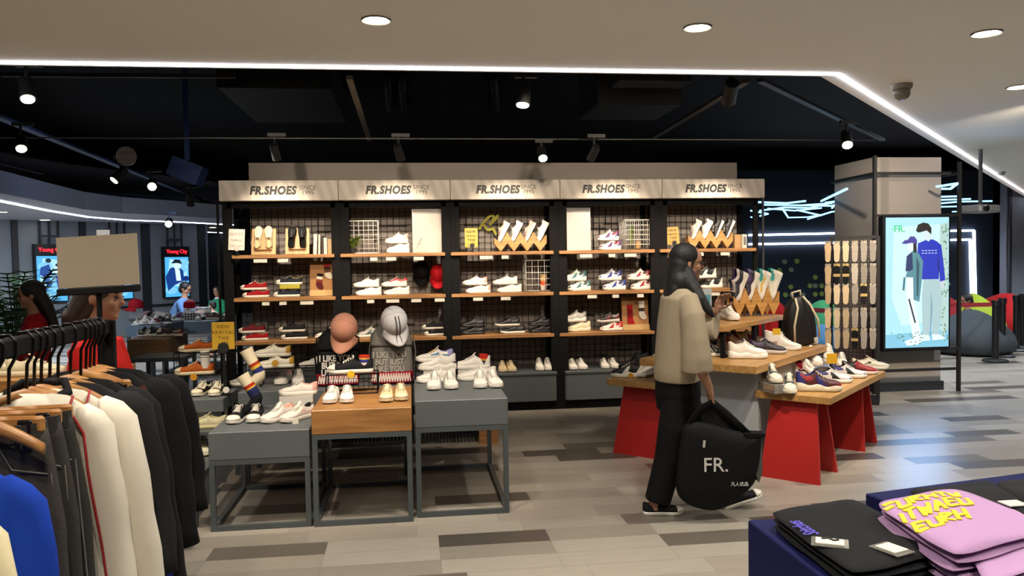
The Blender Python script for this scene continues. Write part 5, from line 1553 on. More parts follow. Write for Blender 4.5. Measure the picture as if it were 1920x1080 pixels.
# black backpack with pale straps at the far end of the middle top
bpk = thing('backpack', 'black backpack with pale piping leaning at the far end of the island', 'backpack', fp(1.33, .62, .802), (R(10), R(-12), R(6)))
bpk.scale = (1.2, 1.1, 1.12)
b = MB(); rings = []
for z, kw, kd in ((0, .9, .9), (.03, 1, 1), (.16, 1.02, 1.05), (.28, .92, .9), (.36, .62, .6), (.39, .2, .2)):
    rings.append([Vector((.115 * kw * math.copysign(abs(math.cos(a)) ** .6, math.cos(a)), .075 * kd * math.copysign(abs(math.sin(a)) ** .6, math.sin(a)), z)) for a in [2 * PI * k / 20 for k in range(20)]])
b.loft(rings); b.build('body', M('#101113', .6, bump=.4, scale=16), bpk, smooth=True, sub=1)
for s_ in (-1, 1):
    b = MB(); b.tube([(s_ * .03, -.03, .39), (s_ * .05, -.085, .33), (s_ * .095, -.095, .2), (s_ * .10, -.09, .06)], .008, 6); b.build('strap', M('#c9bfa6', .6), bpk, smooth=True)
b = MB(); b.box((.07, -.088, .05), (.03, .006, .03)); b.build('label', M('#d0cabc', .6), bpk)
b = MB(); b.tube([(-.03, 0, .38), (-.035, 0, .43), (.03, 0, .43), (.03, 0, .38)], .008, 6); b.build('handle', M('#c9bfa6', .6), bpk, smooth=True)
# table behind the woman
for px_, py_, st, pal, rz_, lb, pt in ((1176, 707, 'chunky', 'blackw', R(165), 'black and white sneaker with yellow dot, behind the woman', 'multi'), (1214, 705, 'chunky', 'white', R(-140), 'white chunky sneaker next to the black one, behind the woman', 'plain'),
                                 (1188, 692, 'high', 'allblack', R(170), 'black high sneaker at the rear of the table behind the woman', 'plain'), (1228, 694, 'chunky', 'white', R(-110), 'white sneaker right beside the woman, on the table behind her', 'plain')):
    ish(st, pal, px_, py_, .60, rz_, lb, .26, pt)
b = MB(); b.cyl((0, 0, 0), .02, .004, 18, 'Y'); tag(b.build('round_tag', M('#c9961e', .5), loc=az(1176, 707, .60) + Vector((0, -.11, .03))), 'round yellow tag on the black and white sneaker behind the woman', 'tag')

# ================================================================ insole rack before the column
RC = ay(1602, 560, 8.0); ra = R(-28)
rk = thing('insole_rack', 'tall black wire rack hung with packs of insoles beside the grey column', 'rack', (RC.x, 8.0, 0), ra)
RW = .46
b = MB(); wire_panel(b, (-RW / 2, 0, .12), (RW, 0, 0), (0, 0, 1.62), 13, 44, .0018, .004); b.build('grid', wire_blk, rk)
for s_ in (-1, 1): b = MB(); b.box((s_ * RW / 2, 0, .88), (.035, .035, 1.76)); b.build('post', BM, rk)
b = MB(); b.box((0, 0, 1.75), (RW, .035, .03)); b.build('crossbar', BM, rk)
b = MB(); b.box((0, 0, .02), (RW, .4, .04)); b.build('base', BM, rk)
irnd = random.Random(11)
rowy = (468, 510, 547, 592, 630)
colx = (1557, 1566, 1579, 1595, 1608, 1617)
cols_ = ['#dcc09a', '#d9c7a8', '#d6bf9e', '#b9b0a4', '#a8a198', '#98928a']
RMX = Matrix.Translation((RC.x, 8.0, 0)) @ Matrix.Rotation(ra, 4, 'Z')
rowname = ['top', 'second', 'third', 'fourth', 'bottom']; colname = ['first', 'second', 'third', 'fourth', 'fifth', 'sixth']
for r_, y_ in enumerate(rowy):
    z_ = ay(1590, y_ - 12, 8.0).z
    for k in range(6):
        x_ = -RW / 2 - .035 + k * .088
        darkp = (r_, k) in ((1, 1), (1, 2), (2, 4), (4, 3))
        q = RMX @ Vector((x_, -.14 + .012 * k, z_))
        t = thing('insole_pack', '%s pack of insoles, %s from the left in the %s row of the rack' % ('black' if darkp else ('beige' if k < 3 else 'grey'), colname[k], rowname[r_]), 'insole pack', q, ra + irnd.uniform(-.5, .1), 'hanging insole packs')
        o1 = [(-.016, -.196), (-.026, -.178), (-.028, -.13), (-.027, -.09), (-.034, -.04), (-.029, -.010), (-.012, 0), (.012, -.001), (.028, -.014), (.034, -.045), (.029, -.10), (.027, -.15), (.024, -.182), (.008, -.198)]
        b = MB(); b.prism([(x, z) for x, z in o1][::-1], .010); b.build('insole', M('#17171a' if darkp else cols_[k], .7), t)
        b = MB(); b.box((0, .006, .008), (.06, .003, .03)); b.build('hang_card', M('#b9b0a0' if not darkp else '#c9b070', .6), t)
        if darkp: b = MB(); b.box((0, -.003, -.1), (.066, .004, .03)); b.build('label', M('#c0a468', .6), t)
        b = MB(); b.beam((0, -.02, .016), (0, .14 - .012 * k, .016), .004); b.build('hook', M('#6a6a6c', .3, .8), t)

# ================================================================ far right: bean bags, barrier posts, seated person
def beanbag(label, px_, py_, D, r, h, col, sq=(1, 1), name='bean_bag'):
    p = az(px_, py_, 0) if D is None else ad(px_, py_, D); p.z = 0
    b = MB(); n_ = 26; rings = []
    for z, k in ((0, .7), (.03, .92), (.18, 1.03), (.4, 1.0), (.62, .82), (.82, .52), (.95, .25), (1, .08)):
        rings.append([Vector((r * sq[0] * k * math.cos(2 * PI * q / n_) * (1 + .05 * math.sin(3 * 2 * PI * q / n_)), r * sq[1] * k * math.sin(2 * PI * q / n_), h * z)) for q in range(n_)])
    b.loft(rings); return tag(b.build(name, M(col, .8, bump=.5, scale=5), smooth=True, sub=1, loc=p), label, 'bean bag', 'bean bags')
beanbag('large dark grey bean bag beside the column pole', 1822, 662, None, .62, .68, '#3e4448')
beanbag('lime green bean bag behind the dark grey one', 1822, 640, None, .55, .85, '#8c9c2a')
beanbag('red bean bag between the grey one and the column', 1775, 640, None, .40, .80, '#7c1c20')
beanbag('bright red bean bag behind the barrier posts', 1886, 626, None, .75, .78, '#a81a1c')
beanbag('dark red bean bag at the right edge', 1990, 622, None, .7, .82, '#8c1518')
beanbag('red bean bag glimpsed behind the zigzag rack of the island', 1455, 640, 9.8, .36, 1.02, '#9c1a20')
beanbag('green bean bag seen left of the insole rack', 1543, 640, None, .5, .75, '#3f8a5a')
beanbag('blue grey bean bag seen low left of the insole rack', 1545, 660, None, .45, .45, '#4a7a9c')
pp = []
for px_, py_, lb in ((1866, 678, 'nearest black barrier post before the red bean bag'), (1879, 669, 'second black barrier post, just behind the nearest'), (1905, 658, 'black barrier post nearer the right edge'), (1916, 652, 'black barrier post at the right edge')):
    p = az(px_, py_, 0); pp.append(p)
    t = thing('barrier_post', lb, 'barrier post', p, 0, 'queue barrier posts')
    b = MB(); b.lathe([(.17, 0), (.17, .02), (.15, .035), (.04, .045)], 24); b.build('base', M('#101114', .5), t, smooth=True, auto=40)
    b = MB(); b.cyl((0, 0, .42), .045, .76, 16); b.build('post', M('#0f1013', .4), t, smooth=True, auto=40)
    b = MB(); b.cyl((0, 0, .84), .055, .08, 16); b.build('head', M('#141519', .4), t, smooth=True, auto=40)
b = MB(); b.beam(pp[0] + Vector((-.06, 0, .82)), pp[0] + Vector((-1.15, .4, .80)), .004, .06); tag(b.build('barrier_belt', M('#8c1626', .6)), 'red barrier belt running left from the nearest post', 'belt')
b = MB(); b.beam(pp[1] + Vector((-.05, .0, .82)), pp[0] + Vector((.05, 0, .82)), .004, .06); tag(b.build('barrier_belt', M('#8c1626', .6)), 'short red barrier belt between the two nearest posts', 'belt')
pq = ay(1450, 578, 11.5); pq2 = ay(1555, 583, 11.5)
b = MB(); b.beam(pq, pq2, .004, .07); tag(b.build('barrier_belt', M('#7c1424', .6)), 'dark red belt stretched behind the insole rack', 'belt')
# projector hung on a rod
p = ad(1838, 392, 9.2)
t = thing('projector', 'white projector on a ceiling rod at the right', 'projector', p, .3)
b = MB(); b.box((0, 0, 0), (.36, .26, .09), bev=.02); b.build('body', M('#6a6f76', .5), t)
b = MB(); b.cyl((-.1, -.14, 0), .035, .04, 16, 'Y'); b.build('lens', M('#15161a', .2), t)
b = MB(); b.beam((0, 0, .045), (0, 0, 2.9 - p.z), .03); b.build('rod', M('#3a3d42', .5), t)
# ================================================================ people
def blob(name, b, mats, parent, vox=.008, sm=3, bump=None):
    o = b.build(name, mats, parent, smooth=True)
    md = o.modifiers.new('r', 'REMESH'); md.mode = 'VOXEL'; md.voxel_size = vox; md.use_smooth_shade = True
    md = o.modifiers.new('s', 'SMOOTH'); md.factor = .5; md.iterations = sm
    return o
def basis(X, Z): 
    X = Vector(X).normalized(); Z = Vector(Z); Z = (Z - X * Z.dot(X)).normalized(); Y = Z.cross(X)
    return Matrix((X, Y, Z)).transposed()
def head(b, c, X=(1, 0, 0), Z=(0, 0, 1), s=1.0):
    """a head whose face looks along X"""
    m = basis(X, Z); c = Vector(c)
    e = lambda p, r: b.ell(c + m @ (Vector(p) * s), [v * s for v in r], 16, 11, f=lambda q: m @ q)
    e((-.008, 0, .02), (.094, .074, .09)); e((.012, 0, -.035), (.07, .06, .075)); e((.045, 0, -.075), (.036, .036, .034))
    e((.083, 0, -.012), (.014, .010, .024)); e((.094, 0, -.026), (.013, .013, .010)); e((.077, 0, -.055), (.012, .022, .007)); e((.075, 0, -.064), (.012, .019, .006))
    e((.066, 0, -.09), (.020, .022, .016)); e((.068, 0, .02), (.018, .048, .016))
    for q in (-1, 1): e((-.012, q * .074, -.015), (.018, .008, .03)); e((.055, q * .035, -.03), (.022, .022, .024))
def eyes(parent, c, X, Z, s=1.0, col='#1a120e'):
    m = basis(X, Z); c = Vector(c)
    for q in (-1, 1):
        b = MB(); b.ell(c + m @ (Vector((.078, q * .031, .0)) * s), [.008 * s, .014 * s, .006 * s], 10, 7, f=lambda v: m @ v); b.build('eye', M(col, .2), parent, smooth=True)
        b = MB(); b.tube([c + m @ (Vector((.080, q * .016, .022)) * s), c + m @ (Vector((.084, q * .032, .026)) * s), c + m @ (Vector((.074, q * .05, .02)) * s)], .003 * s, 5); b.build('eyebrow', M(col, .8), parent)
def hand(b, w, d, n, curl=.5, side=1, s=1.0, spread=.1):
    """wrist w, finger direction d, palm normal n; side gives the thumb's side"""
    w = Vector(w); d = Vector(d).normalized(); n = Vector(n); n = (n - d * n.dot(d)).normalized(); l = d.cross(n) * side
    m = Matrix((d, l, n)).transposed()
    b.ell(w + d * .045 * s, (.052 * s, .038 * s, .014 * s), 14, 9, f=lambda q: m @ q)
    b.tube([w - d * .02 * s, w + d * .03 * s], [.022 * s, .024 * s], 10)
    for k, (o, L, r) in enumerate(((.030, .068, .0085), (.011, .078, .009), (-.009, .072, .0085), (-.028, .056, .0075))):
        p = w + d * (.082 - abs(o) * .25) * s + l * o * s
        pts = [p - d * .02 * s, p]; rr = [r * s, r * s]
        a = 0; dd = (d + l * o * spread * 10).normalized()
        for j, f_ in enumerate((.45, .32, .23)):
            a += curl * (.8 + .15 * k) * (1.0 if j else .7)
            v = (dd * math.cos(a) + n * math.sin(a)); p = p + v * L * f_ * s; pts.append(p); rr.append(r * s * (.95 - .1 * j))
        b.tube(pts, rr, 8)
    p = w + d * .02 * s + l * .026 * s
    v1 = (d * .6 + l * .75 + n * .35).normalized(); v2 = (d * .85 + l * .25 + n * (.3 + curl * .5)).normalized()
    b.tube([p - v1 * .01 * s, p + v1 * .036 * s, p + v1 * .036 * s + v2 * .034 * s, p + v1 * .034 * s + v2 * .058 * s], [.013 * s, .011 * s, .0095 * s, .008 * s], 8)

# ---------------------------------------------------------------- the woman walking with the black bag
SC = 308.0
PW = az(1290, 955, 0)
def L_(px_, py_, y=0.0): return Vector(((px_ - 1290) / SC, y, (955 - py_) / SC))
wo = thing('person', 'woman walking right in beige knit top and wide black trousers, carrying a big black bag', 'person', (PW.x, PW.y, 0), -_yaw)
SKIN = M('#a87a60', .55); SKIND = M('#8a6450', .55)
HX, HZ = (.985, .05, -.12), (.12, 0, .99)
hc = L_(1293, 480)
b = MB(); head(b, hc, HX, HZ, 1.0)
b.tube([L_(1291, 492), L_(1284, 518), L_(1278, 540)], [.05, .05, .07], 14)
b.tube([L_(1278, 540), L_(1276, 600), L_(1273, 650), L_(1270, 700)], [(.15, .09), (.14, .10), (.12, .09), (.15, .11)], 16)
b.tube([L_(1281, 548, -.14), L_(1286, 600, -.2), L_(1292, 650, -.21), L_(1304, 682, -.21), L_(1318, 712, -.20)], [.05, .043, .038, .034, .023], 12)
b.tube([L_(1287, 548, .14), L_(1303, 590, .17), L_(1318, 614, .17), L_(1335, 596, .13), L_(1353, 574, .08)], [.05, .042, .038, .032, .023], 12)
hand(b, L_(1318, 714, -.20), (.12, 0, -1), (1, .25, 0), .75, -1, .95)
hand(b, L_(1353, 573, .08), (.42, -.12, 1), (.5, -1, -.1), .55, 1, .95)
b.tube([L_(1268, 705, -.07), L_(1264, 760, -.08), L_(1256, 830, -.08), L_(1236, 900, -.08), L_(1219, 938, -.08)], [.09, .085, .055, .045, .034], 12)
b.tube([L_(1274, 705, .07), L_(1298, 765, .08), L_(1330, 830, .08), L_(1362, 890, .08), L_(1380, 930, .08)], [.09, .085, .055, .045, .034], 12)
b.ell(L_(1222, 944, -.08), (.05, .035, .03)); b.ell(L_(1385, 938, .08), (.05, .035, .03))
blob('body', b, SKIN, wo, .0055, 2)
eyes(wo, hc, HX, HZ)
# glasses
m_ = basis(HX, HZ)
b = MB()
for q in (-1, 1):
    cc = hc + m_ @ Vector((.098, q * .034, .0)); pts = [cc + m_ @ Vector((0, .024 * math.cos(a), .018 * math.sin(a))) for a in [2 * PI * k / 14 for k in range(15)]]
    b.tube(pts, .0022, 5, cap=False)
    b.tube([hc + m_ @ Vector((.098, q * .058, .004)), hc + m_ @ Vector((.03, q * .078, .004)), hc + m_ @ Vector((-.02, q * .078, -.004))], .002, 5)
b.tube([hc + m_ @ Vector((.1, -.01, .004)), hc + m_ @ Vector((.1, .01, .004))], .002, 5)
b.build('glasses', M('#4a3a30', .3, .5), wo)
# hair
HAIR = M('#0d0a09', .42)
def hair_mat():
    m = bpy.data.materials.new('hair'); m.use_nodes = True; n = m.node_tree.nodes; l = m.node_tree.links; b_ = n['Principled BSDF']
    b_.inputs['Base Color'].default_value = hx('#0c0908'); b_.inputs['Roughness'].default_value = .62
    tc = n.new('ShaderNodeTexCoord'); mp = n.new('ShaderNodeMapping'); mp.inputs['Scale'].default_value = (160, 160, 6); nz = n.new('ShaderNodeTexNoise'); nz.inputs['Scale'].default_value = 1
    bp = n.new('ShaderNodeBump'); bp.inputs['Strength'].default_value = .6; bp.inputs['Distance'].default_value = .004
    l.new(tc.outputs['Object'], mp.inputs[0]); l.new(mp.outputs[0], nz.inputs['Vector']); l.new(nz.outputs['Fac'], bp.inputs['Height']); l.new(bp.outputs['Normal'], b_.inputs['Normal'])
    return m
HAIR = hair_mat()
b = MB()
b.ell(hc + m_ @ Vector((-.026, 0, .028)), (.095, .086, .090), 18, 12)
b.ell(hc + m_ @ Vector((-.05, 0, -.03)), (.07, .086, .09), 18, 12)
b.tube([L_(1282, 480), L_(1273, 505), L_(1263, 535, -.02), L_(1252, 562, -.03), L_(1243, 578, -.03)], [(.086, .082), (.094, .072), (.098, .055), (.088, .036), (.05, .012)], 16)
b.tube([L_(1287, 492, -.065), L_(1294, 520, -.10), L_(1307, 548, -.15), L_(1320, 570, -.17), L_(1329, 582, -.17)], [(.022, .035), (.028, .042), (.026, .034), (.018, .026), (.006, .01)], 12)
b.ell(L_(1276, 520, -.055), (.072, .065, .08), 16, 10)
blob('hair', b, HAIR, wo, .006, 4)
# knit top
def knit(c):
    m = bpy.data.materials.new('knit'); m.use_nodes = True; n = m.node_tree.nodes; l = m.node_tree.links; b_ = n['Principled BSDF']
    b_.inputs['Base Color'].default_value = hx(c); b_.inputs['Roughness'].default_value = .9
    tc = n.new('ShaderNodeTexCoord'); wv = n.new('ShaderNodeTexWave'); wv.inputs['Scale'].default_value = 75; wv.bands_direction = 'Z'; wv.inputs['Distortion'].default_value = 1
    bp = n.new('ShaderNodeBump'); bp.inputs['Strength'].default_value = .16; bp.inputs['Distance'].default_value = .004
    l.new(tc.outputs['Object'], wv.inputs['Vector']); l.new(wv.outputs['Fac'], bp.inputs['Height']); l.new(bp.outputs['Normal'], b_.inputs['Normal'])
    return m
b = MB()
b.tube([L_(1284, 524), L_(1282, 534), L_(1280, 550), L_(1277, 600), L_(1274, 650), L_(1271, 690), L_(1271, 705)], [(.07, .06), (.15, .095), (.195, .125), (.188, .138), (.185, .142), (.185, .142), (.18, .137)], 22)
b.tube([L_(1282, 546, -.14), L_(1287, 580, -.20), L_(1290, 620, -.225), L_(1292, 655, -.235), L_(1293, 679, -.235)], [(.06, .075), (.07, .085), (.075, .095), (.085, .104), (.088, .102)], 18)
b.tube([L_(1288, 546, .13), L_(1304, 580, .17), L_(1322, 602, .17), L_(1342, 602, .14), L_(1356, 600, .11)], [(.06, .07), (.075, .08), (.07, .10), (.07, .11), (.06, .115)], 18)
blob('knit_top', b, knit('#a3947b'), wo, .008, 3)
# trousers
b = MB()
b.tube([L_(1272, 698), L_(1272, 730), L_(1272, 760)], [(.165, .135), (.175, .14), (.16, .13)], 20)
b.tube([L_(1270, 735, -.07), L_(1262, 790, -.085), L_(1250, 850, -.085), L_(1234, 905, -.08), L_(1227, 931, -.08)], [.10, .105, .092, .082, .08], 18)
b.tube([L_(1280, 735, .07), L_(1305, 790, .085), L_(1334, 850, .085), L_(1362, 900, .08), L_(1374, 922, .08)], [.10, .105, .09, .082, .08], 18)
blob('trousers', b, M('#0c0c0d', .8, bump=.3, scale=30), wo, .008, 3)
def worn(px_, py_, y, pitch, L, k):
    e = bpy.data.objects.new('shoe', None); COL.objects.link(e); e.parent = wo; e.location = L_(px_, py_, y); e.rotation_euler = (0, pitch, 0)
    for pn, me in shoe_meshes('canvas', L, PAL['blackw'], 'plain'):
        o = bpy.data.objects.new(pn, me); COL.objects.link(o); o.parent = e
worn(1237, 955, -.08, 0, .245, 0)
worn(1396, 946, .02, R(-19), .27, 1)

# the tote bag in her near hand
def pillow(b, out, thick, off=0.0, cen=None, rounds=((1, .0), (.97, .5), (.88, .8), (.6, 1.0), (.2, 1.05))):
    cx = sum(p[0] for p in out) / len(out); cz = sum(p[1] for p in out) / len(out)
    if cen: cx, cz = cen
    fr_ = [[Vector((cx + (x - cx) * k, off - thick * g, cz + (z - cz) * k)) for x, z in out] for k, g in rounds]
    bk = [[Vector((cx + (x - cx) * k, off + thick * g, cz + (z - cz) * k)) for x, z in out] for k, g in rounds[1:]]
    b.loft(bk[::-1] + fr_)
def smooth_out(pts, n=3):
    for _ in range(n):
        q = []
        for i in range(len(pts)):
            a, c = pts[i], pts[(i + 1) % len(pts)]
            q += [(a[0] * .75 + c[0] * .25, a[1] * .75 + c[1] * .25), (a[0] * .25 + c[0] * .75, a[1] * .25 + c[1] * .75)]
        pts = q
    return pts
bag = thing('tote_bag', 'big black tote bag with white lettering, carried by the walking woman', 'bag', (PW.x, PW.y, 0), -_yaw)
ol = [L_(x, y) for x, y in ((1268, 772), (1300, 768), (1360, 790), (1412, 791), (1413, 793), (1413, 797), (1409, 845), (1398, 882), (1362, 918), (1325, 936), (1285, 930), (1250, 905), (1255, 850), (1262, 800))]
ol = smooth_out([(p.x, p.z) for p in ol], 2)
BAGM = M('#0d0e0f', .75, bump=.6, scale=9)
b = MB(); pillow(b, ol, .065, -.235); b.build('body', BAGM, bag, smooth=True)
b = MB(); b.tube([L_(1276, 772, -.26), L_(1300, 745, -.235), L_(1322, 735, -.22), L_(1345, 755, -.235), L_(1385, 795, -.26)], [(.006, .02)] * 5, 10); b.tube([L_(1290, 775, -.21), L_(1308, 745, -.22), L_(1322, 738, -.215), L_(1340, 757, -.22), L_(1372, 795, -.215)], [(.006, .018)] * 5, 10)
b.build('handles', BAGM, bag, smooth=True)
b = MB(); b.add([L_(1300, 752, -.22), L_(1322, 740, -.2), L_(1378, 796, -.22), L_(1300, 790, -.24)] + [v + Vector((0, .05, 0)) for v in (L_(1300, 752, -.22), L_(1322, 740, -.2), L_(1378, 796, -.22), L_(1300, 790, -.24))], [(0, 1, 2, 3), (7, 6, 5, 4), (0, 4, 5, 1), (1, 5, 6, 2), (2, 6, 7, 3), (3, 7, 4, 0)]); b.build('gathered_top', BAGM, bag)
b = MB(); pts = [L_(x, y, -.292) for x, y in ((1390, 797), (1406, 797), (1406, 862), (1400, 880), (1388, 850))]; b.prism([(p.x, p.z) for p in pts], .05, off=-.285); b.build('mesh_panel', M('#4a4a46', .6), bag)
b = MB(); pts = [L_(x, y) for x, y in ((1374, 790), (1411, 791), (1411, 797), (1378, 797))]; b.prism([(p.x, p.z) for p in pts], .09, off=-.292); b.build('hem', M('#0b0b0c', .7), bag)
WT = M('#c9c7c2', .6)
q = L_(1320, 846, -.308); text_mesh('logo', 'FR.', .118, WT, bag, q, bold=.0002, ext=.002)
b = MB(); b.box(L_(1302, 842, -.308), (.018, .003, .008)); b.build('logo_bar', WT, bag)
q = L_(1362, 880, -.316); text_mesh('small_lettering', '凡人优品', .026, WT, bag, q, ext=.001, bold=.0003)
b = MB(); b.box(L_(1299, 806, -.311), (.013, .003, .042), rot=(0, .1, 0)); b.build('hang_label', M('#c0beb8', .5), bag)
# card in her raised hand
b = MB(); b.box((0, 0, 0), (.055, .004, .115), bev=.001); o = b.build('hang_card', M('#b9bcba', .5)); o.matrix_world = Matrix.Translation((PW.x, PW.y, 0)) @ Matrix.Rotation(-_yaw, 4, 'Z') @ Matrix.Translation(L_(1331, 549, .02)); tag(o, 'white card with blue print held before the woman\'s chest', 'card')
b = MB(); b.box((.004, -.003, -.005), (.03, .002, .05)); b.build('print', M('#5f9aa4', .5), o)

# ---------------------------------------------------------------- other people
def person(label, D, px_, headpy, H, rz, shirt, trousers='#1a1b20', hair='#15110f', lean=0, arms=None, longhair=False, vox=.012, hairlen=.3, collar=None, sleeve=.22, turn=0):
    """standing person of height H whose head centre is at the pixel; faces local +X"""
    P = ad(px_, headpy, D)
    t = thing('person', label, 'person', (P.x, P.y, 0), rz - _yaw)
    zH = P.z; k = H / 1.65
    zs = zH - .24 * k
    X = Vector((math.sin(lean), 0, math.cos(lean)))
    hip = Vector((-math.sin(lean) * .6 * k, 0, zs + .08 * k - math.cos(lean) * .6 * k)); hip = Vector((-.0 - math.sin(lean) * .58 * k, 0, zH - .24 * k - math.cos(lean) * .50 * k))
    nk = Vector((-.02 * k, 0, zH - .13 * k)); ch = Vector((-.03 * k, 0, zH - .22 * k))
    sk = M('#a0745a', .6)
    b = MB(); hd = Vector((0, 0, zH))
    HX_ = (math.cos(turn), math.sin(turn), -.15 - lean * .5)
    head(b, hd, HX_, (0, 0, 1), k)
    b.tube([hd + Vector((-.01, 0, -.04)) * k, nk, ch], [.05 * k, .048 * k, .07 * k], 12)
    mid = ch.lerp(hip, .5)
    b.tube([ch, mid, hip], [(.13 * k, .08 * k), (.12 * k, .085 * k), (.14 * k, .1 * k)], 14)
    arms = arms or [((.05, -.05, -.28), (.12, -.02, -.52)), ((.05, .05, -.28), (.12, .02, -.52))]
    sh = []
    for s_, (e_, w_) in zip((-1, 1), arms):
        s0 = ch + Vector((0, s_ * .17 * k, -.01)); el = s0 + Vector(e_) * k; wr = s0 + Vector(w_) * k; sh.append((s0, el, wr))
        b.tube([s0, s0.lerp(el, .5), el, el.lerp(wr, .4), wr], [.045 * k, .04 * k, .034 * k, .034 * k, .022 * k], 10)
        hand(b, wr, wr - el, (1, 0, -.3), .4, s_, k * .95)
    for s_ in (-1, 1):
        h0 = hip + Vector((0, s_ * .08 * k, 0)); kn = Vector((hip.x * .5 + .03, s_ * .09 * k, hip.z * .52)); an_ = Vector((hip.x * .3, s_ * .09 * k, .08))
        b.tube([h0, kn, an_], [.08 * k, .055 * k, .035 * k], 10); b.ell(an_ + Vector((.05, 0, -.045)), (.11, .04, .035))
    blob('body', b, sk, t, vox * .8, 2)
    b = MB()
    b.tube([nk + Vector((0, 0, -.03 * k)), ch + Vector((0, 0, .01)), ch + (hip - ch) * .18, mid, hip], [(.06 * k, .055 * k), (.15 * k, .085 * k), (.185 * k, .115 * k), (.165 * k, .12 * k), (.165 * k, .13 * k)], 18)
    for s0, el, wr in sh: b.tube([s0 + Vector((0, 0, .01)), s0.lerp(el, .5), s0.lerp(el, .95)], [.062 * k, .062 * k, .06 * k], 12)
    blob('shirt', b, M(shirt, .8, bump=.2, scale=30), t, vox, 3)
    b = MB(); b.tube([hip + Vector((0, 0, .05)), hip + Vector((0, 0, -.05))], [(.155 * k, .12 * k), (.16 * k, .12 * k)], 16)
    for s_ in (-1, 1):
        h0 = hip + Vector((0, s_ * .08 * k, 0)); kn = Vector((hip.x * .5 + .03, s_ * .09 * k, hip.z * .52)); an_ = Vector((hip.x * .3, s_ * .09 * k, .10))
        b.tube([h0, kn, an_], [.095 * k, .075 * k, .06 * k], 12)
    blob('trousers', b, M(trousers, .8), t, vox, 2)
    hm = basis(HX_, (0, 0, 1))
    b = MB(); b.ell(hd + hm @ (Vector((-.022, 0, .028)) * k), (.1 * k, .086 * k, .092 * k), 16, 11, f=lambda q: hm @ q); b.ell(hd + hm @ (Vector((-.05, 0, -.03)) * k), (.065 * k, .082 * k, .08 * k), 14, 10, f=lambda q: hm @ q)
    if longhair: b.tube([hd + hm @ (Vector((-.04, 0, 0)) * k), hd + hm @ (Vector((-.09, 0, -.12)) * k), hd + hm @ (Vector((-.12, 0, -hairlen)) * k), hd + hm @ (Vector((-.12, 0, -hairlen - .1)) * k)], [(.08 * k, .07 * k), (.09 * k, .06 * k), (.075 * k, .04 * k), (.03 * k, .015 * k)], 14)
    blob('hair', b, HAIR if hair == '#15110f' else M(hair, .5), t, vox * .8, 3)
    eyes(t, hd, HX_, (0, 0, 1), k)
    if collar:
        b = MB(); b.tube([nk + Vector((0, 0, -.045 * k)), nk + Vector((0, 0, -.015 * k))], [(.085 * k, .08 * k), (.062 * k, .06 * k)], 16); b.build('collar', M(collar, .7), t, smooth=True)
    return t
person('staff member in red shirt facing right, half hidden by the clear sign holder', 3.45, 190, 553, 1.58, .15, '#b81c16', hair='#2a1a12', longhair=True, hairlen=.12,
       arms=[((.10, -.08, -.25), (.26, -.03, -.44)), ((.06, .06, -.27), (.2, .04, -.42))], vox=.010)
person('staff member in red shirt with long black hair, standing near the tall plant', 6.2, 57, 552, 1.55, PI + .5, '#a01818', longhair=True, hairlen=.32)
person('person in light blue shirt bending over the far shoe table', 13.6, 348, 541, 1.6, -.1, '#5a7ca8', lean=.55, arms=[((.1, -.02, -.2), (.3, .0, -.2)), ((.1, .02, -.2), (.3, .0, -.2))])
person('woman in green jumper with white collar beyond the far table', 15, 407, 546, 1.35, -1.9, '#1f7a56', '#232a3c', collar='#d8dcd8', hair='#1a1512')
person('small child in pale top standing beside the woman in green', 13.5, 398, 572, 1.0, PI - .2, '#b8a496', '#4a4a50', vox=.012)
person('person in dark clothes sitting far off behind the bean bags', 13.2, 1812, 563, 1.5, PI, '#1c1d22', '#1c1d22', lean=.2)
# ================================================================ clothes rail at the left front
RX = -.965; RZ = 1.385
t = thing('garment_rail', 'black garment rail in the left foreground, crowded with hangers', 'garment rail', (RX, 2.0, 0))
b = MB(); b.box((0, -.05, RZ), (.035, 1.45, .045), bev=.004); b.build('rail', blk, t)
for y in (-.76, .67): b = MB(); b.box((.0, y, (RZ + .02) / 2), (.05, .03, RZ + .02), bev=.004); b.build('post', blk, t)
for y in (-.76, .67): b = MB(); b.box((.0, y, .015), (.5, .05, .03)); b.build('foot', blk, t)
# sign holder on the rail end
pS = ad(198, 545, 2.62)
t = thing('sign_holder', 'clear sign holder on a black pole at the end of the garment rail', 'sign holder', (RX + .0, 2.62, RZ + .022), R(-6))
wS = .245; zb_ = pS.z - RZ - .022; hS = .158
b = MB(); b.cyl((0, 0, zb_ / 2), .008, zb_, 10); b.build('pole', blk, t)
b = MB(); b.box((0, 0, zb_ + .006), (wS, .035, .022), rot=(0, R(-2.5), 0), bev=.003); b.build('base', blk, t)
b = MB(); b.box((0, 0, zb_ + .018 + hS / 2), (wS * 1.01, .005, hS), rot=(R(-3), R(-2.5), 0)); b.build('acrylic_sheet', M('#8f8372', .15, alpha=.93), t)
b = MB(); b.box((wS * .07, .004, zb_ + .02 + hS + .006), (.04, .002, .018)); b.build('paper', M('#b8bac0', .6), t)
b = MB(); b.ell((wS * .12, -.0035, zb_ + .04), (.032, .001, .028), 14, 8); b.build('glare_spot', M('#b9a88c', .4), t)

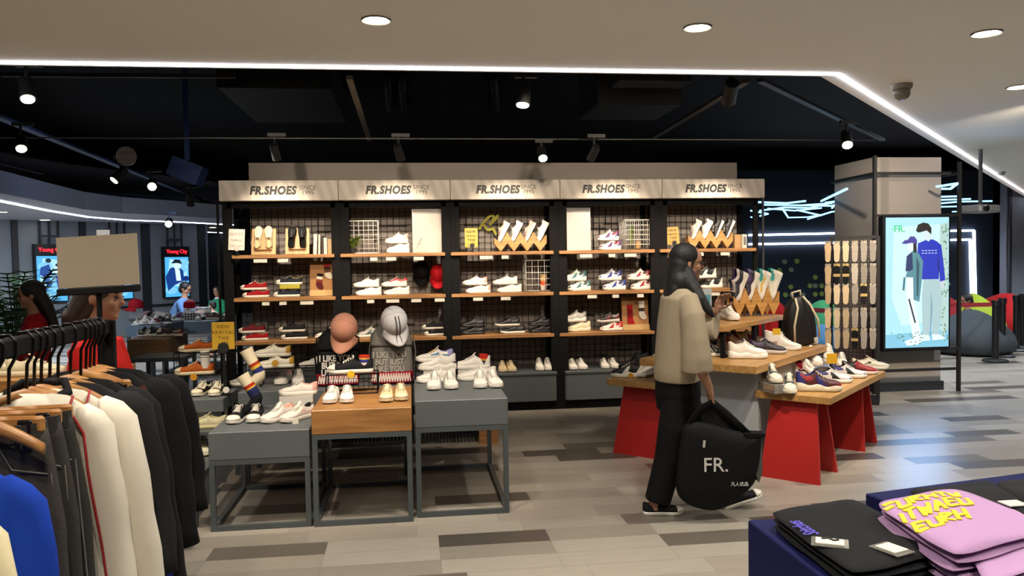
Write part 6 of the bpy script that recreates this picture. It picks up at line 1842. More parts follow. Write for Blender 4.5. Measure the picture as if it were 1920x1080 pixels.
WH = WOOD('#8f5f30', '#a97a44', .9, .45)
def hanger(y, label, clips=False, dx=0, tilt=0, w=.165, drop=.135):
    t = thing('clothes_hanger', label, 'hanger', (RX + dx, y, RZ), (0, 0, tilt), 'hangers on the garment rail')
    b = MB()
    hk = [(-.022, 0, -.012), (-.024, 0, .012), (-.012, 0, .030), (.008, 0, .031), (.024, 0, .012), (.020, 0, -.02), (.004, 0, -.05), (0, 0, -drop + .01)]
    b.tube(hk, .0042, 7); b.build('hook', M('#131315', .35, .5), t, smooth=True)
    b = MB()
    if clips:
        b.box((0, 0, -drop - .015), (w * 1.7, .018, .038), bev=.006); b.build('bar', WH, t)
        for s_ in (-1, 1):
            b = MB(); b.box((s_ * w * .62, 0, -drop - .04), (.032, .03, .075), bev=.004); b.tube([(s_ * w * .62 + .02, 0, -drop - .02), (s_ * w * .62 + .035, 0, -drop - .035), (s_ * w * .62 + .02, 0, -drop - .05)], .0028, 6); b.build('clip', M('#121214', .4, .3), t)
    else:
        rings = []
        for k in range(-8, 9):
            x = k / 8 * w; z = -drop - .075 * (abs(k) / 8) ** 1.5 + .004
            hh = .020 * (1 - .35 * abs(k) / 8)
            rings.append([Vector((x, .013 * c, z + hh * s_ - .004)) for c, s_ in [(math.cos(a), math.sin(a)) for a in [2 * PI * q / 10 for q in range(10)]]])
        b.loft(rings); b.build('shoulder_bar', WH, t, smooth=True)
    return t
def garment(y, label, cat, col, name, w=.225, L=.62, sleeve=.56, drop=.122, th=.035, seed=1, pipe=None, stripe=None, collar=None, dx=0, sl_r=.062, print_=None, splay=.03, rough=.85, hem=None):
    t = thing(name, label, cat, (RX + dx, y, RZ - drop), 0, 'garments on the rail')
    rnd = random.Random(seed); mc = M(col, rough, bump=.25, scale=40)
    ph = [rnd.uniform(0, 6) for _ in range(5)]
    fold = lambda x, g: (.018 * math.sin(x * 34 + ph[0] + g * 1.2) + .012 * math.sin(x * 61 + ph[1] - g * 2)) * min(1, g * 2.2)
    b = MB(); rings = []
    nz_, nx_ = 16, 26
    for j in range(nz_ + 1):
        g = j / nz_
        z = -L * g
        half = w * interp([(0, .50), (.02, .74), (.055, .88), (.12, .94), (.22, .93), (.5, .92), (1, .97)], g)
        tk = th * interp([(0, .35), (.1, .7), (.3, 1), (1, 1.25)], g)
        rg = []
        for k in range(nx_):
            a = 2 * PI * k / nx_
            x = half * math.cos(a); s_ = math.sin(a)
            sh_ = -.036 * (abs(x) / w) ** 1.6 * (1 - g)
            rg.append(Vector((x, tk * math.copysign(abs(s_) ** .7, s_) + fold(x, g), z + sh_)))
        rings.append(rg)
    b.loft(rings); b.build('body', mc, t, smooth=True)
    for s_ in (-1, 1):
        b = MB(); pts = []; rr = []
        for j in range(13):
            g = j / 12
            x = w * .66 + (.05 + w * .06 + splay) * interp([(0, 0), (.18, .42), (.4, .62), (1, 1)], g); z = -.045 - sleeve * g - .0 * g
            if g < .2: z = -.038 - sleeve * g * .62
            pts.append((s_ * x, .004 + .01 * math.sin(g * 5 + ph[2]), z)); r_ = sl_r * interp([(0, .30), (.09, .78), (.2, 1.03), (.6, .92), (1, .78)], g) * (1 + .05 * math.sin(g * 19 + ph[3]))
            rr.append((th * .95 * min(1, .45 + g * 5), r_))
        b.tube(pts, [(q[0], q[1]) for q in rr], 16); so = b.build('sleeve', mc, t, smooth=True)
        if pipe:
            b = MB(); pp_ = []
            for j in range(13):
                g = j / 12; px_, py_, pz_ = pts[j]; pp_.append((px_ - s_ * rr[j][1] * (.35 if g > .1 else .9), py_ - rr[j][0] * .99 - .002, pz_ + (.0 if g > .1 else .03)))
            b.tube(pp_, .0035, 6); b.build('piping', M(pipe, .6), t, smooth=True)
        if stripe and s_ > 0:
            b = MB(); b.tube([(w * .97, -th * .6, -.12), (w * 1.0, -th * .8, -.35), (w * 1.04, -th * .8, -L)], (.004), 4)
            b = MB(); 
            for j in range(2, 12): 
                p0, p1 = Vector(pts[j]), Vector(pts[j + 1]); o_ = Vector((.25 * rr[j][1], -rr[j][0] * 1.02, 0)); b.beam(p0 + o_, p1 + o_, .014, .004)
            b.build('stripe', M(stripe, .6), t)
    if collar:
        b = MB(); b.tube([(-.075, -.02, -.01), (-.03, -.045, -.03), (.03, -.045, -.03), (.075, -.02, -.01), (.05, .02, .012), (-.05, .02, .012), (-.075, -.02, -.01)], .012, 8); b.build('collar', M(collar, .8), t, smooth=True)
    if print_: text_mesh('print', print_, .03, M('#b98c3c', .6), t, (w * .55, -th * 1.5, -.235), ext=.001, bold=.0008)
    return t
def trousers(y, label, col, seed, w=.17, L=.95, drop=.17, dx=0, grp='garments on the rail', name='jeans', cat='trousers', k0=.9):
    t = thing(name, label, cat, (RX + dx, y, RZ - drop), 0, grp)
    rnd = random.Random(seed); ph = rnd.uniform(0, 6)
    mc = M(col, .85, bump=.3, scale=120, var=.18)
    b = MB(); rings = []
    for j in range(21):
        g = j / 20; half = w * interp([(0, k0), (.1, 1.0), (.25, 1.12), (1, 1.22)], g)
        rings.append([Vector((half * math.cos(a) + .012 * g, .026 * math.copysign(abs(math.sin(a)) ** .6, math.sin(a)) + .008 * math.sin(math.cos(a) * 7 + ph + g * 2) * min(1, 3 * g), -L * g + .012 * math.cos(a))) for a in [2 * PI * q / 28 for q in range(28)]])
    b.loft(rings); b.build('legs', mc, t, smooth=True)
    b = MB(); 
    rings = [[Vector((w * kk * 1.01 * math.cos(a), .029 * math.copysign(abs(math.sin(a)) ** .6, math.sin(a)), z + .012 * math.cos(a))) for a in [2 * PI * q / 28 for q in range(28)]] for z, kk in ((.004, k0), (-.035, k0 * 1.01))]
    b.loft(rings); b.build('waistband', mc, t, smooth=True, auto=40)
    for x in (-.6, 0, .6): b = MB(); b.box((x * w, -.031, -.02 + .01 * x), (.014, .006, .055), bev=.001); b.build('belt_loop', mc, t)
    b = MB(); b.tube([(w * .35, -.030, -.04), (w * .5, -.031, -.085), (w * .95, -.022, -.10)], .0016, 5); b.tube([(-.02, -.030, -.2), (w * .9, -.028, -.16)], .0014, 5); b.tube([(w * .98, -.014, -.1), (w * 1.14, -.014, -.5), (w * 1.16, -.014, -.9)], .0016, 5)
    b.build('seams', M('#6d6a64', .8), t)
    return t
items = [
    (2.60, 'g', dict(label='black coat hanging last at the far end of the garment rail', cat='coat', col='#0c0c0e', name='coat', w=.25, L=.70, sleeve=.42, splay=.02, sl_r=.075, seed=1, stripe=None)),
    (2.53, 'g', dict(label='black jacket with a red edge, second from the far end', cat='jacket', col='#0d0d10', name='jacket', w=.235, L=.66, sleeve=.5, splay=.03, sl_r=.066, seed=2)),
    (2.46, 't', dict(label='black trousers clipped under a plain wooden bar, near the far end', col='#0e0e10', seed=3, w=.15, name='trousers')),
    (2.39, 'g', dict(label='black sweatshirt with a blue sleeve stripe, behind the white jackets', cat='sweatshirt', col='#131315', name='sweatshirt', w=.22, L=.62, sleeve=.62, splay=.05, sl_r=.060, seed=4, stripe='#1c3cb4')),
    (2.31, 'g', dict(label='charcoal tee hanging directly behind the white jackets', cat='shirt', col='#1c1c1e', name='shirt', w=.225, L=.6, sleeve=.5, splay=.04, seed=5)),
    (2.21, 'g', dict(label='white jacket with red piping, the rear one of two', cat='jacket', col='#d2ccbd', name='jacket', w=.215, L=.62, sleeve=.60, splay=.05, seed=6, pipe='#8c1a24', collar='#17171a')),
    (2.13, 'g', dict(label='white jacket with red piping, the front one of two', cat='jacket', col='#d2ccbd', name='jacket', w=.20, L=.62, sleeve=.60, splay=.02, seed=7, pipe='#8c1a24', sl_r=.05)),
    (2.04, 't', dict(label='faded black jeans on a clip hanger, right before the white jackets', col='#2e2d2b', seed=8, w=.155)),
    (1.98, 't', dict(label='faded black jeans on a clip hanger, the middle pair of three', col='#333230', seed=9, w=.155)),
    (1.91, 't', dict(label='faded black jeans on a clip hanger, the pair nearest the blue sweatshirt', col='#383633', seed=10, w=.155)),
    (1.74, 'g', dict(label='royal blue sweatshirt with small gold letters at the left edge', cat='sweatshirt', col='#12389e', name='sweatshirt', w=.19, L=.62, sleeve=.62, splay=.0, seed=11, drop=.20, print_='S')),
    (1.52, 'g', dict(label='cream sweatshirt nearest to us at the lower left corner', cat='sweatshirt', col='#d0c6a2', name='sweatshirt', w=.215, L=.62, sleeve=.62, splay=.05, seed=12, drop=.20)),
]
hl = ['wooden hanger of the last black coat at the far end', 'wooden hanger of the red edged black jacket', 'wooden bar hanger with clips near the far end', 'wooden hanger of the blue striped black sweatshirt', 'wooden hanger of the charcoal tee', 'wooden hanger of the rear white jacket', 'wooden hanger of the front white jacket',
      'clip hanger of the jeans beside the white jackets', 'clip hanger of the middle jeans', 'clip hanger of the jeans nearest the blue sweatshirt', 'wooden hanger of the blue sweatshirt', 'wooden hanger of the cream sweatshirt nearest us']
hr = random.Random(4)
for (y, kd, kw), lb in zip(items, hl):
    hanger(y, lb, kd == 't', 0, hr.uniform(-.12, .12), drop=(kw.get('drop', .122) + .008 if kd == 'g' else .145))
    if kd == 'g': garment(y, **kw)
    else: trousers(y, **kw)
# extra empty hangers squeezed between
for y, lb in ((2.56, 'spare wooden hanger between the two farthest black garments'), (2.50, 'spare wooden hanger before the red edged jacket'), (2.26, 'spare wooden hanger between charcoal tee and white jacket'), (2.17, 'spare wooden hanger between the two white jackets'), (1.83, 'spare wooden hanger before the nearest jeans')):
    hanger(y, lb, False, .0, hr.uniform(-.2, .2), .16, .13)
P = ad(268, 757, 2.36)
t = thing('garment_tag', 'brown paper tag hanging on the black trousers of the rail', 'tag', P, (0, R(-24), .1)); b = MB(); b.box((0, 0, 0), (.055, .003, .10)); b.build('paper', M('#5a2f24', .6), t); b = MB(); b.tube([(0, 0, .05), (-.02, 0, .09)], .001, 4); b.build('string', M('#c9c3b6', .6), t)
P = ad(241, 772, 2.3)
t = thing('security_tag', 'white plastic security tag on the black sweatshirt of the rail', 'tag', P, (0, R(-8), 0)); b = MB(); b.box((0, 0, -.01), (.017, .012, .05), bev=.005); b.build('body', M('#b9b4ac', .4), t); b = MB(); b.ell((0, 0, .02), (.017, .008, .010), 10, 7); b.build('cap', M('#b9b4ac', .4), t, smooth=True)

# ================================================================ navy blocks with folded shirts, lower right
NV = M('#050b40', .75, bump=.1, scale=50)
ZB = .75
PN = az(1402, 975, ZB); PK = az(1622, 925, ZB)
b = MB(); b.box((PN.x + .24, PN.y - .82, ZB / 2), (.48, 1.64, ZB), bev=.004); tag(b.build('display_block', NV), 'navy display block in the lower right corner, black lettered shirt on it', 'display block', 'navy display blocks')
b = MB(); b.box((.75, -.6, ZB / 2), (1.5, 1.2, ZB), bev=.004); tag(b.build('display_block', NV, loc=(PK.x, PK.y, 0), rot=(0, 0, R(11))), 'navy display block further right and behind, pink shirts on it', 'display block', 'navy display blocks')
def folded(label, quad, z, h, col, layers=1, seed=1, name='folded_shirt', grp='folded shirts on the navy blocks', bumpy=.006):
    """a folded garment: quad = four plan corners in order"""
    c = sum((Vector((p.x, p.y, 0)) for p in quad), Vector()) / 4
    t = thing(name, label, 'shirt', (c.x, c.y, z), 0, grp)
    rnd = random.Random(seed); mc = M(col, .85, bump=.3, scale=60)
    q = [Vector((p.x, p.y, 0)) - c for p in quad]
    for ly in range(layers):
        b = MB(); n_ = 14; hh = h / layers; z0 = ly * hh
        ph = [rnd.uniform(0, 6) for _ in range(4)]; sh_ = Vector((rnd.uniform(-.008, .008), rnd.uniform(-.008, .008), 0))
        V = []; idx = {}
        for s_ in (0, 1):
            for i in range(n_ + 1):
                for j in range(n_ + 1):
                    u, v = i / n_, j / n_
                    p = (q[0] * (1 - u) + q[1] * u) * (1 - v) + (q[3] * (1 - u) + q[2] * u) * v
                    cu, cv = abs(2 * u - 1), abs(2 * v - 1); p = p * (1 - .075 * (cu * cv) ** 5 + .012 * math.sin(u * 11 + ph[2]) * cv + .012 * math.sin(v * 13 + ph[3]) * cu) + sh_
                    edge = min(u, 1 - u, v, 1 - v) * n_
                    k = 1 - max(0, 1 - edge / 2) ** 2 * .9
                    zz = z0 + hh * .5 + (hh * .5 * k if s_ else -hh * .5 * k)
                    if s_ and ly == layers - 1: zz += bumpy * (math.sin(u * 7 + ph[0] + v * 3) + math.sin(v * 9 + ph[1] - u * 4)) * .5 * min(1, edge / 2)
                    if s_ == 0: zz = max(zz, z0 + .0005)
                    idx[(s_, i, j)] = len(V); V.append((p.x, p.y, zz))
        Fc = []
        for i in range(n_):
            for j in range(n_):
                Fc.append((idx[(1, i, j)], idx[(1, i + 1, j)], idx[(1, i + 1, j + 1)], idx[(1, i, j + 1)])); Fc.append((idx[(0, i, j)], idx[(0, i, j + 1)], idx[(0, i + 1, j + 1)], idx[(0, i + 1, j)]))
        for i in range(n_):
            for (a, c_) in (((i, 0), (i + 1, 0)), ((i + 1, n_), (i, n_)), ((0, i + 1), (0, i)), ((n_, i), (n_, i + 1))):
                Fc.append((idx[(0,) + a], idx[(0,) + c_], idx[(1,) + c_], idx[(1,) + a]))
        b.add(V, Fc); b.build('layer' if layers > 1 else 'cloth', mc, t, smooth=True)
    return t
def quadpx(pts, z): return [az(x, y, z) for x, y in pts]
Zb = .752
tb = folded('black folded shirt with purple letters at the front of the navy block', quadpx([(1438, 966), (1600, 940), (1790, 1040), (1600, 1088)], .79), Zb, .055, '#141416', 3, 3)
tp = folded('pink folded shirt with yellow print on top of the pink stack', quadpx([(1636, 940), (1790, 910), (1990, 985), (1790, 1042)], .85), Zb, .105, '#a784ac', 5, 5, bumpy=.012)
folded('stack of pink folded shirts at the lower right edge', quadpx([(1800, 1008), (1960, 960), (2080, 1020), (1850, 1100)], .81), Zb + .0, .07, '#a784ac', 5, 6)
folded('black folded shirt with white tag at the right edge', quadpx([(1884, 952), (1990, 925), (2080, 975), (1960, 1000)], .84), Zb + .072, .03, '#151517', 2, 7)
folded('black shirt spread at the back of the navy block, left part', quadpx([(1700, 910), (1860, 893), (1930, 935), (1790, 952)], .785), Zb, .03, '#18181b', 1, 8)
folded('black shirt spread at the back of the navy block, right part', quadpx([(1862, 897), (2050, 880), (2080, 915), (1935, 936)], .79), Zb, .035, '#1b1b1e', 1, 9)
def onshirt(t, px_, py_, z): p = az(px_, py_, z); return Vector((p.x, p.y, z)) - Vector((t.location.x, t.location.y, t.location.z))
# purple letters read from the other side
ZT = Zb + .0555
pa_, pb__ = az(1531, 1007, ZT), az(1488, 979, ZT)
p = onshirt(tb, 1505, 989, ZT + .004); p.z = .0595
dv = pb__ - pa_
lt = text_mesh('lettering', 'Stitches', dv.length / 3.6, M('#5a4fc0', .6), tb, p, rot=(0, 0, math.atan2(dv.y, dv.x)), ext=.0006, bold=.0003)
lt.scale = (1.05, 1.8, 1)
for (x, y, w_, h_, a, lb) in ((1556, 1016, .075, .055, -.5, 'clear bag with crumpled white paper on the black shirt'), (1672, 1028, .055, .07, .35, 'clear bag with white card on the black shirt')):
    pz = az(x, y, ZT + .006)
    t = thing('plastic_bag', lb, 'bag', (pz.x, pz.y, ZT + .003), a)
    b = MB(); b.box((0, 0, .001), (w_ * 1.25, h_ * 1.25, .003), bev=.001); b.build('film', M('#9a968c', .12, alpha=.35), t)
    b = MB(); b.box((0, 0, .004), (w_ * .95, h_ * .85, .003)); b.build('paper', M('#cfcabc', .6), t)
    if x < 1600:
        b = MB(); b.tube([(-.02, .01, .007), (-.005, .018, .007), (.01, .004, .007), (.022, .012, .007)], .003, 5); b.build('dark_mark', M('#1c1a18', .6), t)
# yellow print
YM = M('#dcc01c', .6)
from mathutils.bvhtree import BVHTree
bv_v = []; bv_f = []
for ch in tp.children:
    o_ = len(bv_v); bv_v += [v.co.copy() for v in ch.data.vertices]; bv_f += [[o_ + i for i in f.vertices] for f in ch.data.polygons]
bvh = BVHTree.FromPolygons(bv_v, bv_f)
def on_cloth(x, y):
    h = bvh.ray_cast(Vector((x, y, 1)), Vector((0, 0, -1)))
    return h[0] + Vector((0, 0, .0022)) if h[0] else None
STK = {0: [(0, 0, 0, 1), (0, 1, 1, 1), (0, .5, .8, .5), (0, 0, 1, 0)], 1: [(0, 1, .25, 0), (.25, 0, .5, .7), (.5, .7, .75, 0), (.75, 0, 1, 1)], 2: [(0, 0, 0, 1), (1, 0, 1, 1), (0, .5, 1, .5)], 3: [(0, 1, 0, 0), (0, 0, 1, 0), (1, 0, 1, 1)],
       4: [(0, 0, .5, 1), (.5, 1, 1, 0), (.25, .45, .75, .45)], 5: [(0, 1, 1, 1), (.5, 1, .5, 0)], 6: [(0, 0, 0, 1), (0, 1, 1, .8), (1, .8, 0, .5), (0, .5, 1, 0)]}
lp = lambda x, y: (lambda p: Vector((p.x - tp.location.x, p.y - tp.location.y, 0)))(az(x, y, Zb + .105))
A_, B_, C_ = lp(1652, 944), lp(1786, 918), lp(1752, 985)
U_ = (B_ - A_); V_ = (C_ - A_ - U_ * .45)
b = MB(); yr = random.Random(9)
for row in range(3):
    ncol = (6, 6, 5)[row]
    for c_ in range(ncol):
        o0 = A_ + U_ * ((c_ + .12 * row + .1) / 5.6) + V_ * (row * .36 + .05 + yr.uniform(-.03, .03)); uu = U_ / 5.6 * .72; vv = V_ * .25
        for (x0, y0, x1, y1) in STK[(c_ * 3 + row * 2) % 7]:
            q0 = o0 + uu * x0 + vv * (1 - y0); q1 = o0 + uu * x1 + vv * (1 - y1)
            pts = [on_cloth(*(q0.lerp(q1, k / 3))[:2]) for k in range(4)]
            if any(p is None for p in pts): continue
            for p0, p1 in zip(pts, pts[1:]): b.beam(p0, p1 + (p1 - p0) * .12, .013, .0025)
b.build('yellow_print', YM, tp)
P = az(1900, 945, Zb + .104); b = MB(); b.box((0, 0, 0), (.06, .05, .003)); tag(b.build('paper_tag', M('#c6c2b6', .6), loc=(P.x, P.y, Zb + .106)), 'white paper tag on the black folded shirt at the right edge', 'tag')

# ================================================================ far left tables, plant
def ftable(label, xa, xb, y_, D, zt, d, ah, mat, rz=0):
    a = ad(xa, y_, D); c = ad(xb, y_, D); w_ = c.x - a.x
    t = thing('display_table', label, 'display table', ((a.x + c.x) / 2, (a.y + c.y) / 2 + d / 2, 0), rz, 'far display tables')
    zt = a.z if zt is None else zt
    b = MB(); b.box((0, 0, zt - ah / 2), (w_, d, ah)); b.build('top', mat, t)
    for sx in (-1, 1):
        for sy in (-1, 1): b = MB(); b.box((sx * (w_ / 2 - .02), sy * (d / 2 - .02), (zt - ah) / 2), (.035, .035, zt - ah)); b.build('leg', GF, t)
    b = MB(); b.box((0, 0, .03), (w_, d, .03)); b.build('base_rail', GF, t)
    return t, zt
BG = M('#5f7080', .55)
ta, za_ = ftable('wide blue grey far table piled with dark shoes', 305, 402, 604, 11.4, None, 1.1, .17, BG)
tb2, zb2 = ftable('lower blue grey far table to its left, piled with clothes', 238, 306, 612, 10.2, None, .9, .13, BG)
tc2, zc_ = ftable('wooden far table with pale side, nearest of the far tables', 240, 312, 637, 8.6, None, .8, .22, WOOD('#6f5438', '#836545', .8))
td2, zd_ = ftable('dark far table frame over black rails', 246, 342, 672, 8.0, None, .5, .04, GF)
fr2 = random.Random(21)
pcol = ['navy', 'blackw', 'greywhite', 'allblack', 'purplewhite', 'whiteblack', 'blackred', 'bluewhite']
def pile(n_, x0, x1, yb, D, z, tail, zr=.0, g_='shoes piled on the far tables'):
    for k in range(n_):
        x = x0 + (x1 - x0) * (k + .5) / n_
        p = ad(x, yb, D); pc = pcol[fr2.randrange(len(pcol))]; zz = z + .002 + (zr * (k % 2))
        nm = {'navy': 'navy', 'blackw': 'black and white', 'greywhite': 'grey', 'allblack': 'black', 'purplewhite': 'white and purple', 'whiteblack': 'white and black', 'blackred': 'dark red and black', 'bluewhite': 'white and blue'}[pc]
        o = shoe('runner' if k % 2 else 'skate', PAL[pc], (p.x, p.y + fr2.uniform(.0, .15) + .3, zz), fr2.uniform(0, 6.28), '%s shoe, %s from the left %s' % (nm, ordw[k], tail), g_, .27, 'multi')
ordw = ['first', 'second', 'third', 'fourth', 'fifth', 'sixth', 'seventh', 'eighth', 'ninth', 'tenth']
pile(8, 312, 398, 604, 11.4, za_, 'on the wide blue grey far table')
pile(6, 242, 302, 612, 10.2, zb2, 'on the lower far table')
pile(5, 244, 308, 637, 8.6, zc_, 'on the wooden far table')
for k, (x, c, lb) in enumerate(((250, '#8c8c92', 'grey'), (262, '#b98c94', 'dusty pink'), (274, '#3a3a42', 'charcoal'), (284, '#c9c4be', 'off white'))):
    p = ad(x, 600, 10.6); b = MB(); b.ell((0, 0, .07), (.16, .14, .075), 16, 8, f=lambda q: q * (1 + .12 * math.sin(q.x * 40 + k)))
    tag(b.build('cloth_bundle', M(c, .85, bump=.6, scale=18), smooth=True, loc=(p.x, p.y + .3, zb2 + .002)), lb + ' bundle of clothing on the lower far table', 'clothes', 'clothing bundles')
p = ad(355, 598, 11.4); t = thing('wire_basket', 'white wire basket on the wide far table', 'basket', (p.x, p.y + .45, za_))
b = MB(); 
for o, u, v, a_, c_ in (((-.16, -.12, .0), (.32, 0, 0), (0, 0, .17), 8, 5), ((-.16, .12, .0), (.32, 0, 0), (0, 0, .17), 8, 5), ((-.16, -.12, 0), (0, .24, 0), (0, 0, .17), 6, 5), ((.16, -.12, 0), (0, .24, 0), (0, 0, .17), 6, 5)): wire_panel(b, o, u, v, a_, c_, .004, .006)
b.build('wires', wm_, t)
cap('baseball_cap', 'red cap lying on the white wire basket of the far table', (p.x - .1, p.y + .4, za_ + .18), (0, 0, 1.2), '#9c1420', sz=.95)
p = ad(255, 572, 10.45); t = thing('cap_stand', 'thin white stand carrying a red cap, left of the far tables', 'stand', (p.x, p.y, zb2)); b = MB(); b.tube([(0, 0, 0), (0, 0, p.z - zb2 - .04)], .006, 6); b.cyl((0, 0, .005), .07, .01, 16); b.build('rod', wm_, t)
cap('baseball_cap', 'red cap on a thin white stand beside the red shirted staff member', (p.x, p.y, p.z - .04), (0, 0, -2.4), '#a81624', sz=1.0)
# black rail with bars under the far tables
# tall palm behind
P = ad(25, 560, 8.0)
t = thing('potted_palm', 'tall green palm at the left edge by the grey wall', 'plant', (P.x, P.y, 0))
b = MB(); b.lathe([(.16, 0), (.22, .4), (.2, .4), (.18, .34)], 18); b.build('pot', M('#2a2c2e', .5), t, smooth=True, auto=40)
b = MB(); pr2_ = random.Random(3)
for k in range(36):
    a = pr2_.uniform(0, 2 * PI); r_ = pr2_.uniform(.25, .55); h_ = pr2_.uniform(.9, 1.5)
    pts = [Vector((r_ * g ** 1.5 * math.cos(a), r_ * g ** 1.5 * math.sin(a), .36 + h_ * (g - .22 * g ** 3))) for g in [q / 8 for q in range(9)]]
    b.tube(pts, .006, 4)
    for q in range(2, 9):
        for s_ in (-1, 1):
            d = (pts[q] - pts[q - 1]).normalized(); sd = d.cross(Vector((0, 0, 1))).normalized() * s_
            
            for o_ in (0, .5):
                r0 = pts[q].lerp(pts[q - 1], o_); tip = r0 + sd * .13 + d * .11 - Vector((0, 0, .05 + .03 * o_)); b.add([r0, r0 + d * .022, tip], [(0, 1, 2)])
b.build('fronds', M('#2f4f22', .5), t)
# table at the left edge behind the rail with pale shoes
b = MB(); P = ad(35, 700, 4.3)
t = thing('display_table', 'wooden table seen between the hangers, pale sneakers on it', 'display table', (P.x - .1, P.y, 0))
zt3 = P.z
b = MB(); b.box((0, 0, zt3 - .03), (1.2, .6, .06)); b.build('top', OAK, t)
for sx in (-1, 1):
    for sy in (-1, 1): b = MB(); b.box((sx * .55, sy * .26, (zt3 - .06) / 2), (.04, .04, zt3 - .06)); b.build('leg', GF, t)
for px_, lb in ((22, 'pale sneaker at the left edge between the hangers'), (85, 'pale sneaker seen between the hanger hooks, right one')):
    p = ad(px_, 690, 4.3); shoe('court', PAL['cream'], (p.x, p.y - .1, zt3 + .001), .1, lb, 'pale sneakers behind the rail', .28)
# ================================================================ lamps on the ceilings
DOWN = []
LAMPG = EM('#fff4dc', 30)
def downlight(x, y, z, r, label, mat=LAMPG, grp='round ceiling downlights', pw=True):
    p = az(x, y, z)
    t = thing('downlight', label, 'ceiling light', (p.x, p.y, z), 0, grp)
    b = MB(); b.lathe([(r * 1.25, -.004), (r * 1.25, 0), (r, 0), (r, -.006), (r * 1.2, -.010)], 24, cap=False); b.build('trim_ring', M('#d8d2c8', .5), t, smooth=True)
    b = MB(); b.cyl((0, 0, -.004), r * .98, .006, 24); b.build('lamp_disc', mat, t)
    if pw: DOWN.append(p)
    return t
downlight(705, 36, ZC, .058, 'bright round downlight nearest the top centre of the plaster ceiling')
downlight(1308, 50, ZC, .058, 'bright round downlight in the plaster ceiling right of the centre')
downlight(1850, 61, ZC, .062, 'bright round downlight in the top right corner of the plaster ceiling')
downlight(1912, 162, ZC, .07, 'bright round downlight cut by the right edge, beyond the dome camera')
for x, y, l in ((84, 412, 'left'), (251, 419, 'middle'), (399, 426, 'right'), (2, 397, 'far left')):
    downlight(x, y, zc2, .09, 'small round downlight in the curved far ceiling, the %s one' % l, EM('#fff6e8', 14), pw=False)

# dome camera and detector under the plaster ceiling
p = az(1691, 158, ZC)
t = thing('dome_camera', 'white dome security camera under the plaster ceiling', 'camera', (p.x, p.y, ZC))
b = MB(); b.lathe([(.07, 0), (.07, -.02), (.062, -.035)], 20); b.build('base', M('#8d867a', .5), t, smooth=True, auto=40)
b = MB(); b.lathe([(.055, -.03), (.055, -.07), (.045, -.095), (.02, -.11)], 18); b.build('dome', M('#7e776c', .35), t, smooth=True)
p = az(1878, 322, ZC)
b = MB(); b.lathe([(.05, 0), (.05, -.03), (.03, -.05)], 16, c=(p.x, p.y, ZC)); tag(b.build('smoke_detector', M('#9a948c', .5), smooth=True), 'small white smoke detector near the right end of the ceiling', 'smoke detector')

# tracks: (pixel a, pixel b, height)
trm = M('#101012', .6); trl = M('#8a857c', .4, .4)
def bar_between(nm, a, c, w, h, mat, label, cat, grp=None):
    b = MB(); b.beam(a, c, w, h); return tag(b.build(nm, mat), label, cat, grp)
YT = 7.2
za = ay(160, 256, YT); zb = ay(1640, 265, YT)
zT = (za.z + zb.z) / 2
bar_between('lighting_track', (ay(-40, 250, YT).x, YT, zT), (zb.x, YT, zT), .022, .008, M('#24221f', .6), 'long thin track running across above the shoe shelves', 'track', 'lighting tracks')
def track(x0, y0, x1, y1, z, label, w=.045, mat=None):
    return bar_between('lighting_track', az(x0, y0, z), az(x1, y1, z), w, .03, mat or trm, label, 'track', 'lighting tracks')
zH = 3.0
track(655, 145, 692, 262, zH, 'pale grey track running away from us left of the centre', .05, M('#6c665c', .45, .3))
track(1400, 152, 1225, 258, zH, 'dark double rail slanting down left from the ceiling corner', .06, M('#3c3a37', .45, .3))
track(1425, 150, 1655, 262, zH, 'dark double rail slanting down right from the ceiling corner', .06, M('#35383e', .45, .3))
track(-20, 212, 440, 400, zH, 'blue tinted beam crossing the dark ceiling at left', .09, M('#39415c', .5, .2))
track(-20, 300, 80, 325, 2.9, 'short thin rail at the left edge below the lit spotlights', .04)
track(240, 368, 330, 395, 2.9, 'short thin rail above the curved far ceiling', .04)
track(2, 140, 440, 143, zH, 'thin dark track hugging the edge of the plaster ceiling', .03)
# ducts and pipes high in the dark
dm = M('#1d1c1b', .6, .3); dm2 = M('#2a2724', .6, .2)
def ductbox(xa, ya, xb, yb, z, h, mat, label):
    h = 3.9 - z
    P = [az(xa, ya, z), az(xb, ya, z), az(xb, yb, z), az(xa, yb, z)]
    x0 = min(P[0].x, P[3].x); x1 = max(P[1].x, P[2].x) ; y0 = P[0].y; y1 = P[3].y
    b = MB(); b.box(((x0 + x1) / 2, (y0 + y1) / 2, z + h / 2), (x1 - x0, abs(y1 - y0), h), bev=.01)
    return tag(b.build('air_duct', mat), label, 'duct', 'ducts in the dark ceiling')
ductbox(1160, 165, 1280, 152, 3.3, .35, dm2, 'square dark duct hanging above the centre right of the ceiling')
ductbox(1120, 225, 1230, 195, 3.3, .3, dm2, 'brownish duct stub above the fourth shelf bay')
ductbox(480, 230, 620, 165, 3.5, .3, dm, 'wide dark duct above the second shelf bay')
for k, x in enumerate((725, 752, 925)):
    a = az(x, 145, 3.85); c = az(x + 6, 205, 3.85)
    b = MB(); b.tube([a, c], .05, 10); tag(b.build('pipe', dm, smooth=True), 'dark round pipe in the ceiling void, %s' % ['left of the close pair', 'right of the close pair', 'the single one toward the centre'][k], 'pipe', 'ceiling pipes')
p = ad(237, 293, 7.5)
b = MB(); b.cyl(p, .09, .03, 24, 'Y'); b.v = [tuple(p + Matrix.Rotation(.1, 3, 'Z') @ (Vector(v) - p)) for v in b.v]
tag(b.build('round_disc', M('#8a857f', .6)), 'plain pale round disc hanging in the dark ceiling at upper left', 'disc')

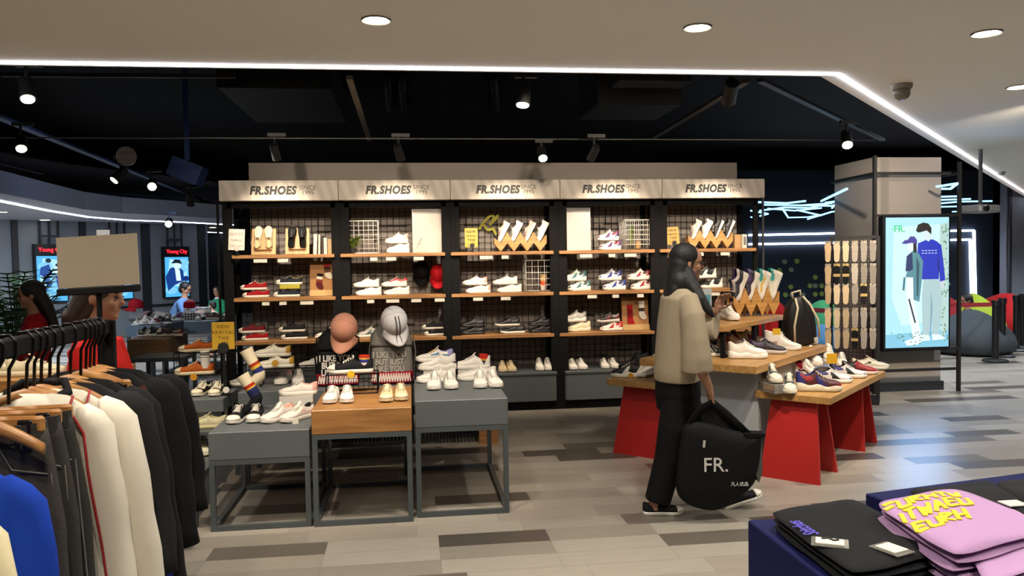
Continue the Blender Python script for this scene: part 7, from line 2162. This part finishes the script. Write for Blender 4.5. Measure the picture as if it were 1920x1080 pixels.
P_ = ad(352, 322, 9.0); b = MB(); b.box((0, 0, 0), (.34, .3, .22), rot=(0, R(22), 0)); b.box((0, 0, (3.9 - P_.z) / 2 + .08), (.05, .05, 3.9 - P_.z - .1)); tag(b.build('air_duct', M('#24407c', .6), loc=P_), 'blue lit duct outlet hanging in the dark ceiling at upper left', 'duct')  # blue light is put into the outlet's colour
# spotlights
SPOTM = M('#060607', .6)
LG = EM('#fff3d8', 45)
AIM = []
def can(x, y, D, aim, label, lit=True, r=.045, L=.15, pw=0, an=50, stem=.14, g2='track spotlights'):
    """a track spotlight whose mouth is at pixel (x,y) at distance D, pointing at aim"""
    p = ad(x, y, D); d = (Vector(aim) - p).normalized()
    t = thing('spotlight', label, 'spotlight', p, 0, g2)
    b = MB(); b.tube([-d * L, -d * .01, d * .0], [r * .9, r, r], 16); b.build('can', SPOTM, t, smooth=True, auto=40)
    b = MB(); b.tube([d * .001, d * .006], [r * .82, r * .8], 16); b.build('lens', LG if lit else M('#2c2b28', .3), t)
    q = -d * L * .6
    b = MB(); b.tube([q, q + Vector((0, 0, stem))], .012, 8); b.box(q + Vector((.02, 0, stem)), (.16, .035, .03)); b.build('bracket', SPOTM, t)
    if pw: AIM.append((p + d * .02, aim, pw, an))
    return t
shelfc = lambda x, z=1.0: Vector((x, 8.4, z))
can(52, 186, 4.9, (-1.6, 4.0, 0), 'lit spotlight in the upper left, nearest the plaster ceiling', pw=0)
can(40, 279, 6.5, (-2.2, 5.0, 0), 'lit spotlight at the left edge, below another one', pw=0)
can(214, 338, 7.5, (-4.5, 6.5, 0), 'spotlight turned away just below the pale round disc', stem=.16)
can(285, 350, 8.5, (-1.5, 4.0, 0), 'glowing spotlight right of the pale round disc', r=.05)
can(357, 385, 9.5, (-3.0, 11, 0), 'small unlit spotlight at the far left, beside the shelf', lit=False)
can(316, 420, 10.5, (-2.0, 5, 0), 'small lit spotlight hanging before the curved far ceiling', r=.05, stem=.12)
can(980, 197, 5.9, (.6, 5.4, .5), 'tilted spotlight with a thin bright rim, above the shelves', r=.055, L=.17, stem=.12)
can(1018, 297, YT, (1.2, 4.9, .2), 'glowing spotlight hanging above the middle shelf bay', stem=.1)
can(1589, 272, 7.0, (3.2, 5.2, .7), 'glowing spotlight near the grey column, on a track end', r=.05)
can(520, 299, YT, (-1.0, 8.4, 1.2), 'unlit black spotlight above the leftmost bay', lit=False, r=.04)
can(752, 299, YT, (.3, 8.4, 1.2), 'unlit black spotlight above the second bay', lit=False, r=.04)
can(1107, 299, YT, (1.2, 8.4, 1.2), 'unlit black spotlight above the middle bay', lit=False, r=.04)
can(1366, 190, 6.0, (3.0, 8.4, 1.2), 'black spotlight hanging where the dark rails cross', lit=False, r=.055, L=.2)
DPOW = 74
# unseen downlights added outside the frame to brighten floor and ceiling
for x_, y_ in ((-2.25, 3.97), (-.15, 2.2), (1.47, 2.2), (3.07, 2.2), (-1.8, 2.2), (-.15, .4), (1.47, .4), (3.07, .4), (-1.8, .4), (4.7, 3.97), (4.7, 2.2)):
    t = thing('downlight', 'unseen round downlight added above the frame to brighten floor and ceiling', 'ceiling light', (x_, y_, ZC), 0, 'round ceiling downlights')
    b = MB(); b.cyl((0, 0, -.004), .057, .006, 24); b.build('lamp_disc', LAMPG, t)
    DOWN.append(Vector((x_, y_, ZC)))
# added warm spots without fixtures, brightening shelf boards, header and wire backs
for i in range(5):
    cx = (BX[i] + BX[i + 1]) / 2
    AIM.append((Vector((cx, 7.34, 2.58)), Vector((cx, 8.5, 1.3)), 78, 70))
    AIM.append((Vector((cx + .3, 6.4, 2.7)), Vector((cx + .3, 8.4, .9)), 70, 50))
    AIM.append((Vector((cx, 5.3, 2.66)), Vector((cx, 8.3, 2.05)), 95, 52))
COOL = [  # cool spots added without fixtures to brighten both far zones
    ((7.5, 10.5, 3.6), (7.5, 10.5, 0), 330, 120), ((10.5, 11.5, 2.65), (10.8, 12.5, 0), 260, 130), ((13, 13.0, 2.65), (13, 13.6, 0), 300, 120), ((6.5, 13, 3.6), (6.5, 13.5, 0), 300, 120), ((8.6, 8.6, 2.65), (8.4, 8.8, 0), 200, 120), ((6.2, 6.6, 2.65), (6.6, 7.0, 0), 110, 110), ((5.0, 4.9, 2.65), (5.6, 5.6, 0), 60, 90),
    ((-4.0, 9.0, 2.4), (-4.8, 10, 0), 120, 120), ((-6.2, 12.5, 2.3), (-7.6, 13.8, 0), 300, 125), ((-4.6, 14.5, 2.3), (-5.8, 15.8, 0), 300, 125), ((-8, 10.5, 2.3), (-9.2, 11.8, 0), 300, 125), ((-3.4, 13, 2.3), (-3.6, 13.6, 0), 220, 120),
]
AIM += [  # more added spots without fixtures, for tables, column, rail and navy blocks
    (Vector((-.9, 4.2, 2.68)), Vector((-.8, 5.4, .6)), 110, 52),
    (Vector((.4, 4.2, 2.68)), Vector((.2, 5.5, .7)), 110, 52),
    (Vector((-1.9, 5.2, 2.68)), Vector((-1.7, 6.4, .6)), 60, 50),
    (Vector((2.4, 4.2, 2.68)), Vector((2.9, 5.9, .8)), 150, 55),
    (Vector((3.9, 5.8, 2.68)), Vector((4.75, 8.0, 1.0)), 110, 50),
    (Vector((4.9, 5.4, 2.68)), Vector((5.6, 8.5, 1.5)), 300, 62),
    (Vector((3.95, 7.5, 2.72)), Vector((5.2, 8.9, 1.9)), 70, 60),
    (Vector((3.9, 6.0, 2.68)), Vector((3.1, 6.2, .9)), 70, 55),
    (Vector((-.5, .9, 2.7)), Vector((-.9, 2.1, 1.0)), 50, 60),
    (Vector((1.2, .8, 2.7)), Vector((1.4, 2.1, .7)), 35, 60),
    (Vector((-1.6, 3.2, 2.7)), Vector((-1.5, 4.3, 1.2)), 50, 50),
]
# ================================================================ light & render look
w = bpy.data.worlds.new('world'); S.world = w; w.use_nodes = True
w.node_tree.nodes['Background'].inputs[0].default_value = (.55, .6, .75, 1)
w.node_tree.nodes['Background'].inputs[1].default_value = .02
S.view_settings.view_transform = 'Standard'; S.view_settings.look = 'None'; S.view_settings.gamma = 1
S.view_settings.use_curve_mapping = False
S.view_settings.exposure = .55
S.cycles.use_denoising = True
S.cycles.max_bounces = 7; S.cycles.diffuse_bounces = 3; S.cycles.glossy_bounces = 3; S.cycles.transparent_max_bounces = 12
S.cycles.sample_clamp_indirect = 4
# beams of the plaster ceiling's downlights, seen and added
for p in DOWN:
    spot((p.x, p.y, ZC - .06), (p.x, p.y, 0), DPOW, 120, .8, (1, .93, .82), .06)
for a, b_, pw, an in AIM:
    spot(a, b_, pw, an, .7, (1, .83, .64), .04)
for a, b_, pw, an in COOL:
    spot(a, b_, pw, an, .8, (.80, .89, 1.0), .1)
for a, b_, pw, an in (((-3.2, 8.0, 2.3), (-5.2, 10.6, 2.7), 26, 110), ((-6.5, 8.0, 2.3), (-7.8, 10.2, 2.7), 26, 110), ((-3.0, 10.5, 2.3), (-3.9, 13, 2.7), 22, 110)):  # unseen blue spots added to tint the curved ceiling's fascia
    spot(a, b_, pw, an, .9, (.35, .52, 1.0), .1)
# added area lamp doubling the light box's glow, for blue spill on the floor
lb_ = area(((pA.x + pB.x) / 2, yb - .06, (pA.z + pB.z) / 2), .62, 8, (.22, .48, 1.0), (R(-90), 0, 0), 1.3)
lb_.data.spread = R(150)
